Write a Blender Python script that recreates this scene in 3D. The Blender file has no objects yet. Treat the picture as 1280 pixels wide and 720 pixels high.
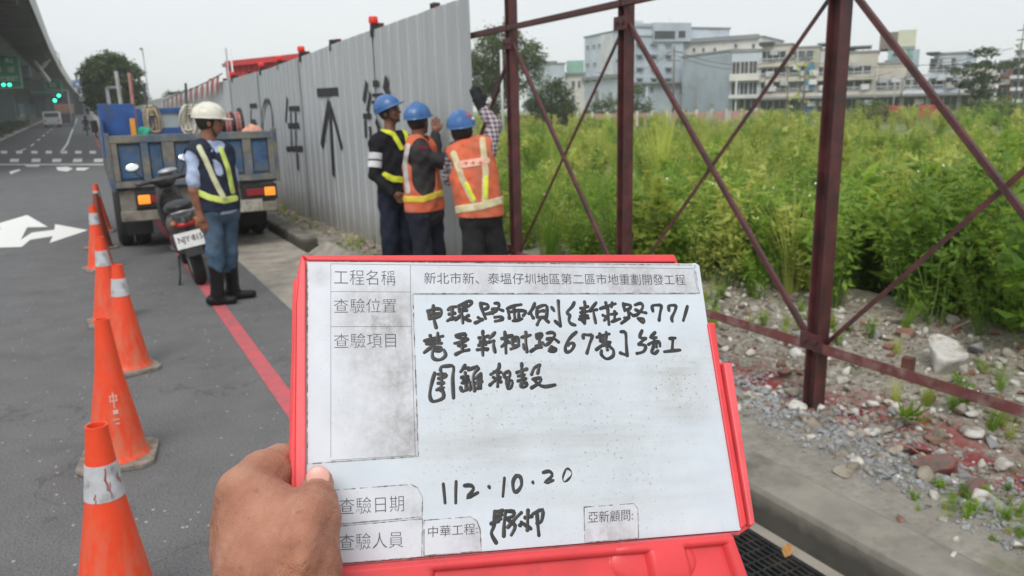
import bpy, math, random
import numpy as np
from mathutils import Vector, Matrix, Euler
random.seed(7); rng = np.random.default_rng(7)
PI = math.pi
scene = bpy.context.scene
COL = scene.collection
# ---------------------------------------------------------------- camera
EYE = Vector((0, 0, 1.6)); FPX = 960.0            # focal length in pixels of a 1280 wide picture
CR = Matrix(((0.87869573, 0.12870808, -0.4597043),
             (-0.47676473, 0.1876364, -0.8587712),
             (-0.02427353, 0.97376938, 0.22623877)))
cam_d = bpy.data.cameras.new('camera'); cam = bpy.data.objects.new('camera', cam_d); COL.objects.link(cam)
cam_d.sensor_width = 36; cam_d.lens = 27; cam_d.clip_start = 0.02; cam_d.clip_end = 5000
cam.matrix_world = Matrix.Translation(EYE) @ CR.to_4x4()
cam_d.dof.use_dof = True; cam_d.dof.focus_distance = 0.55; cam_d.dof.aperture_fstop = 27 / 1.75
scene.camera = cam
# ---------------------------------------------------------------- sky and sun (overcast morning)
SUN_EL, SUN_AZ = math.radians(50), math.radians(218)   # azimuth measured from +Y towards +X
w = bpy.data.worlds.new('World'); scene.world = w; w.use_nodes = True
wn, wl = w.node_tree.nodes, w.node_tree.links; wn.clear()
sky = wn.new('ShaderNodeTexSky'); sky.sky_type = 'NISHITA'; sky.sun_disc = False
sky.sun_elevation = SUN_EL; sky.sun_rotation = SUN_AZ; sky.air_density = 1.5; sky.dust_density = 4
b1 = wn.new('ShaderNodeBackground'); b1.inputs[1].default_value = 0.1; wl.new(sky.outputs[0], b1.inputs[0])
tc = wn.new('ShaderNodeTexCoord'); nz = wn.new('ShaderNodeTexNoise'); nz.inputs['Scale'].default_value = 1.3
nz.inputs['Detail'].default_value = 3
mp = wn.new('ShaderNodeMapping'); mp.inputs['Scale'].default_value = (1, 1, 3.5)
wl.new(tc.outputs['Generated'], mp.inputs[0]); wl.new(mp.outputs[0], nz.inputs[0])
cr = wn.new('ShaderNodeValToRGB'); cr.color_ramp.elements[0].position = .3; cr.color_ramp.elements[1].position = .75
cr.color_ramp.elements[0].color = (0.70, 0.745, 0.79, 1); cr.color_ramp.elements[1].color = (0.78, 0.805, 0.825, 1)
wl.new(nz.outputs[0], cr.inputs[0])
b2 = wn.new('ShaderNodeBackground'); b2.inputs[1].default_value = 1.0; wl.new(cr.outputs[0], b2.inputs[0])
mx = wn.new('ShaderNodeMixShader'); mx.inputs[0].default_value = 0.93
wo = wn.new('ShaderNodeOutputWorld')
wl.new(b1.outputs[0], mx.inputs[1]); wl.new(b2.outputs[0], mx.inputs[2]); wl.new(mx.outputs[0], wo.inputs[0])
sd = bpy.data.lights.new('sun', 'SUN'); sd.energy = 1.65; sd.angle = math.radians(30); sd.color = (1, .965, .92)
sun = bpy.data.objects.new('sun', sd); COL.objects.link(sun)
sdir = Vector((math.sin(SUN_AZ) * math.cos(SUN_EL), math.cos(SUN_AZ) * math.cos(SUN_EL), math.sin(SUN_EL)))
sun.rotation_euler = sdir.to_track_quat('Z', 'Y').to_euler(); sun.location = (0, 0, 60)
scene.view_settings.view_transform = 'Standard'; scene.view_settings.look = 'None'
scene.view_settings.exposure = 0.27; scene.view_settings.gamma = 1
scene.cycles.max_bounces = 6; scene.cycles.transparent_max_bounces = 8
scene.cycles.use_denoising = True
# ---------------------------------------------------------------- geometry helpers
def ray(x, y):
    return CR @ Vector(((x - 640) / FPX, -(y - 360) / FPX, -1.0))
def at(x, y, d):                    # point seen at (x, y) with depth d along the view axis
    return EYE + ray(x, y) * d
def onz(x, y, z=0.0):
    v = ray(x, y); return EYE + v * ((z - 1.6) / v.z)
def onx(x, y, X):
    v = ray(x, y); return EYE + v * (X / v.x)
def ony(x, y, Y):
    v = ray(x, y); return EYE + v * (Y / v.y)

def lk(o, parent=None):
    COL.objects.link(o)
    if parent is not None: o.parent = parent
    return o
def wloc(o):
    p = Vector((0, 0, 0))
    while o is not None:
        p += o.location; o = o.parent
    return p
def tag(o, label=None, cat=None, group=None, kind=None):
    if label: o['label'] = label
    if cat: o['category'] = cat
    if group: o['group'] = group
    if kind: o['kind'] = kind
    return o
def thing(name, label, cat, loc=(0, 0, 0), group=None, rz=0):
    o = bpy.data.objects.new(name, None); lk(o); o.location = loc; o.rotation_euler = (0, 0, rz)
    o.empty_display_size = .2
    return tag(o, label, cat, group)
def copy_tree(o, parent=None):
    c = o.copy(); COL.objects.link(c); c.parent = parent
    for ch in o.children: copy_tree(ch, c)
    return c

class MB:
    def __init__(s): s.v = []; s.f = []; s.m = []; s.mi = 0
    def add(s, vs, fs, mi=None):
        n = len(s.v); s.v += [tuple(a) for a in vs]
        s.f += [tuple(n + i for i in f) for f in fs]; s.m += [s.mi if mi is None else mi] * len(fs)
        return s
    def box(s, c, d, rot=None, mi=None, taper=1.0):
        hx, hy, hz = d[0] / 2, d[1] / 2, d[2] / 2
        vs = [Vector((x * (taper if z > 0 else 1), y * (taper if z > 0 else 1), z)) for x in (-hx, hx) for y in (-hy, hy) for z in (-hz, hz)]
        if rot is not None: vs = [rot @ a for a in vs]
        c = Vector(c); vs = [a + c for a in vs]
        return s.add(vs, [(0, 1, 3, 2), (4, 6, 7, 5), (0, 4, 5, 1), (2, 3, 7, 6), (0, 2, 6, 4), (1, 5, 7, 3)], mi)
    def box2(s, a, b, mi=None):
        a = Vector(a); b = Vector(b)
        return s.box((a + b) / 2, [abs(b[i] - a[i]) for i in range(3)], None, mi)
    def beam(s, p, q, w, h, up=(0, 0, 1), mi=None):
        p = Vector(p); q = Vector(q); z = (q - p).normalized(); u = Vector(up)
        if abs(z.dot(u)) > .99: u = Vector((0, 1, 0))
        x = z.cross(u).normalized(); y = x.cross(z).normalized()
        R = Matrix((x, y, z)).transposed()
        return s.box((p + q) / 2, (w, h, (q - p).length), R, mi)
    def angle(s, p, q, w, t, up=(1, 0, 0), mi=None):      # L-shaped rolled steel section
        p = Vector(p); q = Vector(q); z = (q - p).normalized(); u = Vector(up)
        x = z.cross(u).normalized(); y = x.cross(z).normalized()
        s.beam(p + x * w / 2, q + x * w / 2, w, t, y, mi)
        s.beam(p + y * (w / 2 + t / 2), q + y * (w / 2 + t / 2), t, w, y, mi)
        return s
    def tube(s, pts, rad, n=8, mi=None, cap=True, squash=None):
        pts = [Vector(p) for p in pts]; k = len(pts)
        if not hasattr(rad, '__len__'): rad = [rad] * k
        vs = []; ref = None
        for i, p in enumerate(pts):
            t = (pts[min(i + 1, k - 1)] - pts[max(i - 1, 0)])
            t = t.normalized() if t.length > 1e-9 else Vector((0, 0, 1))
            if ref is None: ref = Vector((0, 0, 1)) if abs(t.z) < .9 else Vector((1, 0, 0))
            x = t.cross(ref).normalized(); y = x.cross(t).normalized(); ref = y
            for j in range(n):
                a = 2 * PI * j / n
                vs.append(p + (x * math.cos(a) + y * math.sin(a) * (squash or 1)) * rad[i])
        fs = [(i * n + j, i * n + (j + 1) % n, (i + 1) * n + (j + 1) % n, (i + 1) * n + j) for i in range(k - 1) for j in range(n)]
        if cap: fs += [tuple(range(n))[::-1], tuple((k - 1) * n + j for j in range(n))]
        return s.add(vs, fs, mi)
    def lathe(s, prof, n=24, c=(0, 0, 0), mi=None, sx=1, sy=1, rot=None):
        c = Vector(c); vs = []
        for r, z in prof:
            for j in range(n):
                a = 2 * PI * j / n; v = Vector((r * math.cos(a) * sx, r * math.sin(a) * sy, z))
                vs.append((rot @ v if rot is not None else v) + c)
        k = len(prof)
        fs = [(i * n + j, i * n + (j + 1) % n, (i + 1) * n + (j + 1) % n, (i + 1) * n + j) for i in range(k - 1) for j in range(n)]
        return s.add(vs, fs, mi)
    def ell(s, c, r, n=12, m=8, rot=None, mi=None):
        prof = [(math.sin(PI * i / m), -math.cos(PI * i / m)) for i in range(m + 1)]
        prof[0] = (1e-4, -1); prof[-1] = (1e-4, 1)
        R = rot if rot is not None else Matrix.Identity(3)
        return s.lathe(prof, n, c, mi, 1, 1, R @ Matrix.Diagonal(Vector(r)))
    def prism(s, poly, h0, h1, fn, mi=None):              # poly in 2-D, fn(u, v, h) -> point
        n = len(poly)
        vs = [fn(u, v, h0) for u, v in poly] + [fn(u, v, h1) for u, v in poly]
        fs = [tuple(range(n))[::-1], tuple(range(n, 2 * n))] + [(i, (i + 1) % n, n + (i + 1) % n, n + i) for i in range(n)]
        return s.add(vs, fs, mi)
    def mesh(s, name, off=(0, 0, 0)):
        me = bpy.data.meshes.new(name); off = Vector(off)
        me.from_pydata([(a[0] - off[0], a[1] - off[1], a[2] - off[2]) for a in s.v], [], s.f)
        return me
    def build(s, name, mat, parent=None, smooth=False, off=None, loc=None, bevel=0, auto=None):
        """vertices are given in world space; they are stored relative to the parent (or to loc)"""
        base = Vector(loc) if loc is not None else (wloc(parent) if parent is not None else Vector((0, 0, 0)))
        if off is not None: base = Vector(off)
        me = s.mesh(name, base)
        mats = mat if isinstance(mat, (list, tuple)) else [mat]
        for m_ in mats: me.materials.append(m_)
        if len(mats) > 1: me.polygons.foreach_set('material_index', s.m)
        me.validate()
        if smooth: me.polygons.foreach_set('use_smooth', [True] * len(me.polygons))
        if auto is not None and hasattr(me, 'set_sharp_from_angle'):
            me.polygons.foreach_set('use_smooth', [True] * len(me.polygons)); me.set_sharp_from_angle(angle=math.radians(auto))
        me.update()
        o = bpy.data.objects.new(name, me); lk(o, parent)
        if loc is not None and parent is None: o.location = loc
        if bevel:
            b = o.modifiers.new('bevel', 'BEVEL'); b.width = bevel; b.segments = 2; b.limit_method = 'ANGLE'; b.angle_limit = math.radians(40)
        return o
def np_mesh(name, V, F, mat, parent=None, smooth=False):
    me = bpy.data.meshes.new(name)
    V = np.asarray(V, dtype=np.float32); F = np.asarray(F, dtype=np.int32); k = F.shape[1]
    me.vertices.add(len(V)); me.vertices.foreach_set('co', V.ravel())
    me.loops.add(F.size); me.loops.foreach_set('vertex_index', F.ravel())
    me.polygons.add(len(F)); me.polygons.foreach_set('loop_start', np.arange(0, F.size, k, dtype=np.int32))
    me.polygons.foreach_set('loop_total', np.full(len(F), k, dtype=np.int32))
    if smooth: me.polygons.foreach_set('use_smooth', np.ones(len(F), dtype=bool))
    me.update(calc_edges=True); me.validate()
    for m_ in (mat if isinstance(mat, (list, tuple)) else [mat]): me.materials.append(m_)
    o = bpy.data.objects.new(name, me); lk(o, parent); return o
# ---------------------------------------------------------------- smooth signed distance modelling (bodies, hands, clothes)
def s_cone(P, a, b, r1, r2):
    a = np.array(a, float); b = np.array(b, float); ab = b - a
    t = np.clip(((P - a) @ ab) / max(ab @ ab, 1e-12), 0, 1)
    return np.linalg.norm(P - a - t[..., None] * ab, axis=-1) - (r1 + (r2 - r1) * t)
def s_ell(P, c, r, R=None):
    q = P - np.array(c, float)
    if R is not None: q = q @ np.array(R, float)          # columns of R are the axes
    r = np.array(r, float)
    k0 = np.linalg.norm(q / r, axis=-1); k1 = np.linalg.norm(q / (r * r), axis=-1) + 1e-9
    return k0 * (k0 - 1) / k1
def s_min(a, b, k):
    h = np.clip(.5 + .5 * (b - a) / k, 0, 1); return b + (a - b) * h - k * h * (1 - h)
def s_max(a, b, k): return -s_min(-a, -b, k)
def grid_eval(fn, lo, hi, vx):
    lo = np.array(lo, float); hi = np.array(hi, float); n = np.ceil((hi - lo) / vx).astype(int) + 1
    ax = [lo[i] + np.arange(n[i]) * vx for i in range(3)]
    K = 4; m = (n + K - 1) // K; cx = [lo[i] + (np.arange(m[i]) * K + (K - 1) / 2) * vx for i in range(3)]
    C = np.stack(np.meshgrid(*cx, indexing='ij'), -1).astype(np.float32); c = fn(C).astype(np.float32)   # coarse pass, then only the cells near the surface
    near = np.abs(c) < K * vx * 1.25 + .014 * min(1, vx / .006)
    full = np.repeat(np.repeat(np.repeat(c, K, 0), K, 1), K, 2)[:n[0], :n[1], :n[2]].copy()
    msk = np.repeat(np.repeat(np.repeat(near, K, 0), K, 1), K, 2)[:n[0], :n[1], :n[2]]
    I = np.argwhere(msk); P = (I * vx + lo).astype(np.float32); full[msk] = fn(P); return full, lo
def surface_nets(f, lo, vx):
    s = f < 0; n = np.array(f.shape)
    acc = np.zeros(tuple(n - 1) + (3,), np.float32); cnt = np.zeros(tuple(n - 1), np.float32)
    for ax in range(3):
        sl0 = [slice(None)] * 3; sl1 = [slice(None)] * 3; sl0[ax] = slice(0, -1); sl1[ax] = slice(1, None)
        a = f[tuple(sl0)]; b = f[tuple(sl1)]; cross = s[tuple(sl0)] != s[tuple(sl1)]
        t = np.where(cross, a / np.where(np.abs(a - b) < 1e-12, 1, a - b), 0)
        o1, o2 = [i for i in range(3) if i != ax]
        for d1 in (0, 1):
            for d2 in (0, 1):
                sc = [None] * 3; sc[ax] = slice(None)
                sc[o1] = slice(d1, n[o1] - 1 + d1); sc[o2] = slice(d2, n[o2] - 1 + d2)
                c = cross[tuple(sc)]; tt = t[tuple(sc)]
                acc[..., ax] += c * tt; acc[..., o1] += c * d1; acc[..., o2] += c * d2; cnt += c
    act = cnt > 0; idx = -np.ones(act.shape, np.int64); idx[act] = np.arange(act.sum())
    ijk = np.argwhere(act); V = (ijk + acc[act] / cnt[act][:, None]) * vx + lo
    F = []
    for ax in range(3):
        o1, o2 = [(1, 2), (2, 0), (0, 1)][ax]
        sl0 = [slice(None)] * 3; sl1 = [slice(None)] * 3; sl0[ax] = slice(0, -1); sl1[ax] = slice(1, None)
        cr_ = s[tuple(sl0)] != s[tuple(sl1)]; inside0 = s[tuple(sl0)]
        e = np.argwhere(cr_); ok = (e[:, o1] > 0) & (e[:, o2] > 0) & (e[:, o1] < n[o1] - 1) & (e[:, o2] < n[o2] - 1); e = e[ok]
        q = []
        for d1, d2 in ((1, 1), (0, 1), (0, 0), (1, 0)):
            g = e.copy(); g[:, o1] -= d1; g[:, o2] -= d2; q.append(idx[g[:, 0], g[:, 1], g[:, 2]])
        q = np.stack(q, 1); fl = inside0[e[:, 0], e[:, 1], e[:, 2]]
        q[~fl] = q[~fl][:, ::-1]; F.append(q)
    return V, np.concatenate(F)
def sdf_obj(name, fn, lo, hi, vx, mat, parent, relax=0):
    f, lo2 = grid_eval(fn, lo, hi, vx); V, F = surface_nets(f, lo2, vx)
    for _ in range(relax):
        S = np.zeros_like(V); C = np.zeros(len(V))
        for a, b in ((0, 1), (1, 2), (2, 3), (3, 0)):
            np.add.at(S, F[:, a], V[F[:, b]]); np.add.at(S, F[:, b], V[F[:, a]])
            np.add.at(C, F[:, a], 1); np.add.at(C, F[:, b], 1)
        V = V * .4 + (S / C[:, None]) * .6
    return np_mesh(name, V, F, mat, parent, True)
# ---------------------------------------------------------------- materials
MATS = {}
def nd(t, kind, **kw):
    n = t.nodes.new(kind)
    for k, v in kw.items():
        if k in n.inputs.keys(): n.inputs[k].default_value = v
        else: setattr(n, k, v)
    return n
def ramp(t, pts):
    r = t.nodes.new('ShaderNodeValToRGB'); e = r.color_ramp.elements
    while len(e) < len(pts): e.new(.5)
    for i, (p, c) in enumerate(pts): e[i].position = p; e[i].color = (*c, 1) if len(c) == 3 else c
    return r
def mixc(t, fac, a, b, mode='MIX'):
    m = t.nodes.new('ShaderNodeMix'); m.data_type = 'RGBA'; m.blend_type = mode
    for s, v in ((m.inputs[0], fac), (m.inputs[6], a), (m.inputs[7], b)):
        if isinstance(v, (int, float)): s.default_value = v
        elif isinstance(v, (tuple, list)): s.default_value = (*v, 1) if len(v) == 3 else v
        else: t.links.new(v, s)
    return m.outputs[2]
def mth(t, op, a, b=0.0, clamp=False):
    m = t.nodes.new('ShaderNodeMath'); m.operation = op; m.use_clamp = clamp
    for s, v in ((m.inputs[0], a), (m.inputs[1], b)):
        if isinstance(v, (int, float)): s.default_value = v
        else: t.links.new(v, s)
    return m.outputs[0]
def noise(t, vec, scale, detail=3, rough=.55, dist=0):
    n = nd(t, 'ShaderNodeTexNoise', Scale=scale, Detail=detail, Roughness=rough, Distortion=dist)
    if vec is not None: t.links.new(vec, n.inputs[0])
    return n.outputs[0]
def coords(t, world=False, scale=None):
    if world: v = t.nodes.new('ShaderNodeNewGeometry').outputs['Position']
    else: v = t.nodes.new('ShaderNodeTexCoord').outputs['Object']
    if scale:
        m = t.nodes.new('ShaderNodeMapping'); m.inputs['Scale'].default_value = scale; t.links.new(v, m.inputs[0]); v = m.outputs[0]
    return v
def new_mat(name):
    m = bpy.data.materials.new(name); m.use_nodes = True; t = m.node_tree
    b = t.nodes['Principled BSDF']; MATS[name] = m; return m, t, b
def bump(t, b, h, strength=.3, dist=.01):
    n = nd(t, 'ShaderNodeBump', Strength=strength, Distance=dist); t.links.new(h, n.inputs['Height']); t.links.new(n.outputs[0], b.inputs['Normal'])
def pm(name, col, rough=.6, var=.25, scale=6, metal=0, bmp=0, bscale=None, dirt=None, dscale=2.5, dpos=.5, world=False, emit=None, spec=.5, bdist=.01, rnd=0):
    """plain surface with tonal variation, optional grime colour and fine relief"""
    if name in MATS: return MATS[name]
    m, t, b = new_mat(name); v = coords(t, world)
    n = noise(t, v, scale, 4)
    lo = tuple(c * (1 - var) for c in col); hi = tuple(min(1, c * (1 + var)) for c in col)
    c = ramp(t, [(.3, lo), (.7, hi)]); t.links.new(n, c.inputs[0]); out = c.outputs[0]
    if dirt is not None:
        n2 = noise(t, v, dscale, 6, .65)
        r2 = ramp(t, [(dpos - .06, (0, 0, 0)), (dpos + .14, (1, 1, 1))]); t.links.new(n2, r2.inputs[0])
        out = mixc(t, r2.outputs[0], out, dirt)
    if rnd:
        oi = t.nodes.new('ShaderNodeObjectInfo'); h = t.nodes.new('ShaderNodeHueSaturation'); t.links.new(out, h.inputs['Color'])
        t.links.new(mth(t, 'ADD', mth(t, 'MULTIPLY', oi.outputs['Random'], rnd * 2), 1 - rnd), h.inputs['Value']); out = h.outputs[0]
    t.links.new(out, b.inputs['Base Color'])
    rr = ramp(t, [(.3, (rough * .85,) * 3), (.7, (min(1, rough * 1.15),) * 3)]); t.links.new(n, rr.inputs[0]); t.links.new(rr.outputs[0], b.inputs['Roughness'])
    b.inputs['Metallic'].default_value = metal; b.inputs['Specular IOR Level'].default_value = spec
    if bmp: bump(t, b, noise(t, v, bscale or scale * 6, 4, .6), bmp, bdist)
    if emit:
        b.inputs['Emission Color'].default_value = (*emit[0], 1); b.inputs['Emission Strength'].default_value = emit[1]
    return m
def leafmat(name, col, col2, rnd=.35, trans=.46):
    if name in MATS: return MATS[name]
    m, t, b = new_mat(name)
    oi = t.nodes.new('ShaderNodeObjectInfo'); v = coords(t)
    n = noise(t, v, 4.0, 3); f = mth(t, 'ADD', mth(t, 'MULTIPLY', n, 1.1), mth(t, 'MULTIPLY', mth(t, 'SUBTRACT', oi.outputs['Random'], .5), rnd * 2))
    c = ramp(t, [(.2, col), (.85, col2)]); t.links.new(f, c.inputs[0])
    t.links.new(c.outputs[0], b.inputs['Base Color']); b.inputs['Roughness'].default_value = .55; b.inputs['Specular IOR Level'].default_value = .3
    tr = t.nodes.new('ShaderNodeBsdfTranslucent'); t.links.new(mixc(t, .5, c.outputs[0], (col2[0] * 1.6, col2[1] * 1.5, col2[2] * .8)), tr.inputs[0])
    ms = nd(t, 'ShaderNodeMixShader'); ms.inputs[0].default_value = trans
    t.links.new(b.outputs[0], ms.inputs[1]); t.links.new(tr.outputs[0], ms.inputs[2])
    t.links.new(ms.outputs[0], t.nodes['Material Output'].inputs[0]); return m
# ================================================================ GROUND, ROAD, VERGE
def sm(a, b, x):
    t = min(1, max(0, (x - a) / (b - a))); return t * t * (3 - 2 * t)
def rise(x, y):                      # the road climbs gently far away, the vacant lot stays level
    return 0.019 * max(0, y - 62) * (1 - sm(3, 14, x))
def grid(name, xs, ys, zf, mat, kind='structure', smooth=True):
    X, Y = np.meshgrid(xs, ys, indexing='ij'); Z = np.vectorize(zf)(X, Y)
    V = np.stack([X, Y, Z], -1).reshape(-1, 3); a, b = len(xs), len(ys)
    i = np.arange(a - 1)[:, None] * b + np.arange(b - 1)[None]; i = i.ravel()
    F = np.stack([i, i + b, i + b + 1, i + 1], 1)
    o = np_mesh(name, V, F, mat, None, smooth); o['kind'] = kind; return o

# --- asphalt
m, t, b = new_mat('asphalt'); v = coords(t, True)
big = noise(t, v, .35, 4); med = noise(t, v, 3.0, 5, .65); fin = noise(t, v, 120, 3, .8)
c = ramp(t, [(.25, (.105, .105, .106)), (.75, (.165, .164, .165))]); t.links.new(med, c.inputs[0])
c2 = mixc(t, mth(t, 'MULTIPLY', big, .45), c.outputs[0], (.19, .187, .184))
fr = ramp(t, [(.38, (.35, .35, .35)), (.60, (1.35, 1.35, 1.35))]); t.links.new(fin, fr.inputs[0]); c3 = mixc(t, .8, c2, fr.outputs[0], 'MULTIPLY')
vo = nd(t, 'ShaderNodeTexVoronoi', Scale=22.0); t.links.new(v, vo.inputs[0])                     # pale stones in the mix
st = ramp(t, [(.0, (1, 1, 1)), (.11, (1, 1, 1)), (.15, (0, 0, 0))]); t.links.new(vo.outputs['Distance'], st.inputs[0])
sel = mth(t, 'GREATER_THAN', nd(t, 'ShaderNodeSeparateColor').outputs[0] if False else noise(t, vo.outputs['Position'], 77.0, 0), .6)
c4 = mixc(t, mth(t, 'MULTIPLY', st.outputs[0], mth(t, 'MULTIPLY', sel, .9)), c3, (.50, .49, .47))
ck = nd(t, 'ShaderNodeTexVoronoi', Scale=.55); ck.feature = 'DISTANCE_TO_EDGE'                      # hairline cracks
cd = nd(t, 'ShaderNodeVectorMath'); cd.operation = 'ADD'; t.links.new(v, cd.inputs[0])
cn = nd(t, 'ShaderNodeTexNoise', Scale=2.5, Detail=5.0); t.links.new(v, cn.inputs[0]); t.links.new(cn.outputs['Color'], cd.inputs[1]); t.links.new(cd.outputs[0], ck.inputs[0])
cc = ramp(t, [(0, (1, 1, 1)), (.006, (0, 0, 0))]); t.links.new(ck.outputs['Distance'], cc.inputs[0])
c5 = mixc(t, mth(t, 'MULTIPLY', cc.outputs[0], mth(t, 'MULTIPLY', big, .8)), c4, (.035, .034, .033))
dr = noise(t, v, 1.1, 7, .7); ds = ramp(t, [(.58, (0, 0, 0)), (.72, (1, 1, 1))]); t.links.new(dr, ds.inputs[0])
c6 = mixc(t, mth(t, 'MULTIPLY', ds.outputs[0], .5), c5, (.06, .057, .053))
t.links.new(c6, b.inputs['Base Color']); b.inputs['Roughness'].default_value = .85; b.inputs['Specular IOR Level'].default_value = .35
bump(t, b, mth(t, 'ADD', fin, mth(t, 'MULTIPLY', med, .6)), .5, .004)
M_as = m

def concrete(name, col, stain, pos=.5, sc=2.0, bm=.35):
    return pm(name, col, .9, .22, 5, bmp=bm, bscale=60, dirt=stain, dscale=sc, dpos=pos, world=True, spec=.25, bdist=.006)
M_gut = concrete('gutter_concrete', (.34, .31, .265), (.20, .18, .155), .55)
M_kerb = concrete('kerb_concrete', (.25, .23, .195), (.13, .12, .10), .5, 3.2)
t = M_kerb.node_tree; b = t.nodes['Principled BSDF']; v = coords(t, True); sp = t.nodes.new('ShaderNodeSeparateXYZ'); t.links.new(v, sp.inputs[0])
old = b.inputs['Base Color'].links[0].from_socket; r = ramp(t, [(.07, (1, 1, 1)), (.15, (0, 0, 0))]); t.links.new(mth(t, 'ADD', sp.outputs[2], mth(t, 'MULTIPLY', mth(t, 'SUBTRACT', noise(t, v, 14, 5), .5), .06)), r.inputs[0])
t.links.new(mixc(t, mth(t, 'MULTIPLY', r.outputs[0], .85), old, (.05, .047, .04)), b.inputs['Base Color'])    # black algae and road dirt on the kerb face
M_bri = concrete('bridge_concrete', (.13, .16, .17), (.09, .115, .125), .5, .05, .05)

xs = sorted(set([-600, -300, -150, -80, -40, -20, -12, -6, -3, 0, 3, 5, 8, 11, 14, 20, 30, 45, 70, 110, 160, 230, 340, 520, 900]))
ys = [-60, -20, 0, 10, 20, 30, 40, 50, 62, 70, 80, 90, 110, 140, 180, 230, 300, 420, 600, 900, 1400]
M_soil = pm('lot_soil', (.22, .20, .11), .95, .3, .6, bmp=.4, bscale=20, dirt=(.12, .17, .04), dscale=.35, dpos=.42, world=True, spec=.2)
grid('ground', xs, ys, lambda x, y: rise(x, y) - .03 - (.05 if x < 3 else 0), M_soil)
ry = [-12, 0, 8, 20, 35, 50, 62, 66, 72, 80, 100, 130, 170, 220, 300]
grid('road', [-9, -6, -3, 0, 1.32], ry, lambda x, y: rise(x, y) + (.0 if x > -6.4 else 0), M_as)
def gut_z(x, y): return rise(x, y) + .0035
def gut_edge(y): return 1.3 if y > 4.0 else 1.3
grid('gutter_strip', [1.32, 1.6, 1.9, 2.11], ry, lambda x, y: rise(x, y) - (.012 if 1.5 < x < 2 else 0), M_gut)
M_lm = concrete('median_kerb', (.42, .41, .39), (.3, .29, .27), .55)
mb = MB()
for i in range(30):
    y0 = 22 + i * 9.3
    for yy in (y0,): mb.box((-6.05 - .0, yy + 4.6, rise(-6, yy + 4.6) + .07), (.22, 9.25, .2))
o = mb.build('median_kerb', M_lm); o['kind'] = 'structure'
# --- painted markings: sheets 4 mm above the asphalt
def worn(name, col, wear=.5):
    m, t, b = new_mat(name); v = coords(t, True)
    n = noise(t, v, 9, 7, .75); r = ramp(t, [(wear, col), (wear + .2, tuple(.55 * c + .45 * .12 for c in col))]); t.links.new(n, r.inputs[0])
    t.links.new(r.outputs[0], b.inputs['Base Color']); b.inputs['Roughness'].default_value = .75
    bump(t, b, noise(t, v, 200, 2), .3, .002); return m
M_wp = worn('white_road_paint', (.78, .78, .74), .60); M_rp = worn('red_road_paint', (.58, .10, .115), .40)
mb = MB()
def flat(poly, z=.004):
    P = [onz(x, y) for x, y in poly]; a = sum((P[i].x * P[(i + 1) % len(P)].y - P[(i + 1) % len(P)].x * P[i].y) for i in range(len(P)))
    if a < 0: P = P[::-1]
    mb.add([(p.x, p.y, rise(p.x, p.y) + z) for p in P], [tuple(range(len(P)))])
flat([(34, 269), (60, 284), (34, 284.5), (26, 300), (27, 309), (-8, 310), (-40, 312), (-20, 296), (2, 285.5), (-22, 287), (0, 279)])
flat([(69, 280.5), (110, 288), (62, 304), (66, 295.5), (38, 300), (27, 309), (26, 300), (40, 291), (68, 287.5)])
o = mb.build('turn_arrow_marking', M_wp); o['kind'] = 'structure'
mb = MB()
for x in (-14, 5, 24, 43, 61, 80, 98, 116): flat([(x - 4, 188.6 ), (x + 4, 188.6), (x + 4, 192), (x - 4, 192)])
for x in (-9, 18, 45, 71, 97, 123): flat([(x - 5, 198.5), (x + 6, 198.5), (x + 5, 202.6), (x - 6, 202.6)])
flat([(-20, 205.2), (135, 205.2), (135, 206.3), (-20, 206.3)])
flat([(70, 209), (84, 208.3), (91, 211), (84, 214.5), (72, 213)]); flat([(96, 209.8), (112, 209.8), (106, 213), (95, 213)])
flat([(13, 218), (12, 214.5), (24, 211.5), (26, 213)]); flat([(30, 206.6), (50, 206.6), (48, 208.5), (34, 208.5)])
o = mb.build('crossing_marking', M_wp); o['kind'] = 'structure'
mb = MB()
def strip(x, y0, y1, w, z=.004):
    n = max(1, int((y1 - y0) / 8))
    for i in range(n):
        a, c_ = y0 + (y1 - y0) * i / n, y0 + (y1 - y0) * (i + 1) / n
        if a < 62 < c_: segs = [(a, 62), (62, c_)]
        else: segs = [(a, c_)]
        for p, q in segs:
            mb.add([(x - w / 2, p, rise(x, p) + z), (x + w / 2, p, rise(x, p) + z), (x + w / 2, q, rise(x, q) + z), (x - w / 2, q, rise(x, q) + z)], [(0, 1, 2, 3)])
strip(-1.35, 47, 170, .14)
for i in range(14): strip(-3.45, 52 + i * 9, 56 + i * 9, .14)
o = mb.build('lane_marking', M_wp); o['kind'] = 'structure'
mb = MB(); strip(.81, .6, 34, .105); strip(.55, 52, 120, .1)
o = mb.build('red_kerb_line', M_rp); o['kind'] = 'structure'

# --- kerb: separate cast stones
kb = bpy.data.objects.new('kerb', None); lk(kb); kb['kind'] = 'structure'
ky = [-1.5, .2, 1.15, 2.6]
for i in range(len(ky) - 1):
    mb = MB(); n = 10
    a, c_ = ky[i] + .004, ky[i + 1] - .004
    mb.box(((2.105 + 2.34) / 2, (a + c_) / 2, .05 + .004 * i), (.235, c_ - a, .2)); mb.build('kerb_stone', M_kerb, kb, bevel=.03)
y = 9.35
for i in range(26):
    mb = MB(); L = 1.9
    mb.box((2.22 + random.uniform(-.008, .008) , y + L / 2, .045 + random.uniform(-.006, .006)), (.2, L - .012, .2), Matrix.Rotation(random.uniform(-.006, .006), 3, 'Z'))
    mb.build('kerb_stone', M_kerb, kb, bevel=.02); y += L
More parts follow.
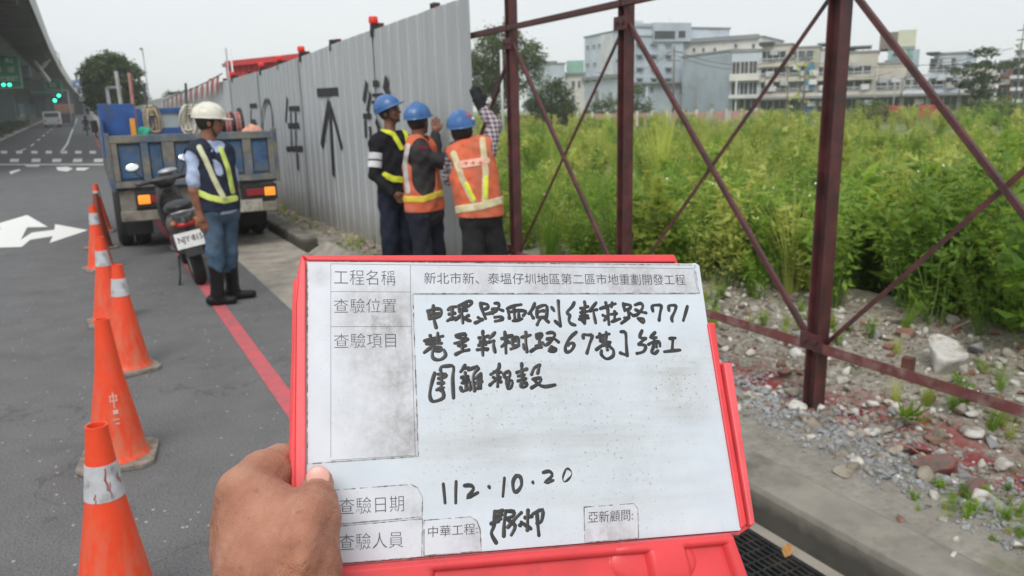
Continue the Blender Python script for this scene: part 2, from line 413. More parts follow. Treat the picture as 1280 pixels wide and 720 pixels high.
# --- verge: rubble strewn strip between kerb and weeds
from mathutils import noise as mn
def vz(x, y):
    n1 = mn.noise(Vector((x * 1.1, y * 1.1, 3))); n2 = mn.noise(Vector((x * 5, y * 5, 8))); n3 = mn.noise(Vector((x * 17, y * 17, 1)))
    edge = sm(2.58, 2.78, x + .20 * n1 + .05 * n2 - .10)
    flatz = .138 + .007 * n2 + .004 * n3 + .008 * n1
    rub = .12 + .06 * sm(2.6, 4.2, x) + .05 * n1 + .03 * n2 + .014 * n3
    if y > 4.6:                       # beyond the sheet fence the strip is lower
        k = sm(4.6, 7, y); flatz = flatz * (1 - k) + (.06 + .03 * n2 + .01 * n3) * k; rub = rub * (1 - .5 * k)
    h = flatz * (1 - edge) + rub * edge
    if x < 2.5 and y > 8: h = min(h, .12)
    return h * (1 - .6 * sm(9, 20, y) * (1 - sm(2.3, 2.5, x)))
m, t, b = new_mat('rubble_ground'); v = coords(t, True)
sp = t.nodes.new('ShaderNodeSeparateXYZ'); t.links.new(v, sp.inputs[0])
n1 = noise(t, v, 4, 6, .65); n2 = noise(t, v, 30, 5, .7); n3 = noise(t, v, 1.2, 3)
base = ramp(t, [(.3, (.13, .11, .085)), (.5, (.30, .27, .225)), (.7, (.44, .41, .36))]); t.links.new(n2, base.inputs[0])
con = ramp(t, [(.28, (.13, .12, .10)), (.48, (.26, .24, .205)), (.72, (.40, .37, .32))]); t.links.new(mth(t, 'ADD', mth(t, 'MULTIPLY', n1, .6), mth(t, 'MULTIPLY', n2, .4)), con.inputs[0])
xe = mth(t, 'ADD', sp.outputs[0], mth(t, 'MULTIPLY', mth(t, 'SUBTRACT', n1, .5), .5))
slab = ramp(t, [(.0, (1, 1, 1)), (.12, (0, 0, 0))]); t.links.new(mth(t, 'MULTIPLY', mth(t, 'SUBTRACT', xe, 2.62), 1.0), slab.inputs[0])
c1 = mixc(t, slab.outputs[0], base.outputs[0], con.outputs[0])
band = ramp(t, [(0, (0, 0, 0)), (.25, (0, 0, 0)), (.42, (1, 1, 1)), (.58, (1, 1, 1)), (.8, (0, 0, 0))])       # red oxide paint spilled under the frame
t.links.new(mth(t, 'ADD', mth(t, 'SUBTRACT', sp.outputs[0], 2.55), mth(t, 'MULTIPLY', mth(t, 'SUBTRACT', n3, .5), .5)), band.inputs[0])
yl = ramp(t, [(.30, (1, 1, 1)), (.42, (0, 0, 0))]); t.links.new(mth(t, 'MULTIPLY', sp.outputs[1], .1), yl.inputs[0])
rn = ramp(t, [(.42, (0, 0, 0)), (.56, (1, 1, 1))]); t.links.new(noise(t, v, 6, 6, .7), rn.inputs[0])
fac = mth(t, 'MULTIPLY', mth(t, 'MULTIPLY', band.outputs[0], rn.outputs[0]), mth(t, 'MULTIPLY', yl.outputs[0], 1.0))
c2 = mixc(t, fac, c1, (.27, .055, .055))
gn = ramp(t, [(.56, (0, 0, 0)), (.66, (1, 1, 1))]); t.links.new(noise(t, v, 2.6, 5, .6), gn.inputs[0])
c3 = mixc(t, mth(t, 'MULTIPLY', gn.outputs[0], .45), c2, (.10, .12, .035))
t.links.new(c3, b.inputs['Base Color']); b.inputs['Roughness'].default_value = .95; b.inputs['Specular IOR Level'].default_value = .2
bump(t, b, mth(t, 'ADD', n2, n1), .9, .016)
M_rub = m
grid('verge', list(np.arange(2.3, 5.0, .045)), list(np.arange(-1.5, 15, .06)), vz, M_rub)
grid('verge_far', [2.32, 2.6, 2.9, 3.6, 4.96], list(np.arange(14.9, 70, 2.5)), lambda x, y: .05 + (.0 if x < 3 else -.03), M_rub)
# driveway drop between the kerb stones
grid('crossover_slab', [2.1, 2.2, 2.32], list(np.arange(2.6, 9.4, .4)), lambda x, y: .006 + (x - 2.1) * .62, M_gut)

# --- trench drain beside the kerb
g = thing('drain_grate', 'black steel drain grate set beside the kerb below the red tray', 'drain grate', (1.93, 1.75, 0))
M_dk = pm('dark_steel', (.035, .036, .038), .5, .3, 20, .6, bmp=.2, dirt=(.09, .075, .06), dscale=9, dpos=.55)
gx0, gx1, gy0, gy1 = 1.66, 2.02, 1.0, 2.45
mb = MB(); zt = .016
for x in (gx0, gx1): mb.box((x, (gy0 + gy1) / 2, zt - .012), (.018, gy1 - gy0, .03))
for y in (gy0, gy1): mb.box(((gx0 + gx1) / 2, y, zt - .012), (gx1 - gx0 + .018, .018, .03))
mb.build('frame', M_dk, g)
mb = MB(); mb.box(((gx0 + gx1) / 2, (gy0 + gy1) / 2, -.006), (gx1 - gx0, gy1 - gy0, .012)); mb.build('pit', pm('pit_shade', (.012, .011, .01), .95), g)  # thin dark sheet; the pit's shade is put into its colour
bar = None
for i in range(13):
    x = gx0 + .028 + i * (gx1 - gx0 - .05) / 12
    mb = MB(); mb.box((x, (gy0 + gy1) / 2, zt - .009), (.008, gy1 - gy0 - .02, .02)); mb.build('bar', M_dk, g)
nb = 28
for i in range(nb):
    mb = MB(); y = gy0 + .03 + i * (gy1 - gy0 - .06) / (nb - 1); mb.box(((gx0 + gx1) / 2, y, zt - .008), (gx1 - gx0 - .02, .007, .014)); mb.build('cross_bar', M_dk, g)
# dead leaf on the gutter
lp = onz(985, 691, .02)
mb = MB(); lv = [(-.045, 0, .0), (-.02, .018, .008), (.02, .02, .012), (.05, .004, .004), (.022, -.014, -.002), (-.02, -.014, .0)]
R = Matrix.Rotation(.5, 3, 'Z')
mb.add([(R @ Vector(a)) + lp + Vector((0, 0, .006)) for a in lv], [(0, 1, 2, 3), (0, 3, 4, 5)])
tag(mb.build('fallen_leaf', pm('dry_leaf', (.42, .22, .07), .7, .3, 60), loc=lp), 'curled tan dead leaf lying by the drain grate', 'leaf')

# ================================================================ ROCKS
def ico(sub):
    import bmesh
    bm = bmesh.new(); bmesh.ops.create_icosphere(bm, subdivisions=sub, radius=1)
    V = np.array([v.co[:] for v in bm.verts]); F = np.array([[v.index for v in f.verts] for f in bm.faces]); bm.free(); return V, F
ICO = {s: ico(s) for s in (1, 2, 3, 4)}
def rock_vf(sub, r, cuts=9, squash=(1, .8, .6)):
    V, F = ICO[sub]; V = V.copy()
    for _ in range(cuts):
        n = r.normal(size=3); n /= np.linalg.norm(n); d = r.uniform(.30, .62) if sub < 3 else r.uniform(.22, .6)
        e = np.maximum(0, V @ n - d); V -= e[:, None] * n
    V += r.normal(size=V.shape) * (.035 if sub < 3 else .008)
    return V * np.array(squash), F
def euler_np(a):
    return np.array(Euler(a).to_matrix())
M_rock = {
 'white': pm('rock_white', (.58, .56, .52), .9, .25, 14, bmp=.5, bscale=60, dirt=(.30, .26, .2), dscale=10, dpos=.52, spec=.2),
 'grey': pm('rock_grey', (.31, .32, .325), .9, .3, 14, bmp=.5, bscale=60, dirt=(.21, .205, .19), dscale=9, dpos=.5, spec=.2),
 'tan': pm('rock_tan', (.34, .30, .245), .9, .3, 14, bmp=.5, bscale=60, dirt=(.20, .17, .135), dscale=9, dpos=.5, spec=.2),
 'brick': pm('rock_brick', (.25, .115, .085), .9, .3, 14, bmp=.5, bscale=60, dirt=(.22, .17, .13), dscale=9, dpos=.52, spec=.2)}
PROTO = [rock_vf(2, rng, 10, (1.25, 1.0, .85)) for _ in range(14)]
def scatter(name, n, region, size, mk, label=None, sub=None):
    Vs, Fs, k = [], [], 0; tries = 0
    while k < n and tries < n * 30:
        tries += 1; x, y, s = region()
        if x is None: continue
        V, F = PROTO[rng.integers(len(PROTO))]; sz = size() * s
        V = (V * sz * rng.uniform(.7, 1.25, 3)) @ euler_np((rng.uniform(-.4, .4), rng.uniform(-.4, .4), rng.uniform(0, 6.3))).T + np.array([x, y, vz(x, y) + sz * .12])
        Vs.append(V); Fs.append(F + len(V) * k); k += 1
    o = np_mesh(name, np.concatenate(Vs), np.concatenate(Fs), M_rock[mk]); o['kind'] = 'stuff'; return o
def reg_gravel():
    y = rng.uniform(.9, 4.6); x = rng.normal(2.82 + .05 * (y - 2), .14 if y < 3.5 else .2)
    if x < 2.5: return None, 0, 0
    return x, y, 1
def reg_all():
    y = rng.uniform(.7, 6.5); x = rng.uniform(2.55, 4.7)
    if x < 2.75 and rng.random() < .7: return None, 0, 0
    return x, y, 1
def reg_base():
    y = rng.uniform(6, 14); x = rng.normal(2.72, .12)
    if x < 2.45 or x > 3: return None, 0, 0
    return x, y, 1
E_ = lambda lo, k, hi: (lambda: min(hi, lo + rng.exponential(k)))
scatter('grey_gravel', 6500, reg_gravel, E_(.005, .0045, .024), 'grey')
scatter('pale_rubble', 1700, reg_all, E_(.007, .010, .05), 'white')
scatter('tan_rubble', 3000, reg_all, E_(.007, .011, .06), 'tan')
scatter('brick_rubble', 420, reg_all, E_(.008, .010, .045), 'brick')
scatter('fence_base_rubble', 900, reg_base, E_(.010, .014, .06), 'tan')
def rock(px, py, wpx, mk, label, squash=(1, .8, .6), seed=0, z=.17, rz=0, cat='rock', name='rock', sub=3, tilt=0, cuts=8):
    p = onz(px, py, z); d = (p - EYE).dot(CR @ Vector((0, 0, -1))); r = wpx / 2 / FPX * d
    V, F = rock_vf(sub, np.random.default_rng(seed), cuts, squash)
    V = V / np.abs(V).max(0) * np.array(squash) * (.75 if squash[2] > .3 else .9); V = (V * r * 1.12) @ euler_np((tilt, tilt * .4, rz)).T
    o = np_mesh(name, V, F, M_rock[mk]); o.location = (p.x, p.y, max(vz(p.x, p.y), .05) + r * squash[2] * .45)
    return tag(o, label, cat, 'larger stones in the rubble')
rock(1180, 458, 88, 'white', 'big pale angular boulder, the largest stone before the weeds', (1, .75, .8), 41, rz=.4, cuts=9)
rock(1000, 425, 30, 'grey', 'flat grey stone left of the tall steel post at weed edge', (1, .7, .4), 4)
rock(1095, 428, 26, 'grey', 'upright grey stone in shade just right of the tall steel post', (.8, .6, .9), 6)
rock(1132, 424, 38, 'brick', 'reddish brown stone just left of the big pale boulder', (1, .7, .5), 7)
rock(978, 462, 42, 'brick', 'flat reddish stone behind the bottom rail, left of the post', (1, .6, .4), 8, rz=.5)
rock(958, 482, 20, 'grey', 'small dark grey stone under the bottom rail left of the post', (1, .7, .5), 9)
rock(1186, 478, 40, 'tan', 'dark flat stone below the big pale boulder', (1, .6, .4), 10, rz=.4)
rock(1246, 492, 38, 'grey', 'grey flat stone behind the rail near right edge of picture', (1, .7, .4), 11)
rock(1220, 440, 40, 'grey', 'grey shaded boulder right of the big pale boulder', (1, .7, .6), 12)
rock(1238, 545, 44, 'grey', 'dark flat slab lying in front of the rail at right', (1, .5, .35), 13, rz=.7)
rock(1250, 625, 52, 'grey', 'large blue grey broken concrete piece in lower right rubble', (1, .6, .35), 14, rz=-.3)
rock(1200, 607, 46, 'grey', 'flat blue grey concrete piece, left of the largest such piece', (1, .6, .3), 15, rz=-.2)
rock(1195, 664, 20, 'white', 'bright white triangular chip in the lower right grass', (1, .6, .35), 16)
rock(1272, 672, 26, 'white', 'white stone at lower right edge of the picture', (1, .8, .6), 17)
rock(1128, 640, 18, 'brick', 'pinkish stone at the edge of the kerb slab', (1, .8, .6), 18)
rock(1190, 690, 30, 'white', 'pale mottled stone at the bottom beside a grass tuft', (1, .7, .5), 19)
rock(1168, 692, 18, 'white', 'small pale stone left of the mottled stone at bottom', (1, .7, .6), 20)
rock(1108, 532, 24, 'tan', 'brown stone beside the small bright weed at the rail', (1, .8, .6), 21)
rock(1085, 500, 18, 'white', 'white stone under the rail right of the tall post', (1, .8, .5), 22)
rock(895, 375, 30, 'tan', 'yellowish boulder half hidden at the weed edge beside the board', (1, .8, .6), 23)
rock(1056, 582, 34, 'tan', 'flat tan lump of old mortar on the gravel edge', (1, .8, .25), 24)
rock(1215, 520, 30, 'white', 'pale flat stone right of the bright weed behind the rail', (1, .7, .35), 25)
# broken pieces of concrete stained with red oxide, lying in a row under the rail
M_rock['stained'] = pm('rock_stained', (.15, .115, .10), .92, .4, 12, bmp=.8, bscale=50, dirt=(.23, .06, .055), dscale=9, dpos=.5)
rock(1138, 556, 74, 'stained', 'left one of three red stained concrete pieces in a row below the rail', (1, .42, .5), 31, rz=-.62, sub=4, cuts=12)
rock(1178, 582, 78, 'stained', 'middle one of three red stained concrete pieces in a row below the rail', (1, .45, .52), 32, rz=-.7, sub=4, cuts=12)
rock(1216, 606, 60, 'stained', 'right one of three red stained concrete pieces in a row below the rail', (1, .5, .5), 33, rz=-.6, sub=4, cuts=12)
scatter('broken_concrete', 130, reg_all, lambda: rng.uniform(.025, .055), 'white')
scatter('broken_concrete_grey', 60, reg_gravel, lambda: rng.uniform(.022, .042), 'grey')
mb = MB(); q = [onz(x, y, .2) for x, y in ((1118, 552), (1140, 560), (1165, 578))]; mb.tube(q, [.004, .0035, .002], 6)
tag(mb.build('twig', pm('twig', (.3, .13, .1), .8), loc=q[0]), 'thin reddish twig lying over the gravel by the long lump', 'twig')
mb = MB(); q = [onz(1172, 440, .22), onz(1195, 425, .36), onz(1211, 405, .42)]; q = [onz(1166, 432, .2), at(1190, 412, 4.4), at(1212, 401, 4.3)]; mb.tube(q, [.008, .007, .005], 6)
tag(mb.build('dry_stick', pm('twig2', (.2, .14, .1), .8), loc=q[0]), 'dry brown stick leaning in the shade above the big pale boulder', 'stick')
mb = MB(); p = onz(1134, 468, .17); mb.box((p.x, p.y, .2), (.055, .055, .13), Matrix.Rotation(.3, 3, 'Z')); M_ox0 = pm('rust_stub', (.14, .05, .04), .7, .3, 12)
tag(mb.build('steel_stub', M_ox0, loc=(p.x, p.y, .14)), 'short rusty steel stub sticking out of the rubble', 'steel stub')

# ================================================================ STEEL FRAME OF THE FENCE
M_ox = pm('red_oxide_paint', (.092, .026, .027), .5, .35, 9, bmp=.25, bscale=80, dirt=(.045, .022, .020), dscale=7, dpos=.5, spec=.5)
PX_ = 3.0
M_oxd = pm('red_oxide_dusty', (.15, .045, .042), .6, .3, 9, bmp=.25, bscale=80, dirt=(.25, .17, .15), dscale=11, dpos=.55)
fr_ = thing('steel_fence_frame', 'maroon steel post frame with crossed braces, not yet covered by sheets', 'fence frame', (PX_, 4.0, .1))
def hpost(y, z0=.0, z1=2.58, parent=None, x=PX_, name='post'):
    mb = MB(); s = .074; tk = .008
    mb.box((x, y - s / 2 + tk / 2, (z0 + z1) / 2), (s, tk, z1 - z0)); mb.box((x, y + s / 2 - tk / 2, (z0 + z1) / 2), (s, tk, z1 - z0))
    mb.box((x, y, (z0 + z1) / 2), (.007, s - 2 * tk - .0005, z1 - z0))
    return mb.build(name, M_ox, parent, bevel=.0015)
YS = [-.65, .88, 2.46, 4.03, 5.51]
for y in YS: hpost(y, .06, 2.58, fr_)
for i in range(len(YS) - 1):
    a, c_ = YS[i] + .042, YS[i + 1] - .042; ge = .006
    for z, nm, ws in ((.425, 'bottom_rail', .044), (2.2, 'top_rail', .034)):
        mb = MB(); xx = PX_ - .042
        mb.angle((xx, YS[i] + ge, z), (xx, YS[i + 1] - ge, z), ws, .005, (0, 0, 1)); mb.build(nm, M_oxd if nm[0] == 'b' else M_ox, fr_)
    for k, (za, zb) in enumerate(((.44, 2.13), (2.13, .44))):
        mb = MB(); xx = PX_ + (.010 if k else -.012)
        mb.angle((xx, a - .03, za), (xx, c_ + .03, zb), .021, .004, (1, 0, 0)); mb.build('brace', M_ox, fr_)
    for yy in (YS[i + 1],):
        for zz in (.47, 2.1):
            mb = MB(); mb.box((PX_ - .045, yy, zz), (.006, .13, .08), None); 
            for dy in (-.03, .03): mb.lathe([(.0001, .012), (.012, .012), (.012, 0)], 6, (PX_ - .048, yy + dy, zz), rot=Matrix.Rotation(-PI / 2, 3, 'Y'))
            mb.build('gusset_plate', M_ox, fr_)
mb = MB(); mb.angle((PX_ - .042, 5.52, 2.2), (PX_ - .042, 7.1, 2.2), .040, .005, (0, 0, 1)); mb.build('top_rail', M_ox, fr_)
mb = MB(); mb.angle((PX_ + .01, 5.5, 2.13), (PX_ + .01, 7.0, .44), .028, .005, (1, 0, 0)); mb.build('brace', M_ox, fr_)

# ================================================================ SHEET STEEL HOARDING
def Xf(y): return 2.925 - .15 * sm(7, 12.5, y) - .35 * sm(12, 60, y)
def zt_(y): return 2.52 - .16 * sm(6.5, 14, y)
m, t, b = new_mat('galvanised_sheet'); v = coords(t, True); vs = coords(t, True, (1, 1, .12))
n1 = noise(t, vs, 9, 4); n2 = noise(t, v, 1.1, 4)
c = ramp(t, [(.3, (.40, .42, .43)), (.7, (.48, .50, .51))]); t.links.new(n1, c.inputs[0])
c2 = mixc(t, mth(t, 'MULTIPLY', n2, .3), c.outputs[0], (.40, .41, .415))
oi = t.nodes.new('ShaderNodeObjectInfo'); h = t.nodes.new('ShaderNodeHueSaturation'); t.links.new(c2, h.inputs['Color'])
t.links.new(mth(t, 'ADD', mth(t, 'MULTIPLY', oi.outputs['Random'], .16), .92), h.inputs['Value'])
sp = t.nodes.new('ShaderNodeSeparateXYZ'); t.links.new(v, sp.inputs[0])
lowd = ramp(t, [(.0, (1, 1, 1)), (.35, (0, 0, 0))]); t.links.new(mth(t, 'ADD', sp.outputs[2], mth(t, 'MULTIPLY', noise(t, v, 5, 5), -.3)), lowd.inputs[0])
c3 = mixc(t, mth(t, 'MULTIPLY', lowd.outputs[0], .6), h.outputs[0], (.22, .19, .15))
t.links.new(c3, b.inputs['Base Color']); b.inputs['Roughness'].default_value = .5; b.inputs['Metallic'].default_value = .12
bump(t, b, n2, .2, .03)
M_gal = m
hd = thing('sheet_hoarding', 'tall grey ribbed sheet steel hoarding painted with black characters', 'fence', (Xf(6.5), 6.5, .1))
def sheet(y0, y1, parent, dx=0, zb=.03, zt=None, far=False):
    n = max(1, round((y1 - y0) / .25)); st = (y1 - y0) / n; prof = []
    for i in range(n):
        a = y0 + i * st
        prof += [(a, 0), (a + st - .055, 0), (a + st - .045, .022), (a + st - .012, .022), (a + st - .002, 0)]
    prof.append((y1, 0)); mb = MB(); k = len(prof)
    nz_ = 6
    for side, o_ in ((0, 0), (1, .0015)):
        vs_ = []
        for j in range(nz_ + 1):
            for (yy, d) in prof:
                z = zb + ((zt_(yy) if zt is None else zt) - zb) * j / nz_
                wob = .004 * math.sin(yy * 2.1 + z * 1.3) + .003 * math.sin(z * 4 + yy * 5)
                vs_.append((Xf(yy) + dx + d + o_ + wob, yy, z))
        fs = [(j * k + i, j * k + i + 1, (j + 1) * k + i + 1, (j + 1) * k + i) for j in range(nz_) for i in range(k - 1)]
        mb.add(vs_, fs if side else [f[::-1] for f in fs])
    return mb.build('panel', M_gal, parent)
y = 6.08; i = 0
while y < 40:
    L = .96 if i == 0 else (1.5 if y < 25 else 3.0)
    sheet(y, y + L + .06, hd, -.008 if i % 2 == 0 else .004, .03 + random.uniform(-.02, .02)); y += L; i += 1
mb = MB(); mb.box2((2.62, y, 0), (2.64, y + 30, 2.3)); mb.build('panel', M_gal, hd)
ps = [7.04, 8.54, 10.0, 11.42, 12.8, 14.25] + [15.7 + 1.5 * i for i in range(8)]
M_redl = pm('red_lamp_lens', (.62, .03, .025), .3, .2, 20, emit=((.9, .03, .02), .15)); M_blk = pm('black_plastic', (.02, .02, .021), .5, .3, 20)
for i, yy in enumerate(ps): hpost(yy, .0, zt_(yy) + .075, hd, Xf(yy) + .098)
for i, yy in enumerate([8.54, 11.42, 12.8, 14.25, 10.0, 17.2, 20.2]):      # flashing lamps clipped on the top edge
    z = zt_(yy); o_ = thing('warning_lamp', ['red warning lamp on the hoarding top, nearest to the workers', 'red warning lamp above the painted year characters, on a post top',
        'red warning lamp over the zero character, second above the truck side', 'red warning lamp on hoarding top just beyond the man in the white helmet',
        'black lampless bracket on the hoarding edge between red lamps', 'small red lamp far along the hoarding near the red roof', 'farthest small red lamp on the hoarding top edge'][i], 'warning lamp', (Xf(yy) + .02, yy - .02, z), 'lamps along the hoarding top')
    c_ = Vector((Xf(yy) + .02, yy - .02, z))
    mb = MB(); mb.box(c_ + Vector((0, 0, .03)), (.07, .06, .07)); mb.box(c_ + Vector((-.03, 0, -.03)), (.02, .05, .09)); mb.build('housing', M_blk, o_, bevel=.005)
    if i != 4:
        mb = MB(); mb.lathe([(.045, .068), (.052, .08), (.052, .125), (.045, .14), (.001, .145)], 16, c_); mb.build('lens', M_redl, o_, True)
# painted characters
M_bp = pm('black_spray_paint', (.022, .022, .023), .6, .35, 15, dirt=(.07, .072, .075), dscale=12, dpos=.6)
def hp(px, py):
    p = onx(px, py, 2.9)
    for _ in range(5): p = onx(px, py, Xf(p.y) - .013)
    return p
def hchar(name, strokes):
    k = 0; ch = bpy.data.objects.new(name, None); lk(ch, hd)
    for s_ in strokes:
        mb = MB()
        wd = s_[-1]; pts = [hp(*q) for q in s_[:-1]]
        for i in range(len(pts) - 1):
            a, c_ = pts[i], pts[i + 1]; d = (c_ - a).normalized(); nrm = d.cross(Vector((1, 0, 0))).normalized(); k += 1
            off = Vector((-.0006 * k, 0, 0)); wy = wd / 2 * (a.y / FPX)
            # widths along the fence look narrow from here: strokes drawn in metres
            n = 5; prev = None
            for j in range(n + 1):
                c0 = a + (c_ - a) * j / n + off; ww = Vector((0, nrm.y * s_[-1], nrm.z * s_[-1] ))
                ww = ww * (.8 if abs(d.z) > .5 else 1.0); cur = (c0 - ww / 2, c0 + ww / 2)
                if prev: mb.add([prev[0], cur[0], cur[1], prev[1]], [(0, 1, 2, 3)])
                prev = cur
        mb.build('stroke', M_bp, ch)
    return ch
def bar(x0, x1, ya, yb): # a short thick horizontal bar given by its picture corners
    return [(x0, (ya + yb) / 2), (x1, (ya + yb) / 2 - .32 * (x1 - x0) * .12), (yb - ya) / FPX * 9.2]
hchar('painted_character', [bar(312, 321, 128, 137), [(313.5, 137), (313.5, 155), .10], [(314, 152), (320, 153), (322, 168), (319, 184), (314, 185), .10]])
el = [(334 + 7 * math.sin(a), 164 - 39 * math.cos(a)) for a in [2 * PI * i / 20 for i in range(21)]]
hchar('painted_character', [el + [.075]])
hchar('painted_character', [[(359, 122), (357.2, 153), .13], bar(361, 374, 132, 140), bar(360, 374, 153, 162), bar(358, 378.5, 182, 190.5), [(363.5, 140), (363.5, 154), .09], [(369.5, 140), (369.5, 154), .09], [(364, 162), (364.5, 182), .08], [(369.5, 162), (370, 182), .08], [(371.5, 190), (372.5, 212), .12]])
hchar('painted_character', [bar(396, 423, 110, 121.5), [(411, 126), (406, 155), (402, 183), .15], [(414, 136), (421, 160), (427.5, 186), .13], [(411.5, 126), (413, 150), (417, 220), .13]])
hchar('painted_character', [[(458.3, 102), (454.5, 127), .12], bar(466, 473, 101, 108), [(483.5, 97), (480.5, 114), .15], [(463, 116), (459, 140), .10], bar(454, 464, 142, 149), [(456.5, 150), (457.5, 172), .10], [(462.5, 158), (464, 177), .10], bar(466, 480, 117, 121), bar(465, 482, 126, 130), [(470, 150), (475, 162), .1], [(484, 112), (488, 120), .09]])
M_ww = pm('pale_worn_paint', (.5, .51, .52), .7)
# ================================================================ INSPECTION BOARD
def rodr(r):
    r = Vector(r); return Matrix.Rotation(r.length, 3, r.normalized())
RB = rodr((-0.317807, 0.25446628, 0.03757369)); TB = Vector((-0.14064182, 0.01918226, -0.5264634))
BW, BH = .297, .1983
bd = thing('inspection_board', 'white inspection whiteboard in red plastic frame, filled in with marker, held up in front', 'whiteboard', (0, 0, 0))
bd.matrix_world = Matrix.Translation(EYE + CR @ TB) @ (CR @ RB).to_4x4()
BMI = (CR @ RB).transposed(); BO = EYE + CR @ TB
def bp(x, y, wz=0.0):               # point of the board plane seen at (x, y), board metres
    d = BMI @ ray(x, y); o = BMI @ (EYE - BO); k = (wz - o.z) / d.z; q = o + d * k
    return Vector((q.x, q.y, wz))
Z0 = (0, 0, 0)
def bfn(u, v, h): return Vector((u, v, h))
M_rp1 = pm('red_plastic', (.72, .055, .062), .38, .12, 22, bmp=.06, bscale=300, dirt=(.38, .045, .045), dscale=26, dpos=.66, bdist=.001)
M_rp2 = pm('red_plastic_scuffed', (.78, .10, .11), .45, .14, 30, bmp=.08, bscale=300, dirt=(.30, .06, .06), dscale=60, dpos=.68, bdist=.001)
def poly_px(pts, wz=0.0): return [tuple(bp(x, y, wz)[:2]) for x, y in pts]
# backing frame
out = [(376, 319), (843, 318), (848, 330), (872, 334), (884, 403), (894, 403), (900, 453), (912, 453), (941, 657), (925, 668), (600, 694), (418, 713), (381, 716), (362, 616), (361, 556), (366, 352), (371, 346)]
mb = MB(); mb.prism(poly_px(out, -.003), -.014, -.0025, bfn); mb.build('frame', M_rp1, bd, off=Z0, bevel=.0012)
# raised rims
mb = MB(); mb.prism(poly_px([(378, 319), (842, 318), (846, 327), (700, 327), (385, 325.5)], .002), -.0024, .002, bfn); mb.build('frame_rim', M_rp1, bd, off=Z0, bevel=.0008)
mb = MB(); mb.prism(poly_px([(376, 322), (382, 325), (382.5, 560), (382, 712), (372, 712), (369, 600), (371, 380)], .003), -.0024, .003, bfn); mb.build('frame_rim', M_rp2, bd, off=Z0, bevel=.001)
mb = MB(); mb.prism(poly_px([(369, 350), (375, 346), (371.5, 380), (369.5, 600), (372, 700), (364, 660), (363, 556)], .0), -.0024, -.0003, bfn); mb.build('frame_flange', M_rp1, bd, off=Z0, bevel=.0008)
mb = MB(); mb.prism(poly_px([(885, 404), (892, 404), (934, 655), (927, 661)], .002), -.0024, .0018, bfn); mb.build('frame_rim', M_rp1, bd, off=Z0, bevel=.0008)
mb = MB(); mb.prism(poly_px([(901, 455), (911, 455), (940, 655), (934, 658)], .0), -.0024, .0046, bfn); mb.build('frame_flange', M_rp2, bd, off=Z0, bevel=.001)
# white sheet
m, t, b = new_mat('whiteboard_sheet'); v = coords(t)
n1 = noise(t, v, 22, 6, .65); n2 = noise(t, v, 90, 4, .7); vv = coords(t, False, (1, .25, 1)); n3 = noise(t, vv, 130, 3, .6)
base = ramp(t, [(.3, (.54, .59, .645)), (.7, (.61, .66, .71))]); t.links.new(n1, base.inputs[0])
def spot(cx, cy, r, pw=1.0):
    s_ = nd(t, 'ShaderNodeVectorMath'); s_.operation = 'DISTANCE'; t.links.new(v, s_.inputs[0]); s_.inputs[1].default_value = (cx, cy, 0)
    return mth(t, 'MULTIPLY', mth(t, 'SUBTRACT', 1.0, mth(t, 'DIVIDE', s_.outputs['Value'], r), True), pw)
acc = None
for (px, py, r, pw) in ((845, 480, .04, 1.1), (700, 500, .07, .6), (610, 530, .06, .7), (760, 560, .09, .55), (880, 440, .02, .4), (560, 560, .04, .45), (660, 540, .05, .4)):
    q = bp(px, py); s_ = spot(q.x, q.y, r, pw); acc = s_ if acc is None else mth(t, 'MAXIMUM', acc, s_)
g1 = mth(t, 'MULTIPLY', acc, mth(t, 'ADD', mth(t, 'MULTIPLY', n2, 1.2), -.1), True)
c1 = mixc(t, g1, base.outputs[0], (.40, .395, .375))
sk = ramp(t, [(.63, (0, 0, 0)), (.70, (1, 1, 1))]); t.links.new(noise(t, v, 420, 2, .5), sk.inputs[0])
c2 = mixc(t, mth(t, 'MULTIPLY', mth(t, 'MULTIPLY', sk.outputs[0], mth(t, 'ADD', mth(t, 'MULTIPLY', acc, 1.2), .03)), .9, True), c1, (.16, .16, .155))
scx = nd(t, 'ShaderNodeTexVoronoi', Scale=30.0); t.links.new(coords(t, False, (.5, 2.2, 1)), scx.inputs[0])
scr = ramp(t, [(.62, (0, 0, 0)), (.7, (1, 1, 1))]); t.links.new(n3, scr.inputs[0])
mw = t.nodes.new('ShaderNodeMapping'); mw.inputs['Rotation'].default_value = (0, 0, .35); mw.inputs['Scale'].default_value = (6, 55, 1); t.links.new(v, mw.inputs[0])
wp = ramp(t, [(.46, (0, 0, 0)), (.70, (1, 1, 1))]); t.links.new(noise(t, mw.outputs[0], 1.0, 6, .65), wp.inputs[0])
c2b = mixc(t, mth(t, 'MULTIPLY', wp.outputs[0], mth(t, 'ADD', mth(t, 'MULTIPLY', acc, .9), .10), True), c2, (.36, .355, .34))
c3 = mixc(t, mth(t, 'MULTIPLY', scr.outputs[0], .15), c2b, (.45, .45, .44))
t.links.new(c3, b.inputs['Base Color']); b.inputs['Roughness'].default_value = .42; b.inputs['Specular IOR Level'].default_value = .35
bump(t, b, n2, .06, .001); M_wb = m
mb = MB(); mb.prism(poly_px([(383.5, 325), (700, 328), (862, 329.5), (869, 328.5), (874, 332), (884, 402), (927, 660), (925, 663), (600, 689.5), (382.5, 708)]), -.002, 0, bfn); mb.build('white_sheet', M_wb, bd, off=Z0)
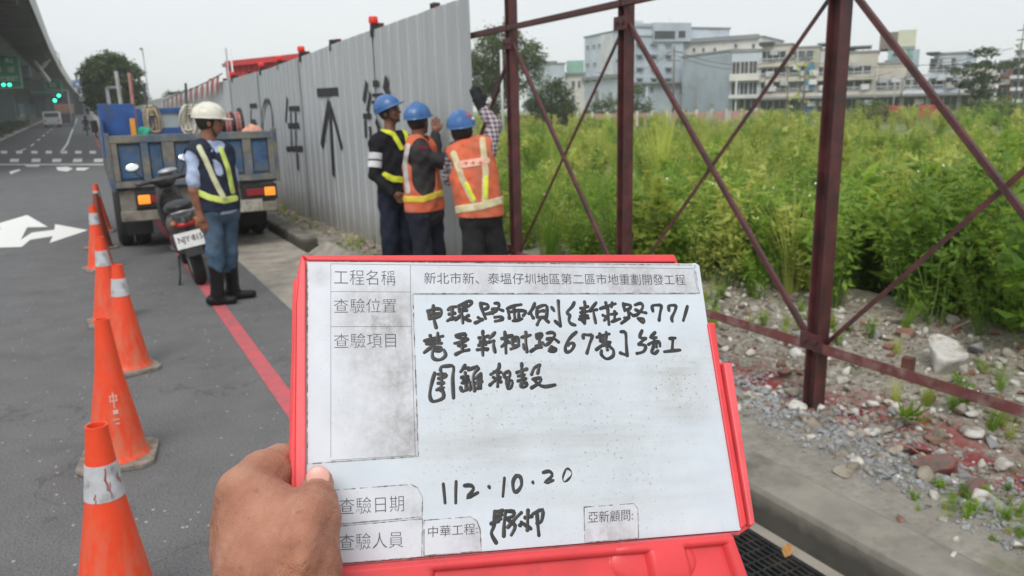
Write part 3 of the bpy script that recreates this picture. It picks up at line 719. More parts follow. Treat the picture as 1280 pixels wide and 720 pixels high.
# laminated label papers
m, t, b = new_mat('label_paper'); v = coords(t); n1 = noise(t, v, 30, 6, .7); n2 = noise(t, v, 140, 5, .7); vv = coords(t, False, (1, .3, 1)); n3 = noise(t, vv, 45, 5, .7)
base = ramp(t, [(.3, (.60, .62, .675)), (.7, (.66, .68, .73))]); t.links.new(n1, base.inputs[0])
acc = None
for (px, py, r, pw) in ((478, 400, .04, 1.1), (470, 440, .035, .8), (500, 470, .04, .9), (510, 540, .045, 1.0), (455, 480, .025, .4), (690, 360, .05, .7), (600, 362, .05, .5), (790, 362, .06, .8), (850, 356, .03, .8), (440, 520, .03, .3), (520, 640, .012, .8), (590, 675, .02, .6), (760, 665, .03, .9), (470, 570, .02, .4), (400, 345, .01, .6)):
    q = bp(px, py); s_ = nd(t, 'ShaderNodeVectorMath'); s_.operation = 'DISTANCE'; t.links.new(v, s_.inputs[0]); s_.inputs[1].default_value = (q.x, q.y, 0)
    k_ = mth(t, 'MULTIPLY', mth(t, 'SUBTRACT', 1.0, mth(t, 'DIVIDE', s_.outputs['Value'], r), True), pw); acc = k_ if acc is None else mth(t, 'MAXIMUM', acc, k_)
dd = mth(t, 'MULTIPLY', acc, mth(t, 'ADD', mth(t, 'MULTIPLY', mth(t, 'ADD', n2, n3), 1.7), -1.15), True)
c1 = mixc(t, mth(t, 'ADD', dd, .06, True), base.outputs[0], (.26, .245, .235))
sk = ramp(t, [(.66, (0, 0, 0)), (.72, (1, 1, 1))]); t.links.new(noise(t, v, 520, 2, .5), sk.inputs[0])
c2 = mixc(t, mth(t, 'MULTIPLY', sk.outputs[0], .28), c1, (.3, .28, .27))
t.links.new(c2, b.inputs['Base Color']); b.inputs['Roughness'].default_value = .4; bump(t, b, n2, .1, .001); M_lab = m
M_grime = pm('edge_grime', (.13, .12, .11), .8, .5, 200, dirt=(.45, .45, .45), dscale=160, dpos=.5)
M_line = pm('printed_line', (.10, .10, .11), .6, .2, 90)
def paper(name, pts, edge=True):
    q = poly_px(pts); mb = MB(); mb.prism(q, .00002, .00028, bfn); o = mb.build(name, M_lab, bd, off=Z0)
    if edge:
        cx = sum(p[0] for p in q) / len(q); cy = sum(p[1] for p in q) / len(q); mb = MB()
        n = len(q)
        for i in range(n):
            a = Vector((*q[i], 0)); c = Vector((*q[(i + 1) % n], 0)); d = (c - a); nn = Vector((-d.y, d.x, 0)).normalized(); k = max(2, int(d.length / .0025))
            for j in range(k):
                if random.random() < .06: continue
                w_ = random.uniform(.00012, .00042); s0, s1 = a + d * (j / k), a + d * ((j + 1) / k)
                mb.box(((s0 + s1) / 2) + Vector((0, 0, .0001)), (d.length / k, w_ * 2, .00042), Matrix.Rotation(math.atan2(d.y, d.x), 3, 'Z'))
        mb.build('grime_edge', M_grime, o, off=Z0)
    return o
pp = paper('heading_label', [(384.5, 326.5), (868, 331.5), (874, 366.5), (517, 367), (516, 369), (523, 570.5), (414, 577.5), (384.5, 580)])
paper('date_label', [(414, 613), (514, 605.5), (522, 610), (528, 622), (527.5, 646), (414, 656)])
paper('staff_label', [(418, 658.5), (528, 648.5), (527, 696), (418, 705)])
paper('contractor_label', [(530, 650.5), (588, 646), (596, 651), (600, 662), (601.5, 688.5), (530, 694.5)])
paper('consultant_label', [(730, 634), (792, 629.5), (797, 636), (798, 672.5), (731, 678)])
mb = MB()
def pline(pts, wz=.00034, w_=.00022):
    for i in range(len(pts) - 1):
        a = bp(*pts[i]); c = bp(*pts[i + 1]); d = c - a
        mb.box((a + c) / 2 + Vector((0, 0, wz)), (d.length, w_, .0001), Matrix.Rotation(math.atan2(d.y, d.x), 3, 'Z'))
pline([(413.5, 330), (413.5, 572)]); pline([(413.5, 330), (867, 336)], .00036); pline([(413.5, 364.6), (513, 365.2)], .00036); pline([(413.5, 408.5), (514, 408)], .00036)
pline([(513, 331.5), (513, 364.6), (519, 569)], .00038); pline([(413.5, 575.5), (521.5, 569)], .00036); pline([(867, 336), (871.5, 363)], .00034); pline([(519, 368), (519, 368.3), (870, 367.6)], .00001, .0003)
mb.build('ruled_lines', M_line, bd, off=Z0)
# printed characters
M_ink = pm('printed_ink', (.075, .075, .08), .6, .25, 150)
def bprint(txt, xl, yl, xr, yr, hpx, wz=.00042, bold=-.012, name='printed_text'):
    cu = bpy.data.curves.new('tmp', 'FONT'); cu.body = txt; cu.size = 1; cu.offset = bold; cu.resolution_u = 3; cu.extrude = 0
    to = bpy.data.objects.new('tmp', cu); COL.objects.link(to)
    me = bpy.data.meshes.new_from_object(to.evaluated_get(bpy.context.evaluated_depsgraph_get()))
    n = len(me.vertices); co = np.empty(n * 3); me.vertices.foreach_get('co', co); co = co.reshape(-1, 3)
    x0, x1 = co[:, 0].min(), co[:, 0].max(); y0, y1 = co[:, 1].min(), co[:, 1].max()
    a = bp(xl, yl); c = bp(xr, yr); up = bp(xl, yl - hpx); ex = (c - a); ey = (up - a)
    u = (co[:, 0] - x0) / (x1 - x0); v_ = (co[:, 1] - y0) / (y1 - y0)
    nw = np.outer(u, np.array(ex)) + np.outer(v_, np.array(ey)) + np.array(a); nw[:, 2] = wz
    me.vertices.foreach_set('co', nw.ravel()); me.materials.clear(); me.materials.append(M_ink); me.update()
    bpy.data.objects.remove(to); bpy.data.curves.remove(cu)
    me.name = name; o = bpy.data.objects.new(name, me); lk(o, bd); return o
bprint('工程名稱', 417.5, 356, 494.5, 357, 19)
bprint('新北市新、泰塭仔圳地區第二區市地重劃開發工程', 530, 355, 857, 356.5, 14.5, bold=-.004)
bprint('查驗位置', 417.5, 391.5, 495.5, 391, 18)
bprint('查驗項目', 417.5, 435.5, 495, 434.5, 18.5)
bprint('查驗日期', 424, 643.5, 505, 639, 20.5)
bprint('查驗人員', 424, 688.5, 504, 684, 20.5)
bprint('中華工程:', 535, 672, 597, 667.5, 14, bold=-.004)
bprint('亞新顧問:', 735, 654, 791, 650.5, 14.5, bold=-.002)
# marker handwriting, one polyline per stroke
M_mark = pm('black_marker', (.028, .027, .027), .35, .35, 60, dirt=(.06, .058, .055), dscale=120, dpos=.6)
def hand(name, ox, oy, s, strokes, rad=2.55, var=.15):
    mb = MB()
    for i, st in enumerate(strokes):
        P = [Vector((ox + x / s, oy + y / s)) for x, y in st]
        if len(P) == 2: P = [P[0], P[0].lerp(P[1], .5) + Vector((random.uniform(-.3, .3), random.uniform(-.3, .3))), P[1]]
        Q = [P[0]]                                   # smooth the polyline
        for k in range(len(P) - 1):
            p0 = P[max(k - 1, 0)]; p1 = P[k]; p2 = P[k + 1]; p3 = P[min(k + 2, len(P) - 1)]
            for q in (.33, .66, 1.0):
                Q.append(.5 * ((2 * p1) + (p2 - p0) * q + (2 * p0 - 5 * p1 + 4 * p2 - p3) * q * q + (3 * p1 - p0 - 3 * p2 + p3) * q ** 3))
        C = [bp(q.x, q.y) for q in Q]; n = len(C); h = .00012 + .00002 * (i % 11)
        rr = [rad * .52e-3 * (1 + var * math.sin(i * 2.3 + k * .9)) for k in range(n)]
        vs = []; m_ = 9
        for k in range(n):
            d = (C[min(k + 1, n - 1)] - C[max(k - 1, 0)]); d = d.normalized() if d.length > 0 else Vector((1, 0, 0)); nn = Vector((-d.y, d.x, 0))
            for a_, hh in ((-1, .00001), (-.6, .8), (0, 1), (.6, .8), (1, .00001)):
                vs.append(C[k] + nn * a_ * rr[k] + Vector((0, 0, h * hh + .00002)))
        fs = [(k * 5 + j, k * 5 + j + 1, (k + 1) * 5 + j + 1, (k + 1) * 5 + j) for k in range(n - 1) for j in range(4)]
        fs = [f[::-1] for f in fs]
        mb.add(vs, fs)
        for e, kk in ((0, 0), (n - 1, n - 1)):        # round ends
            c_ = C[kk]; ring = [c_ + Vector((math.cos(a) * rr[kk] * .98, math.sin(a) * rr[kk] * .98, .00002)) for a in [2 * PI * j / 14 for j in range(14)]]
            mb.add(ring + [c_ + Vector((0, 0, h + .00003 + .000006 * (kk > 0)))], [(j, (j + 1) % 14, 14) for j in range(14)])
    return mb.build(name, M_mark, bd, off=Z0, smooth=True)
A = (525, 365, 9.); B = (625, 365, 9.); Cc = (745, 365, 9.); D = (525, 405, 9.); E_5 = (625, 405, 9.); F6 = (745, 405, 9.); G7 = (525, 445, 7.111); H8 = (540, 580, 6.737)
hw = 'handwritten_character'
hand(hw, *A, [[(150, 155), (150, 240), (158, 310), (182, 400)], [(88, 215), (95, 250), (108, 300)], [(88, 215), (180, 190), (238, 205), (222, 272), (110, 298)], [(105, 252), (215, 240)]])
hand(hw, *A, [[(318, 200), (360, 172), (420, 165)], [(330, 250), (390, 240)], [(308, 325), (355, 300), (400, 292)], [(362, 175), (360, 310)], [(435, 158), (530, 108), (580, 112), (560, 150), (455, 200), (435, 158)], [(480, 160), (525, 135)], [(445, 218), (525, 208)], [(475, 205), (462, 255), (400, 312)], [(470, 255), (482, 350)], [(475, 300), (545, 265)], [(495, 300), (565, 325)]])
hand(hw, *A, [[(680, 128), (695, 190), (738, 300)], [(682, 128), (755, 140), (760, 180), (705, 200)], [(725, 250), (785, 240), (860, 215)], [(620, 348), (700, 312)], [(655, 288), (700, 312)], [(840, 128), (880, 130), (882, 175), (815, 240)], [(815, 195), (870, 190), (932, 210)], [(840, 285), (910, 280), (928, 310), (845, 330)]])
hand(hw, *B, [[(82, 188), (160, 155), (238, 142)], [(95, 220), (105, 295)], [(105, 228), (200, 210), (292, 218), (262, 265)], [(155, 175), (165, 290)], [(205, 205), (212, 280)], [(145, 325), (200, 318), (248, 300)]])
hand(hw, *B, [[(390, 130), (365, 190), (322, 245)], [(345, 240), (375, 292)], [(415, 175), (418, 285)], [(417, 180), (480, 152), (528, 165), (522, 285)], [(440, 222), (495, 212)], [(430, 288), (520, 280)], [(455, 290), (418, 368)], [(490, 290), (545, 338)], [(580, 172), (608, 212)], [(655, 102), (662, 220), (678, 382)], [(678, 382), (620, 328)]])
hand(hw, *B, [[(835, 118), (812, 165), (752, 232), (785, 262), (775, 318), (800, 358), (845, 373)]])
Q4 = (690, 360, 4.8)
hand(hw, *Q4, [[(195, 82), (202, 108)], [(172, 122), (215, 112)], [(185, 128), (182, 142)], [(172, 148), (215, 140)], [(197, 105), (195, 212)], [(168, 170), (215, 165)], [(165, 188), (218, 180)], [(195, 208), (182, 198)], [(265, 88), (225, 135)], [(228, 138), (268, 130)], [(248, 140), (262, 210)]], 2.4)
hand(hw, *Cc, [[(48, 188), (130, 160), (218, 132)], [(110, 122), (112, 178)], [(182, 118), (172, 168)], [(132, 182), (146, 365)], [(78, 262), (130, 282)], [(92, 320), (140, 272)], [(210, 222), (205, 318)], [(168, 252), (230, 242)], [(178, 335), (270, 302)]])
hand(hw, *Cc, [[(308, 130), (322, 212)], [(312, 138), (390, 150), (375, 190), (328, 202)], [(352, 200), (370, 280), (285, 353)], [(370, 232), (420, 260)], [(322, 292), (370, 290)], [(438, 147), (505, 128), (525, 175), (470, 250), (415, 268)], [(448, 202), (500, 222), (562, 235)], [(472, 298), (532, 302), (528, 345), (482, 312)]])
hand(hw, *Cc, [[(640, 215), (632, 160), (680, 148), (735, 156), (722, 230), (710, 318)]]); hand(hw, *Cc, [[(820, 208), (820, 160), (860, 150), (900, 158), (885, 220), (852, 290), (858, 330)]]); hand(hw, *Cc, [[(1028, 162), (1005, 245), (982, 322)]])
hand(hw, *D, [[(52, 190), (150, 165), (258, 137)], [(115, 132), (130, 215)], [(200, 102), (192, 205)], [(75, 222), (160, 218), (242, 217)], [(90, 190), (215, 180)], [(48, 322), (100, 280), (160, 240)], [(155, 268), (235, 262), (230, 300), (170, 300)], [(150, 270), (138, 360), (175, 400), (240, 398), (288, 350), (268, 292)]])
hand(hw, *D, [[(405, 130), (510, 112), (505, 150)], [(408, 135), (420, 152), (535, 172)], [(390, 218), (480, 200), (540, 172)], [(470, 172), (450, 250)], [(432, 242), (510, 245)], [(475, 240), (478, 308)], [(403, 342), (470, 310), (550, 292)]])
hand(hw, *D, [[(708, 82), (708, 130)], [(665, 157), (768, 138)], [(700, 155), (735, 195)], [(662, 240), (768, 205)], [(645, 290), (760, 282)], [(712, 135), (700, 240), (708, 352)], [(680, 200), (740, 230)], [(720, 270), (755, 290)], [(842, 97), (782, 162)], [(775, 205), (830, 192)], [(825, 192), (830, 260), (845, 316)]])
hand(hw, *E_5, [[(55, 92), (62, 200), (68, 328)], [(22, 165), (108, 142)], [(18, 255), (85, 205)], [(70, 182), (108, 212)], [(95, 132), (135, 132)], [(138, 162), (198, 152), (205, 232), (145, 235), (138, 162)], [(150, 192), (190, 188)], [(122, 282), (165, 265), (210, 240)], [(242, 150), (342, 125)], [(290, 95), (290, 200), (303, 312)], [(262, 232), (280, 285)]])
hand(hw, *E_5, [[(408, 122), (472, 112), (460, 155), (418, 160), (408, 122)], [(425, 140), (455, 135)], [(442, 162), (448, 250), (468, 262)], [(348, 308), (400, 275), (468, 260)], [(405, 250), (470, 215)], [(528, 105), (580, 95), (618, 122), (565, 200), (510, 240), (480, 212)], [(532, 170), (600, 162), (658, 203)], [(582, 258), (630, 280), (605, 308), (548, 303), (582, 258)], [(570, 285), (610, 285)]])
hand(hw, *E_5, [[(858, 92), (790, 155), (738, 248), (745, 315), (800, 300), (835, 235), (800, 215), (765, 240)]]); hand(hw, *E_5, [[(938, 160), (938, 122), (990, 125), (1038, 132), (1010, 220), (978, 328)]])
hand(hw, *F6, [[(10, 150), (80, 130), (150, 112)], [(42, 112), (52, 170)], [(115, 92), (112, 170)], [(50, 192), (160, 205)], [(80, 155), (80, 240)], [(110, 160), (110, 235)], [(5, 288), (80, 235), (150, 218)], [(80, 242), (155, 250)], [(62, 300), (60, 345), (120, 393), (190, 360), (195, 295), (170, 270)], [(120, 250), (128, 290)]])
hand(hw, *F6, [[(280, 88), (332, 100), (340, 220), (350, 355)], [(350, 352), (275, 326)]])
hand(hw, *F6, [[(518, 75), (492, 150), (558, 160)], [(558, 162), (482, 230)], [(482, 232), (558, 245), (535, 310), (460, 332)], [(663, 97), (612, 155), (678, 152)], [(592, 230), (640, 205), (708, 200), (720, 250)], [(655, 172), (642, 270), (622, 315), (660, 332), (698, 300)], [(680, 210), (680, 258)]])
hand(hw, *F6, [[(828, 165), (892, 158)], [(865, 168), (858, 300)], [(768, 313), (860, 302), (945, 293)]])
hand(hw, *G7, [[(130, 152), (105, 240), (88, 330), (98, 390), (135, 403), (208, 370), (202, 305)], [(182, 125), (190, 98), (240, 90), (298, 97), (290, 200), (298, 372)], [(155, 162), (228, 165), (218, 190), (165, 200)], [(190, 152), (185, 310)], [(162, 242), (208, 240)], [(148, 302), (208, 282)]])
hand(hw, *G7, [[(400, 82), (362, 140)], [(382, 112), (430, 108)], [(508, 92), (430, 125)], [(370, 192), (428, 182)], [(402, 150), (412, 300)], [(372, 240), (438, 232)], [(362, 282), (378, 315), (438, 282)], [(442, 232), (445, 300)], [(385, 215), (435, 208)], [(518, 112), (472, 180), (485, 308)], [(492, 200), (542, 160)], [(540, 158), (540, 288)], [(492, 242), (548, 228)], [(492, 288), (538, 280)], [(515, 192), (515, 288)]])
hand(hw, *G7, [[(705, 72), (695, 120), (628, 165)], [(622, 258), (660, 225), (712, 192)], [(655, 140), (720, 145)], [(690, 142), (690, 272)], [(652, 190), (718, 230)], [(742, 162), (788, 138), (798, 180), (762, 195), (742, 162)], [(772, 222), (818, 222), (812, 270), (782, 288), (768, 240)], [(790, 192), (782, 250)]])
hand(hw, *G7, [[(905, 68), (905, 115)], [(862, 147), (948, 117)], [(872, 180), (928, 167)], [(905, 120), (905, 240)], [(872, 222), (938, 202)], [(900, 242), (948, 242), (938, 272), (898, 272), (900, 242)], [(1063, 82), (1015, 108), (992, 163)], [(1060, 92), (1046, 153)], [(1002, 207), (1072, 197), (1058, 240), (992, 283)], [(1022, 217), (1052, 252), (1110, 273), (1200, 257)]])
hand(hw, *H8, [[(95, 168), (110, 328)]], 2.1, .05); hand(hw, *H8, [[(203, 148), (200, 328)]], 2.1, .05); hand(hw, *H8, [[(275, 182), (330, 182), (348, 215), (298, 283), (385, 242)]]); hand(hw, *H8, [[(478, 190), (486, 202)]], 2.2)
hand(hw, *H8, [[(610, 118), (597, 272)]], 2.0, .05); hand(hw, *H8, [[(708, 98), (682, 150), (688, 220), (715, 233), (753, 180), (745, 112), (708, 98)]]); hand(hw, *H8, [[(849, 150), (853, 162)]], 2.0)
hand(hw, *H8, [[(937, 72), (988, 62), (1012, 98), (955, 158), (1020, 138)]], 2.4); hand(hw, *H8, [[(1128, 42), (1102, 110), (1112, 150), (1150, 128), (1178, 80), (1152, 42), (1128, 42)]], 1.2, .5)
hand('signature', *H8, [[(530, 400), (522, 520), (500, 585), (540, 662)], [(530, 402), (592, 393)], [(530, 440), (590, 428)], [(530, 480), (580, 462)], [(620, 397), (608, 500), (605, 605)], [(620, 397), (688, 402), (678, 440), (620, 462)], [(500, 502), (560, 482)], [(752, 410), (700, 460), (640, 532)], [(640, 472), (700, 520), (668, 598)], [(808, 392), (805, 470), (803, 556)], [(750, 490), (832, 545)], [(738, 515), (746, 520)], [(785, 452), (840, 440)], [(848, 422), (930, 387), (922, 480), (885, 500)], [(885, 425), (900, 600)]])
# pen tray at the bottom: moulded pockets
tl, tr, bl_, br_ = bp(418, 712.5), bp(908, 670), bp(404, 770), bp(927, 722)
U = np.linspace(0, 1, 240); Vv = np.linspace(0, 1, 46)
def pocket(u, v, u0, u1, v0, v1):
    e = .008; ev = .07
    return sm(u0, u0 + e * 2, u) * (1 - sm(u1 - e * 2, u1, u)) * sm(v0, v0 + ev, v) * (1 - sm(v1 - ev, v1, v))
vs = []
for u in U:
    for v_ in Vv:
        p = tl.lerp(tr, u).lerp(bl_.lerp(br_, u), v_)
        h = .007 - .006 * max(pocket(u, v_, .215, .765, .12, 1.5), pocket(u, v_, .845, .985, .10, 1.5))
        h -= .005 * (1 - sm(0, .05, v_)) + .003 * (1 - sm(0, .012, u))
        dx = (u - .775) * .25 / .035; dy = (v_ - .42) / .55
        h += .0045 * max(0, 1 - dx * dx * 1.6 - dy * dy * .8) ** .5
        vs.append((p.x, p.y, h))
a = len(U); c = len(Vv); i = (np.arange(a - 1)[:, None] * c + np.arange(c - 1)[None]).ravel()
o = np_mesh('pen_tray', vs, np.stack([i, i + 1, i + c + 1, i + c], 1)[:, ::-1], M_rp1, bd, True)
so = o.modifiers.new('thick', 'SOLIDIFY'); so.thickness = .002; so.offset = -1
mb = MB(); mb.prism(poly_px([(381, 709), (600, 691), (926, 664.5), (925, 669), (600, 696), (381, 716)], .001), -.0024, .0012, bfn); mb.build('frame_rim', pm('grimy_red', (.42, .06, .065), .6, .3, 60, dirt=(.06, .03, .03), dscale=120, dpos=.56), bd, off=Z0, bevel=.0006)

# ================================================================ HAND HOLDING THE BOARD
def H(x, y, d): return at(x, y, d)
def hr(r, d): return r * d / FPX
hand_chain = [
  [(350, 1010, .34, 62), (348, 860, .375, 62), (345, 790, .40, 66), (344, 725, .425, 70), (338, 672, .443, 62)],     # forearm, wrist, back of the hand
  [(338, 690, .438, 55), (322, 640, .452, 45), (310, 618, .462, 36), (330, 596, .480, 31), (352, 585, .502, 28), (385, 590, .528, 24), (412, 600, .535, 21)],   # index finger goes behind
  [(330, 700, .44, 55), (305, 655, .458, 37), (303, 652, .475, 32), (345, 650, .515, 25), (395, 655, .525, 23), (425, 655, .528, 19)],
  [(330, 730, .435, 50), (302, 690, .452, 34), (310, 692, .475, 30), (350, 700, .51, 24), (395, 702, .516, 22), (420, 700, .518, 18)],
  [(335, 760, .42, 46), (305, 730, .44, 32), (315, 740, .465, 26), (350, 748, .495, 21), (388, 750, .502, 19), (405, 748, .505, 16)]]
thumb = [(365, 770, .405, 46), (372, 715, .420, 52), (378, 668, .434, 44), (391, 645, .440, 33), (396, 627, .449, 23), (398, 611, .463, 17), (398, 600, .4665, 16.5)]
def hand_sdf(P):
    d = None
    for ch in hand_chain:
        g_ = None
        for i in range(len(ch) - 1):
            a, c = ch[i], ch[i + 1]; s_ = s_cone(P, H(*a[:3]), H(*c[:3]), hr(a[3], a[2]), hr(c[3], c[2]))
            g_ = s_ if g_ is None else s_min(g_, s_, .006)
        d = g_ if d is None else s_min(d, g_, .007)
    g_ = None
    for i in range(len(thumb) - 1):
        a, c = thumb[i], thumb[i + 1]; s_ = s_cone(P, H(*a[:3]), H(*c[:3]), hr(a[3], a[2]), hr(c[3], c[2])); g_ = s_ if g_ is None else s_min(g_, s_, .005)
    d = s_min(d, g_, .008)
    d = s_min(d, s_cone(P, H(335, 665, .450), H(370, 680, .440), .015, .013), .010)
    for kx, ky, kd, kr in ((296, 607, .452, 15), (289, 650, .448, 13), (296, 690, .436, 12)):     # knuckles
        d = s_min(d, s_ell(P, H(kx + 8, ky + 8, kd + .004), (hr(kr, kd),) * 3), .012)
    for (a_, c2_) in (((299, 612, .451), (335, 700, .421)), ((291, 655, .447), (326, 730, .409)), ((300, 697, .435), (322, 750, .398))):   # tendons over the back of the hand
        d = s_min(d, s_cone(P, H(*a_), H(*c2_), .0045, .003), .007)
    d = s_min(d, s_cone(P, H(385, 640, .4225), H(377, 700, .395), .005, .004), .018)
    return d + .0003 * np.sin(P[..., 0] * 900 + P[..., 2] * 300) * np.sin(P[..., 2] * 700 + P[..., 1] * 500)
hp_ = thing('person', 'tanned left hand and wrist gripping the lower left corner of the board', 'person', H(345, 720, .42))
allp = [H(*q[:3]) for ch in hand_chain + [thumb] for q in ch]
lo = [min(p[i] for p in allp) - .035 for i in range(3)]; hi = [max(p[i] for p in allp) + .035 for i in range(3)]
m, t, b = new_mat('skin_hand'); v = coords(t, True)
n1 = noise(t, v, 26, 5, .6); n2 = noise(t, v, 160, 5, .7); n3 = noise(t, v, 700, 3, .6)
c = ramp(t, [(.30, (.23, .092, .052)), (.5, (.37, .165, .10)), (.72, (.49, .245, .165))]); t.links.new(n1, c.inputs[0])
c1 = mixc(t, mth(t, 'MULTIPLY', n2, .35), c.outputs[0], (.40, .14, .09))
fk = ramp(t, [(.68, (0, 0, 0)), (.76, (1, 1, 1))]); t.links.new(noise(t, v, 210, 1, .4), fk.inputs[0])
c2 = mixc(t, mth(t, 'MULTIPLY', fk.outputs[0], .4), c1, (.20, .08, .045))
kn = None
for (kx, ky, kd, r) in ((335, 575, .49, .022), (300, 600, .455, .014), (398, 600, .46, .014)):
    q = H(kx, ky, kd); s_ = nd(t, 'ShaderNodeVectorMath'); s_.operation = 'DISTANCE'; t.links.new(v, s_.inputs[0]); s_.inputs[1].default_value = q
    k_ = mth(t, 'SUBTRACT', 1.0, mth(t, 'DIVIDE', s_.outputs['Value'], r), True); kn = k_ if kn is None else mth(t, 'MAXIMUM', kn, k_)
c3 = mixc(t, mth(t, 'MULTIPLY', kn, .8, True), c2, (.56, .32, .22))
t.links.new(c3, b.inputs['Base Color']); b.inputs['Roughness'].default_value = .5; b.inputs['Specular IOR Level'].default_value = .35
b.inputs['Subsurface Weight'].default_value = .12; b.inputs['Subsurface Radius'].default_value = (.006, .002, .001); b.inputs['Subsurface Scale'].default_value = .6
vo = nd(t, 'ShaderNodeTexVoronoi', Scale=620.0); vo.feature = 'DISTANCE_TO_EDGE'; t.links.new(v, vo.inputs[0])
wr = nd(t, 'ShaderNodeTexWave', Scale=38.0, Distortion=14.0, Detail=3.0); wr.bands_direction = 'Z'; t.links.new(v, wr.inputs[0])
bump(t, b, mth(t, 'ADD', mth(t, 'ADD', mth(t, 'MULTIPLY', vo.outputs['Distance'], 1.3), mth(t, 'MULTIPLY', n2, 1.1)), mth(t, 'MULTIPLY', wr.outputs[0], .45)), .5, .0013)
M_skin = m
f_, lo2 = grid_eval(hand_sdf, lo, hi, .0016); V_, F_ = surface_nets(f_, lo2, .0016)
np_mesh('hand', V_ - np.array(wloc(hp_)), F_, M_skin, hp_, True)
m, t, b = new_mat('thumb_nail'); b.inputs['Base Color'].default_value = (.66, .36, .30, 1); b.inputs['Roughness'].default_value = .3
vw = (CR @ Vector((0, 0, 1)));  tn = H(397.5, 596.5, .4665 - .0088)
Rn = CR @ Matrix.Rotation(-.22, 3, 'X') @ Matrix.Rotation(.12, 3, 'Y')
mb = MB(); mb.ell(tn, (.0070, .0071, .0016), 24, 12, Rn); mb.build('nail', m, hp_, True)

# ================================================================ TRAFFIC CONES
def cone_mat(name, col, dirtc):
    m, t, b = new_mat(name); v = coords(t); n1 = noise(t, v, 8, 5, .65); vs = coords(t, False, (1, 1, .25)); n2 = noise(t, vs, 26, 6, .7)
    c = ramp(t, [(.3, tuple(x * .86 for x in col)), (.7, col)]); t.links.new(n1, c.inputs[0])
    r = ramp(t, [(.44, (0, 0, 0)), (.60, (1, 1, 1))]); t.links.new(n2, r.inputs[0])
    sp = t.nodes.new('ShaderNodeSeparateXYZ'); t.links.new(v, sp.inputs[0]); hr_ = ramp(t, [(.1, (1, 1, 1)), (.6, (.12, .12, .12))]); t.links.new(sp.outputs[2], hr_.inputs[0])
    c1 = mixc(t, mth(t, 'MULTIPLY', r.outputs[0], mth(t, 'MULTIPLY', hr_.outputs[0], .6)), c.outputs[0], dirtc)
    t.links.new(c1, b.inputs['Base Color']); b.inputs['Roughness'].default_value = .5; bump(t, b, n2, .1, .004); return m
M_cone = cone_mat('cone_orange', (.86, .066, .014), (.55, .20, .12)); M_coneb = cone_mat('cone_brown', (.25, .05, .03), (.13, .06, .045))
M_cb = pm('cone_base_rubber', (.27, .24, .20), .9, .25, 20, bmp=.3, dirt=(.13, .11, .09), dscale=14, dpos=.52)
M_band = pm('worn_white_sleeve', (.50, .51, .53), .55, .15, 20, dirt=(.22, .20, .19), dscale=22, dpos=.56); M_scar = pm('scar', (.30, .05, .03), .7)
def make_cone(px, py, label, body=M_cone, rz=0, band=(.47, .58), tilt=(0, 0), h=.7):
    p = onz(px, py, h); th = thing('traffic_cone', label, 'traffic cone', (0, 0, 0), 'traffic cones along the lane')
    mb = MB(); k = .168; c = .045
    poly = [(-k + c, -k), (k - c, -k), (k, -k + c), (k, k - c), (k - c, k), (-k + c, k), (-k, k - c), (-k, -k + c)]
    mb.prism(poly, 0.001, .028, lambda u, v, w_: Vector((u, v, w_))); mb.build('base', M_cb, th, off=Z0, bevel=.006)
    mb = MB(); prof = [(.140, .029), (.132, .045), (.126, .06), (.098, .2), (.075, .34), (.055, .47)]
    R0 = lambda z: np.interp(z, [.045, .06, .47, .66, h], [.132, .126, .0555, .0345, .031])
    prof = [(.142, .029)] + [(float(R0(z)), z) for z in (.045, .06, .15, .25, .36, .46, .52, .58, .62, .66, .692)] + [(.0315, h), (.026, h), (.024, .66), (.03, .5), (.06, .3)]
    mb.lathe(prof, 40); mb.build('cone_body', body, th, off=Z0, auto=50)
    if band:
        mb = MB(); z0, z1 = band; pr = [(float(R0(z)) + .0022, z) for z in np.linspace(z0, z1, 6)]
        pr = [(pr[0][0] - .002, z0 - .001)] + pr + [(pr[-1][0] - .002, z1 + .001)]
        mb.lathe(pr, 40); bo = mb.build('reflective_sleeve', M_band, th, off=Z0, auto=50)
    th.location = (p.x, p.y, .0); th.rotation_euler = (tilt[0], tilt[1], rz); return th
c0 = make_cone(111, 534, 'nearest orange cone with torn white sleeve, in the bottom left corner', rz=.35, tilt=(0, .03))
for (a, z0, z1, w_) in ((4.55, .505, .575, .006), (4.7, .48, .53, .004), (5.3, .52, .55, .006), (3.9, .47, .5, .005), (5.5, .505, .53, .004)):
    mb = MB(); q = []
    for k in range(5):
        z = z0 + (z1 - z0) * k / 4; r = np.interp(z, [.47, .66], [.0555, .0345]) + .0034
        for s_ in (-1, 1): aa = a + s_ * w_ / r * .5 * (1 - .5 * abs(k - 2) / 2) + .06 * math.sin(k * 2.2); q.append((r * math.cos(aa), r * math.sin(aa), z))
    mb.add(q, [(2 * k, 2 * k + 1, 2 * k + 3, 2 * k + 2) for k in range(4)]); mb.build('tear', M_scar, c0, off=Z0)
c1_ = make_cone(123, 399, 'plain orange cone without sleeve, second nearest of the row', rz=-.16, band=None, tilt=(0, .02))
for (a, z, w_, h_) in ((4.95, .345, .036, .005), (4.95, .322, .036, .005), (4.79, .334, .005, .026), (5.11, .334, .005, .026), (4.95, .325, .005, .075), (4.97, .27, .022, .02), (4.95, .235, .028, .006), (4.99, .215, .018, .008)):
    r = np.interp(z, [.06, .47], [.126, .0555]) + .002
    mb = MB(); mb.box((r * math.cos(a), r * math.sin(a), z), (.002, w_, h_), Matrix.Rotation(a, 3, 'Z') @ Matrix.Rotation(-.17, 3, 'Y'))
    fmk = mb.build('faded_mark', pm('faded_mark', (.72, .42, .36), .7), c1_, off=Z0)
make_cone(143, 331, 'orange cone with white sleeve, third in the row, standing right of the others', rz=.28, band=(.50, .61), tilt=(0, .02))
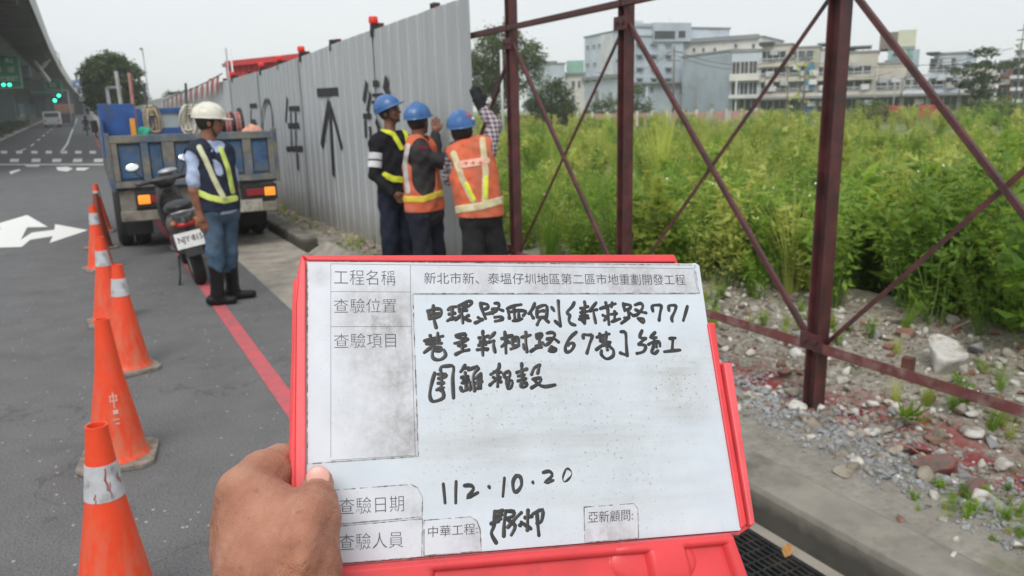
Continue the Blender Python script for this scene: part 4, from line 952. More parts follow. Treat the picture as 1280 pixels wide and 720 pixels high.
make_cone(124, 296, 'orange cone with grimy white sleeve, fourth in the row', rz=.05, band=(.47, .59))
make_cone(115, 257, 'orange cone with white sleeve, fifth in the row, beside the turn arrow', rz=.2, band=(.5, .62))
make_cone(117, 242, 'weathered brown cone, hidden behind the sleeved cones of the row', body=M_coneb, rz=.4, band=None, tilt=(0, .03))
make_cone(119, 230, 'small far orange cone at the end of the row, beside the truck', rz=0, band=(.52, .6))
# ================================================================ PEOPLE
def cloth(name, col, rough=.85, var=.25, dirt=None, bs=40):
    return pm(name, col, rough, var, 7, bmp=.5, bscale=16, dirt=dirt, dscale=6, dpos=.52, spec=.25, bdist=.02, world=True)
class Person:
    def __init__(s, label, bx, by, bz, group=None):
        s.B = Vector((bx, by, bz)); s.D = math.hypot(bx, by); s.n = Vector((bx, by, 0)) / s.D
        s.root = thing('person', label, 'person', (bx, by, bz), group)
    def V(s, px, py, off=0):
        v = ray(px, py); return EYE + v * ((s.D + off) / (v.x * s.n.x + v.y * s.n.y))
    def body(s, J, fdir, up=None, skin=None, r=1.0):
        s.J = J = {k: s.V(*v) for k, v in J.items()}
        f = Vector(fdir).normalized(); u = (up or Vector((0, 0, 1))).normalized(); sd_ = f.cross(u).normalized(); u = sd_.cross(f).normalized()
        s.f, s.u, s.s = f, u, sd_; R = np.array([list(sd_), list(f), list(u)]).T; s.R = R
        h = J['head']; s.h = h
        def T(a, b_, c): return np.array(h + sd_ * a + f * b_ + u * c)
        def fn(P):
            d = s_ell(P, T(0, -.005, .02), (.074, .094, .10), R)
            d = s_min(d, s_ell(P, T(0, .022, -.055), (.052, .060, .058), R), .03)
            d = s_min(d, s_cone(P, T(0, .085, .005), T(0, .104, -.025), .009, .014), .012)
            d = s_min(d, s_ell(P, T(0, .082, .025), (.045, .012, .009), R), .012)
            d = s_min(d, s_ell(P, T(0, .083, -.058), (.024, .009, .009), R), .008)
            for e in (-1, 1):
                d = s_min(d, s_ell(P, T(e * .078, -.008, -.01), (.010, .018, .030), R), .006)
                d = s_min(d, s_ell(P, T(e * .036, .066, -.02), (.018, .014, .016), R), .015)
                d = s_max(d, -s_ell(P, T(e * .031, .094, .006), (.013, .010, .008), R), .008)
            d = s_min(d, s_cone(P, J['neck'], T(0, -.02, -.06), .058, .052), .025)
            d = s_min(d, s.torso(P) + .012, .03)
            for e in 'RL':
                d = s_min(d, s_min(s_cone(P, J['sh' + e], J['el' + e], .050, .038), s_cone(P, J['el' + e], J['wr' + e], .038, .025), .02), .03)
                d = s_min(d, s.legs(P, e) + .012, .03)
                a = J['wr' + e]; c = J['ha' + e]; dr = (c - a); L = dr.length; dr = dr / max(L, 1e-6)
                sdv = dr.cross(s.n).normalized(); pn = dr.cross(sdv).normalized(); k = .19 / max(L, .01) if False else 1
                d = s_min(d, s_cone(P, a, a + dr * .045, .026, .030), .012)
                d = s_min(d, s_cone(P, a + dr * .05 + sdv * .018, a + dr * .085 + sdv * .026, .017, .013), .012)
                d = s_min(d, s_cone(P, a + dr * .05 - sdv * .018, a + dr * .085 - sdv * .026, .017, .013), .012)
                for q, (o_, fl) in enumerate(((-.030, .058), (-.010, .072), (.010, .068), (.029, .050))):
                    p0 = a + dr * .085 + sdv * o_; p1 = p0 + dr * fl * .55 + sdv * o_ * .12; p2 = p1 + dr * fl * .45 + pn * (-.012)
                    d = s_min(d, s_min(s_cone(P, p0, p1, .0105, .0095), s_cone(P, p1, p2, .0095, .008), .003), .004)
                d = s_min(d, s_min(s_cone(P, a + dr * .03 - sdv * .028, a + dr * .065 - sdv * .052, .013, .012), s_cone(P, a + dr * .065 - sdv * .052, a + dr * .095 - sdv * .058, .012, .010), .004), .008)
            return d
        pts = list(J.values()); lo = [min(p[i] for p in pts) - .14 for i in range(3)]; hi = [max(p[i] for p in pts) + .16 for i in range(3)]
        s.lo, s.hi = lo, hi
        s.make('body', fn, .0085, skin, lo, hi)
        for e in (-1, 1):
            c = Vector(T(e * .031, .086, .006)); mb = MB(); mb.ell(c, (.013, .010, .0075), 10, 6, Matrix(R.tolist())); mb.build('eye', M_eye, s.root, True)
            mb = MB(); mb.ell(Vector(T(e * .032, .090, .026)), (.018, .007, .004), 10, 6, Matrix(R.tolist())); mb.build('eyebrow', M_hair, s.root, True)
        mb = MB(); mb.ell(Vector(T(0, .0895, -.058)), (.020, .006, .005), 12, 6, Matrix(R.tolist())); mb.build('mouth', M_lip, s.root, True)
        fh = lambda P: np.maximum(s_ell(P, T(0, -.018, .022), (.084, .094, .104), R), -((P - np.array(T(0, .035, -.035))) @ np.array([0, 0, 0.]) + 1) if False else np.maximum((P - T(0, .03, -.02)) @ np.array(f - u * .25), -((P - T(0, 0, -.055)) @ np.array(u))))
        c = Vector(T(0, -.01, .02)); s.make('hair', fh, .007, M_hair, [c[i] - .13 for i in range(3)], [c[i] + .13 for i in range(3)])
    def torso(s, P):
        J = s.J; nk = J['neck']; hc = (J['hipR'] + J['hipL']) / 2
        shR = J['shR'].lerp(nk, .38); shL = J['shL'].lerp(nk, .38)
        d = s_min(s_cone(P, J['hipR'].lerp(hc, .25), shR, .105, .082), s_cone(P, J['hipL'].lerp(hc, .25), shL, .105, .082), .05)
        mid = hc.lerp(nk, .62); d = s_min(d, s_cone(P, hc, mid, .115, .12), .05)
        d = s_min(d, s_cone(P, J['shR'], J['shL'], .058, .058), .05); return s_min(d, s_cone(P, mid, nk, .10, .055), .04)
    def legs(s, P, e, fl=0.0):
        J = s.J; return s_min(s_cone(P, J['hip' + e], J['kn' + e], .088, .062 + fl), s_cone(P, J['kn' + e], J['an' + e], .062 + fl, .045 + fl), .02)
    def wrinkle(s, P, a=.006, k=1.0):
        return a * (np.sin(P[..., 2] * 38 * k + 6 * np.sin(P[..., 0] * 9) + 5 * np.sin(P[..., 1] * 8)) * .6 + np.sin(P[..., 2] * 71 * k + P[..., 0] * 40) * .35)
    def make(s, name, fn, vx, mat, lo, hi, relax=0):
        f_, l2 = grid_eval(fn, lo, hi, vx); V_, F_ = surface_nets(f_, l2, vx)
        return np_mesh(name, V_ - np.array(wloc(s.root)), F_, mat, s.root, True)
    def bb(s, keys, pad):
        pts = [s.J[k] for k in keys]; return [min(p[i] for p in pts) - pad for i in range(3)], [max(p[i] for p in pts) + pad for i in range(3)]
    def shirt(s, mat, infl=.010, sleeve=1.0, hem=0, name='shirt', elems='RL', r=(.062, .052, .052, .040)):
        J = s.J; hc = (J['hipR'] + J['hipL']) / 2
        def fn(P):
            d = s.torso(P) - infl
            for e in elems:
                if sleeve > .5:
                    m_ = J['el' + e].lerp(J['wr' + e], .93); d = s_min(d, s_min(s_cone(P, J['sh' + e], J['el' + e], r[0], r[1]), s_cone(P, J['el' + e], m_, r[2], r[3]), .02), .03)
                else:
                    m_ = J['sh' + e].lerp(J['el' + e], .78); d = s_min(d, s_cone(P, J['sh' + e], m_, .056, .058), .03)
            d = d + s.wrinkle(P)
            d = np.maximum(d, -(P[..., 2] - (hc.z - .03 - hem))); return np.maximum(d, -s_cone(P, J['neck'] + Vector((0, 0, .03)), s.h, .055, .06))
        lo, hi = s.bb(['shR', 'shL', 'elR', 'elL', 'wrR', 'wrL', 'hipR', 'hipL', 'neck'], .15); return s.make(name, fn, .009, mat, lo, hi)
    def trousers(s, mat, bottom=None, name='trousers', fl=.018):
        J = s.J; hc = (J['hipR'] + J['hipL']) / 2
        def fn(P):
            d = s_min(s.legs(P, 'R', fl), s.legs(P, 'L', fl), .02); d = s_min(d, s_cone(P, J['hipR'].lerp(hc, .2), J['hipL'].lerp(hc, .2), .112, .112), .04)
            d = s_min(d, s_cone(P, hc, hc + Vector((0, 0, .09)), .118, .125), .03) - .004 + s.wrinkle(P, .007, .7)
            d = np.maximum(d, P[..., 2] - (hc.z + .10))
            if bottom is not None: d = np.maximum(d, bottom - P[..., 2])
            return d
        lo, hi = s.bb(['hipR', 'hipL', 'knR', 'knL', 'anR', 'anL'], .16); return s.make(name, fn, .010, mat, lo, hi)
    def shoe(s, e, toe, mat, shaft=.0, name='shoe'):
        a = s.J['an' + e]; tp = s.V(*toe) if isinstance(toe, tuple) else a + toe; zb = s.B.z
        a0 = Vector((a.x, a.y, zb + .045)); tp = Vector((tp.x, tp.y, zb + .036)); bk = a0 - (tp - a0).normalized() * .06
        top = a + (s.J['kn' + e] - a).normalized() * shaft
        fn = lambda P: np.maximum(s_min(s_min(s_cone(P, bk, tp, .045, .036), s_cone(P, a0, a, .050, .055), .03), s_cone(P, a, top, .055, .066 if shaft > .1 else .055), .02), zb + .004 - P[..., 2])
        pts = [bk, tp, a, top]; lo = [min(p[i] for p in pts) - .09 for i in range(3)]; hi = [max(p[i] for p in pts) + .09 for i in range(3)]
        s.make(name, fn, .008, mat, lo, hi)
    def px(s, P):
        C_ = (P - np.array(EYE, dtype=np.float32)) @ np.array(CR, dtype=np.float32)
        z = -C_[..., 2]; return 640 + FPX * C_[..., 0] / z, 360 - FPX * C_[..., 1] / z, z
    def vest(s, mat, infl=.026, hem=.0, arm=.085, neckr=.085, cuts=()):
        J = s.J; hc = (J['hipR'] + J['hipL']) / 2; s.vi = infl
        def fn(P):
            d = s.torso(P) - infl + s.wrinkle(P, .004); d = np.maximum(d, -(s.torso(P) - infl + .014))
            d = np.maximum(d, (hc.z + .02 - hem) - P[..., 2])
            for e in 'RL': d = np.maximum(d, -s_cone(P, J['sh' + e].lerp(J['neck'], -.25), J['sh' + e].lerp(J['neck'], .14) + Vector((0, 0, -.02)), arm, arm * .8))
            for a_, c2_, r_ in cuts: d = np.maximum(d, -s_cone(P, a_, c2_, r_, r_))
            return np.maximum(d, -s_cone(P, J['neck'] + Vector((0, 0, .0)) + s.f * .03, s.h + s.f * .05, neckr, neckr))
        lo, hi = s.bb(['shR', 'shL', 'hipR', 'hipL', 'neck'], .17); s.vfn = fn; s.vb = (lo, hi); return s.make('vest', fn, .008, mat, lo, hi)
    def stripe(s, line, wpx, mat, near=True, infl=None, name='reflective_stripe', hem=None):
        """a strap sewn on the near side of the garment"""
        J = s.J; k = (s.vi if infl is None else infl)
        def fn(P):
            x, y, z = s.px(P); d2 = None
            for i in range(len(line) - 1):
                a = np.array(line[i], float); b_ = np.array(line[i + 1], float); ab = b_ - a
                t_ = np.clip(((x - a[0]) * ab[0] + (y - a[1]) * ab[1]) / (ab @ ab), 0, 1)
                q = np.hypot(x - a[0] - t_ * ab[0], y - a[1] - t_ * ab[1]); d2 = q if d2 is None else np.minimum(d2, q)
            dd = (d2 - wpx / 2) * s.D / FPX
            t0 = s.torso(P) - k + s.wrinkle(P, .004); d = np.maximum(np.abs(t0 - .001) - .0055, dd)
            hz = (P[..., 0] * s.n.x + P[..., 1] * s.n.y) - s.D
            return np.maximum(d, hz - .06)
        lo, hi = s.vb if hasattr(s, 'vb') else s.bb(['shR', 'shL', 'hipR', 'hipL', 'neck'], .17)
        return s.make(name, fn, .006, mat, lo, hi)
    def helmet(s, mat, off=(0, 0, 0), tilt=0, sticker=None, strap=True):
        R = s.R; h = s.h; u = s.u; f = s.f; sd_ = s.s
        if tilt: 
            M_ = Matrix.Rotation(tilt, 3, sd_); f2 = M_ @ f; u2 = M_ @ u
        else: f2, u2 = f, u
        R2 = np.array([list(sd_), list(f2), list(u2)]).T
        def T(a, b_, c): return np.array(h + sd_ * a + f2 * b_ + u2 * c)
        c0_ = T(0, -.005, .045)
        def fn(P):
            q = (P - c0_) @ R2
            o_ = s_ell(P, c0_, (.112, .136, .118), R2); rid = s_ell(P, c0_ + np.array(u2) * .004, (.018, .137, .122), R2)
            o_ = s_min(o_, rid, .008); i_ = s_ell(P, c0_, (.103, .127, .108), R2)
            d = np.maximum(np.maximum(o_, -i_), -(q[..., 2] + .012))
            rim = np.maximum(s_ell(P, c0_ + np.array(u2) * (-.010), (.119, .146, .012), R2), -i_)
            br = np.maximum(s_ell(P, T(0, .115, .030), (.078, .075, .009), R2), -i_)
            return s_min(np.minimum(d, rim), br, .006)
        c = Vector(c0_); s.make('helmet', fn, .0055, mat, [c[i] - .22 for i in range(3)], [c[i] + .22 for i in range(3)])
        if strap:
            mb = MB(); pts = [T(.083, .01, .03), T(.080, .01, -.03), T(.05, .035, -.095), T(0, .05, -.118), T(-.05, .035, -.095), T(-.080, .01, -.03), T(-.083, .01, .03)]
            mb.tube([Vector(p) for p in pts], .006, 6); mb.build('chin_strap', M_blk, s.root, True)
        if sticker:
            for (a, e, w_, h_, mt) in sticker:
                dirv = Vector((math.sin(a) * math.cos(e), math.cos(a) * math.cos(e), math.sin(e)))
                p = Vector((dirv.x * .113, dirv.y * .137, dirv.z * .119)); W = Vector(c0_) + sd_ * p.x + f2 * p.y + u2 * p.z
                nn = (sd_ * dirv.x + f2 * dirv.y + u2 * dirv.z).normalized(); tx = nn.cross(u2).normalized(); ty = tx.cross(nn).normalized()
                mb = MB(); Rm = Matrix((tx, ty, nn)).transposed(); mb.ell(W, (w_, h_, .006), 12, 6, Rm); mb.build('helmet_badge', mt, s.root, True)
M_eye = pm('eye_dark', (.03, .025, .022), .3); M_hair = pm('black_hair', (.012, .011, .010), .6, .4, 60, bmp=.4); M_lip = pm('lips', (.22, .08, .06), .5)
def skinm(name, c): return pm(name, c, .5, .18, 9, bmp=.1, bscale=90, dirt=tuple(x * .7 for x in c), dscale=14, dpos=.55, world=True)
M_sk1 = skinm('skin_tan', (.25, .105, .06)); M_sk2 = skinm('skin_dark', (.16, .072, .045)); M_sk3 = skinm('skin_brown', (.19, .08, .05))
M_lime = pm('lime_reflective', (.62, .74, .16), .5, .15, 12, dirt=(.45, .5, .2), dscale=8, dpos=.6); M_limw = pm('pale_reflective', (.66, .66, .42), .45, .15, 12, dirt=(.5, .45, .3), dscale=9, dpos=.58)
M_yel = pm('yellow_reflective', (.72, .78, .05), .5, .15, 12); M_navy = cloth('navy_vest', (.022, .028, .05)); M_org = cloth('orange_vest', (.66, .14, .065), dirt=(.5, .16, .10))
M_blueh = pm('blue_helmet', (.045, .135, .34), .32, .15, 9, dirt=(.10, .17, .33), dscale=12, dpos=.6); M_whh = pm('white_helmet', (.66, .64, .55), .35, .12, 9, dirt=(.4, .37, .29), dscale=13, dpos=.58)
M_bad = pm('badge_white', (.7, .7, .68), .5); M_badr = pm('badge_red', (.6, .06, .05), .5)
# --- supervisor in the white helmet
p = Person('standing man in white helmet, navy vest with lime stripes, pale blue shirt and rubber boots', .88, 6.98, 0.0)
p.body({'head': (262, 153, 0), 'neck': (261, 182, 0), 'shR': (243, 196, -.10), 'shL': (282, 194, .12), 'elR': (242, 238, -.14), 'elL': (293, 232, .20), 'wrR': (250, 268, -.14), 'wrL': (292, 258, .12),
        'haR': (257, 287, -.14), 'haL': (290, 275, .1), 'hipR': (263, 262, -.06), 'hipL': (284, 262, .08), 'knR': (269, 315, -.06), 'knL': (286, 314, .08), 'anR': (272, 366, -.04), 'anL': (291, 360, .12)},
       (1, -.12, .06), skin=M_sk1)
p.shirt(cloth('pale_blue_shirt', (.40, .48, .66)), sleeve=0, infl=.012)
p.trousers(cloth('blue_jeans', (.055, .10, .155), dirt=(.10, .145, .20)), fl=.006, bottom=p.V(280, 343).z)
p.shoe('R', (292, 380, -.05), cloth('rubber_boot', (.012, .012, .013), .35), .24, 'boot'); p.shoe('L', (316, 372, .12), MATS['rubber_boot'], .24, 'boot')
p.vest(M_navy, infl=.028, hem=.02, neckr=.095, cuts=[(p.V(269, 186, -.16), p.V(277, 214, -.16), .052)])
p.stripe([(249, 184), (257, 200), (268, 225), (280, 248)], 7, M_limw); p.stripe([(276, 186), (285, 210), (291, 240)], 6, M_lime)
p.stripe([(246, 240), (262, 247), (280, 251), (294, 248)], 8, M_lime)
mb = MB(); c_ = p.V(268, 190, -.02); 
for a, b2_ in (((252, 181, -.06), (265, 190, -.12)), ((276, 181, .02), (270, 190, -.1))):
    q0, q1 = p.V(*a), p.V(*b2_); mb.beam(q0, q1, .035, .012, p.n)
mb.build('collar', MATS['pale_blue_shirt'], p.root, bevel=.003)
p.helmet(M_whh, tilt=-.12, sticker=[(-.2, .55, .022, .016, M_navy)]); sup = p
mb = MB(); mb.ell(p.V(262, 145, -.09) , (.05, .02, .012), 12, 6); mb.build('helmet_lining', M_blk, p.root, True)
# --- three workers at the sheet edge
gw = 'workers in blue helmets pushing the end sheet'
p = Person('worker in black long sleeves, yellow straps, white armband and blue helmet, left of the three', 2.50, 7.07, .08, gw)
p.body({'head': (487, 140, 0), 'neck': (487, 170, 0), 'shR': (470, 180, -.10), 'shL': (508, 178, .10), 'elR': (468, 219, -.16), 'elL': (524, 208, .2), 'wrR': (492, 242, -.24), 'wrL': (528, 190, .42),
        'haR': (508, 248, -.24), 'haL': (531, 178, .5), 'hipR': (485, 248, -.04), 'hipL': (507, 247, .06), 'knR': (487, 298, -.08), 'knL': (506, 296, .06), 'anR': (489, 343, -.02), 'anL': (508, 341, .12)},
       (.62, -.74, .20), up=Vector((-.25, 0, 1)), skin=M_sk2)
p.shirt(cloth('black_shirt', (.012, .012, .016))); p.trousers(cloth('navy_trousers', (.014, .018, .035)))
for e in 'RL': p.shoe(e, Vector((.16, -.04, 0)), MATS['rubber_boot'], .05)
p.vi = .014; p.stripe([(478, 161), (492, 168), (502, 185)], 6, M_yel, infl=.014); p.stripe([(503, 158), (508, 168), (511, 185)], 5, M_yel, infl=.014); p.stripe([(481, 219), (492, 224), (506, 225)], 8, M_yel, infl=.014)
J = p.J; a, c_ = J['shR'], J['elR']
for t0, t1 in ((.30, .52), (.56, .78)):
    fn = lambda P, t0=t0, t1=t1: np.maximum(np.abs(s_cone(P, a, c_, .068, .058)) - .005, np.abs((P - np.array(a.lerp(c_, (t0 + t1) / 2))) @ np.array((c_ - a).normalized())) - (t1 - t0) / 2 * (c_ - a).length)
    lo, hi = [min(a[i], c_[i]) - .1 for i in range(3)], [max(a[i], c_[i]) + .1 for i in range(3)]; p.make('armband', fn, .006, pm('white_cloth', (.6, .6, .62), .8), lo, hi)
p.helmet(M_blueh, tilt=.16, strap=True); p1 = p
p = Person('worker in dark jacket and orange vest with yellow belt, middle of the three', 2.43, 6.26, .08, gw)
p.body({'head': (523, 152, .02), 'neck': (521, 178, 0), 'shR': (522, 192, -.15), 'shL': (533, 188, .17), 'elR': (553, 203, -.08), 'elL': (545, 196, .40), 'wrR': (570, 182, .16), 'wrL': (544, 168, .50),
        'haR': (578, 165, .26), 'haL': (545, 138, .52), 'hipR': (523, 266, -.10), 'hipL': (540, 264, .10), 'knR': (529, 315, -.10), 'knL': (545, 312, .12), 'anR': (527, 363, -.08), 'anL': (545, 356, .14)},
       (.80, .58, .12), skin=M_sk3)
p.shirt(cloth('charcoal_jacket', (.035, .034, .036), dirt=(.05, .045, .045)), infl=.016, hem=.11, r=(.07, .062, .06, .05)); p.trousers(cloth('dark_slacks', (.016, .018, .030)))
for e in 'RL': p.shoe(e, Vector((.14, .1, 0)), MATS['rubber_boot'], .05)
p.vest(M_org, infl=.030, hem=.0, arm=.10, cuts=[(p.V(537, 190, -.22), p.V(538, 224, -.22), .155)]); p.stripe([(510, 182), (506, 205), (510, 240)], 6, pm('silver_reflective', (.50, .47, .44), .4)); p.stripe([(505, 249), (530, 249), (556, 240)], 8, pm('amber_reflective', (.75, .56, .06), .5))
p.helmet(M_blueh, sticker=[(.5, .3, .02, .018, M_bad), (-1.2, .3, .02, .016, M_bad)]); p2 = p
# red yoke on his shoulder
fn = lambda P: np.maximum(np.abs(s_cone(P, p2.J['shR'] + Vector((0, 0, .01)), p2.J['elR'], .076, .066)) - .004, -((P - np.array(p2.J['shR'])) @ np.array((0, 0, 1.)) - .03) )
lo, hi = [min(p.J['shR'][i], p.J['elR'][i]) - .1 for i in range(3)], [max(p.J['shR'][i], p.J['elR'][i]) + .1 for i in range(3)]
p.make('red_yoke', fn, .007, cloth('maroon_cloth', (.14, .015, .03)), lo, hi)
p = Person('worker seen from behind in orange vest, black glove raised, right of the three', 2.56, 5.58, .08, gw)
p.body({'head': (577, 163, .05), 'neck': (584, 186, 0), 'shR': (610, 187, .02), 'shL': (568, 200, .0), 'elR': (618, 156, .10), 'elL': (561, 222, .22), 'wrR': (603, 137, .16), 'wrL': (585, 190, .42),
        'haR': (596, 119, .18), 'haL': (592, 165, .5), 'hipR': (612, 268, .0), 'hipL': (590, 271, -.02), 'knR': (621, 325, .06), 'knL': (593, 325, -.04), 'anR': (628, 380, .08), 'anL': (592, 384, 0)},
       (.35, .93, .22), up=Vector((-.12, 0, 1)), skin=M_sk3)
m, t, b = new_mat('plaid_shirt'); v = coords(t, True)
w1 = nd(t, 'ShaderNodeTexWave', Scale=9.0); w1.bands_direction = 'Z'; w2 = nd(t, 'ShaderNodeTexWave', Scale=9.0); w2.bands_direction = 'X'; t.links.new(v, w1.inputs[0]); t.links.new(v, w2.inputs[0])
r1 = ramp(t, [(.35, (.10, .07, .085)), (.65, (.42, .38, .40))]); t.links.new(mth(t, 'MULTIPLY', mth(t, 'ADD', w1.outputs[0], w2.outputs[0]), .5), r1.inputs[0]); t.links.new(r1.outputs[0], b.inputs['Base Color']); b.inputs['Roughness'].default_value = .85
p.shirt(m, r=(.066, .06, .058, .045), hem=-.06); p.trousers(cloth('black_trousers', (.018, .018, .020)), fl=.03)
for e in 'RL': p.shoe(e, Vector((.05, .16, 0)), MATS['rubber_boot'], .05)
p.vest(M_org, infl=.030, hem=.02, arm=.10)
M_cream = pm('cream_reflective', (.66, .60, .36), .5, .15, 12, dirt=(.5, .38, .22), dscale=9, dpos=.58)
p.stripe([(567, 192), (577, 222), (591, 250)], 8, M_cream); p.stripe([(603, 175), (607, 215), (606, 250)], 8, M_cream); p.stripe([(572, 262), (600, 258), (632, 249)], 10, M_cream)
p.stripe([(583, 230), (592, 249)], 5.5, M_yel, infl=.034); p.stripe([(608, 222), (607, 246)], 5.5, M_yel, infl=.034)
p.stripe([(576, 206), (608, 201)], 10, pm('badge_panel', (.68, .40, .30), .6), infl=.032)
for x0 in (582, 591, 600):
    p.stripe([(x0, 201.5 ), (x0 + 1, 206)], 1.6, M_badr, infl=.037, name='badge_character'); p.stripe([(x0 - 2.5, 204), (x0 + 3.5, 203)], 1.3, M_badr, infl=.037, name='badge_character')
p.helmet(M_blueh, tilt=-.1, sticker=[(1.9, .35, .03, .012, M_bad), (2.3, .7, .02, .02, M_badr)])
a, c_ = p.J['wrR'], p.J['haR']; dr = (c_ - a).normalized()
fn = lambda P: s_min(s_cone(P, a - dr * .02, a + dr * .09, .040, .046), s_cone(P, a + dr * .09, a + dr * .15, .042, .030), .02)
lo, hi = [min(a[i], c_[i]) - .12 for i in range(3)], [max(a[i], c_[i]) + .12 for i in range(3)]; p.make('glove', fn, .008, cloth('black_glove', (.02, .02, .022)), lo, hi)
sd_ = dr.cross(p.n).normalized()
fl = MB()
for q, o_ in enumerate((-.033, -.011, .011, .032)):
    s0 = a + dr * .12 + sd_ * o_; fl.tube([s0, s0 + dr * .045, s0 + dr * (.075 if q in (1, 2) else .06) + p.n * .01], [.014, .013, .010], 8)
fl.tube([a + dr * .05 - sd_ * .03, a + dr * .08 - sd_ * .06, a + dr * .11 - sd_ * .065], [.016, .015, .011], 8)
fl.build('glove_fingers', MATS['black_glove'], p.root, True)

# ================================================================ SCOOTER
sc = thing('scooter', 'dark grey scooter with white number plate, leaning behind the white helmeted man', 'scooter', (0, 0, 0))
M_sg = pm('scooter_grey', (.028, .028, .031), .35, .2, 8, .2, dirt=(.09, .085, .08), dscale=9); M_rub_ = pm('tyre_rubber', (.018, .018, .018), .85, .3, 20, bmp=.3); M_sil = pm('dull_silver', (.38, .38, .39), .4, .2, 12, .6)
M_tail = pm('tail_lens', (.45, .015, .02), .25, .15, 20); M_plate = pm('plate_white', (.72, .73, .72), .45, .08, 12, dirt=(.5, .48, .44), dscale=16, dpos=.62); M_mir = pm('mirror_glass', (.95, .96, .97), .12, .02, 3, 1.0); M_seat = pm('seat_vinyl', (.02, .02, .022), .5, .3, 14)
def wheel(parent, c, r, w_, axis='X', rim=True, name='wheel'):
    R = Matrix.Rotation(PI / 2, 3, 'Y') if axis == 'X' else Matrix.Identity(3)
    mb = MB(); pr = [(r * .62, -w_ / 2 * .8), (r * .86, -w_ / 2), (r * .97, -w_ / 2 * .7), (r, -w_ * .2), (r, w_ * .2), (r * .97, w_ / 2 * .7), (r * .86, w_ / 2), (r * .62, w_ / 2 * .8), (r * .62, -w_ / 2 * .8)]
    mb.lathe(pr, 28, c, rot=R); o = mb.build(name, M_rub_, parent, off=Z0 if parent.location.length < 1e-6 else None, auto=40)
    mb = MB(); mb.lathe([(.001, -w_ * .25), (r * .2, -w_ * .3), (r * .5, -w_ * .15), (r * .62, -w_ * .38), (r * .62, w_ * .38), (r * .5, w_ * .15), (r * .2, w_ * .3), (.001, w_ * .25)], 20, c, rot=R)
    mb.build('rim', M_sil, o, off=Z0 if parent.location.length < 1e-6 else None, auto=40); return o
wheel(sc, (0, 0, .25), .25, .12); wheel(sc, (0, 1.27, .25), .25, .1)
def sobj(name, fn, lo, hi, mat, vx=.008): return sdf_obj(name, fn, lo, hi, vx, mat, sc)
body = lambda P: s_min(s_min(s_ell(P, (0, .12, .60), (.15, .40, .14)), s_ell(P, (0, -.12, .66), (.105, .17, .10)), .05), s_ell(P, (0, .35, .42), (.14, .30, .16)), .06)
sobj('side_body', body, (-.25, -.4, .2), (.25, .8, .85), M_sg)
sobj('front_shield', lambda P: s_min(np.maximum(s_ell(P, (0, .98, .62), (.15, .10, .32)), -s_ell(P, (0, .88, .62), (.135, .10, .31))), s_ell(P, (0, 1.06, .86), (.11, .12, .10)), .03), (-.3, .75, .2), (.3, 1.25, 1.02), M_sg)
sobj('floorboard', lambda P: s_ell(P, (0, .66, .30), (.15, .34, .06)), (-.2, .25, .2), (.2, 1.05, .4), M_sg)
sobj('handlebar_cover', lambda P: s_min(s_ell(P, (0, .96, .97), (.12, .09, .07)), s_cone(P, (-.26, .9, .99), (.26, .9, .99), .026, .026), .04), (-.35, .8, .85), (.35, 1.1, 1.08), M_sg)
sobj('instrument_cowl', lambda P: s_ell(P, (.06, .95, 1.06), (.10, .06, .035)), (-.1, .85, .98), (.2, 1.05, 1.14), M_sil, .006)
sobj('seat', lambda P: s_min(s_ell(P, (0, .16, .76), (.13, .36, .06)), s_ell(P, (0, -.05, .80), (.12, .16, .055)), .04), (-.2, -.3, .65), (.2, .6, .9), M_seat)
sobj('rear_fender', lambda P: np.maximum(s_ell(P, (0, -.12, .42), (.085, .20, .15)), -s_ell(P, (0, 0, .25), (.20, .275, .275))), (-.12, -.36, .2), (.12, .15, .62), M_sg, .007)
sobj('front_fender', lambda P: np.maximum(s_ell(P, (0, 1.26, .36), (.08, .27, .19)), -s_ell(P, (0, 1.27, .25), (.2, .275, .275))), (-.12, .95, .2), (.12, 1.6, .6), M_sg, .007)
sobj('tail_light', lambda P: s_ell(P, (0, -.245, .64), (.085, .05, .038)), (-.12, -.33, .58), (.12, -.17, .7), M_tail, .005)
for e in (-1, 1): sobj('turn_signal', lambda P: s_ell(P, (e * .10, -.215, .66), (.03, .05, .028)), (e * .1 - .05, -.3, .6), (e * .1 + .05, -.1, .72), pm('turn_lens', (.5, .16, .05), .3), .005)
mb = MB(); mb.tube([(-.09, -.2, .71), (-.10, -.30, .76), (0, -.33, .77), (.10, -.30, .76), (.09, -.2, .71)], .012, 8); mb.build('grab_rail', M_sil, sc, True, off=Z0)
Rp = Matrix.Rotation(-.30, 3, 'X'); pc = Vector((0, -.30, .50))
mb = MB(); mb.box(pc, (.27, .006, .15), Rp); pl = mb.build('number_plate', M_plate, sc, off=Z0, bevel=.002)
mb = MB(); mb.box(pc + Rp @ Vector((0, .012, -.03)), (.16, .02, .26), Rp); mb.build('plate_bracket', M_blk, sc, off=Z0)
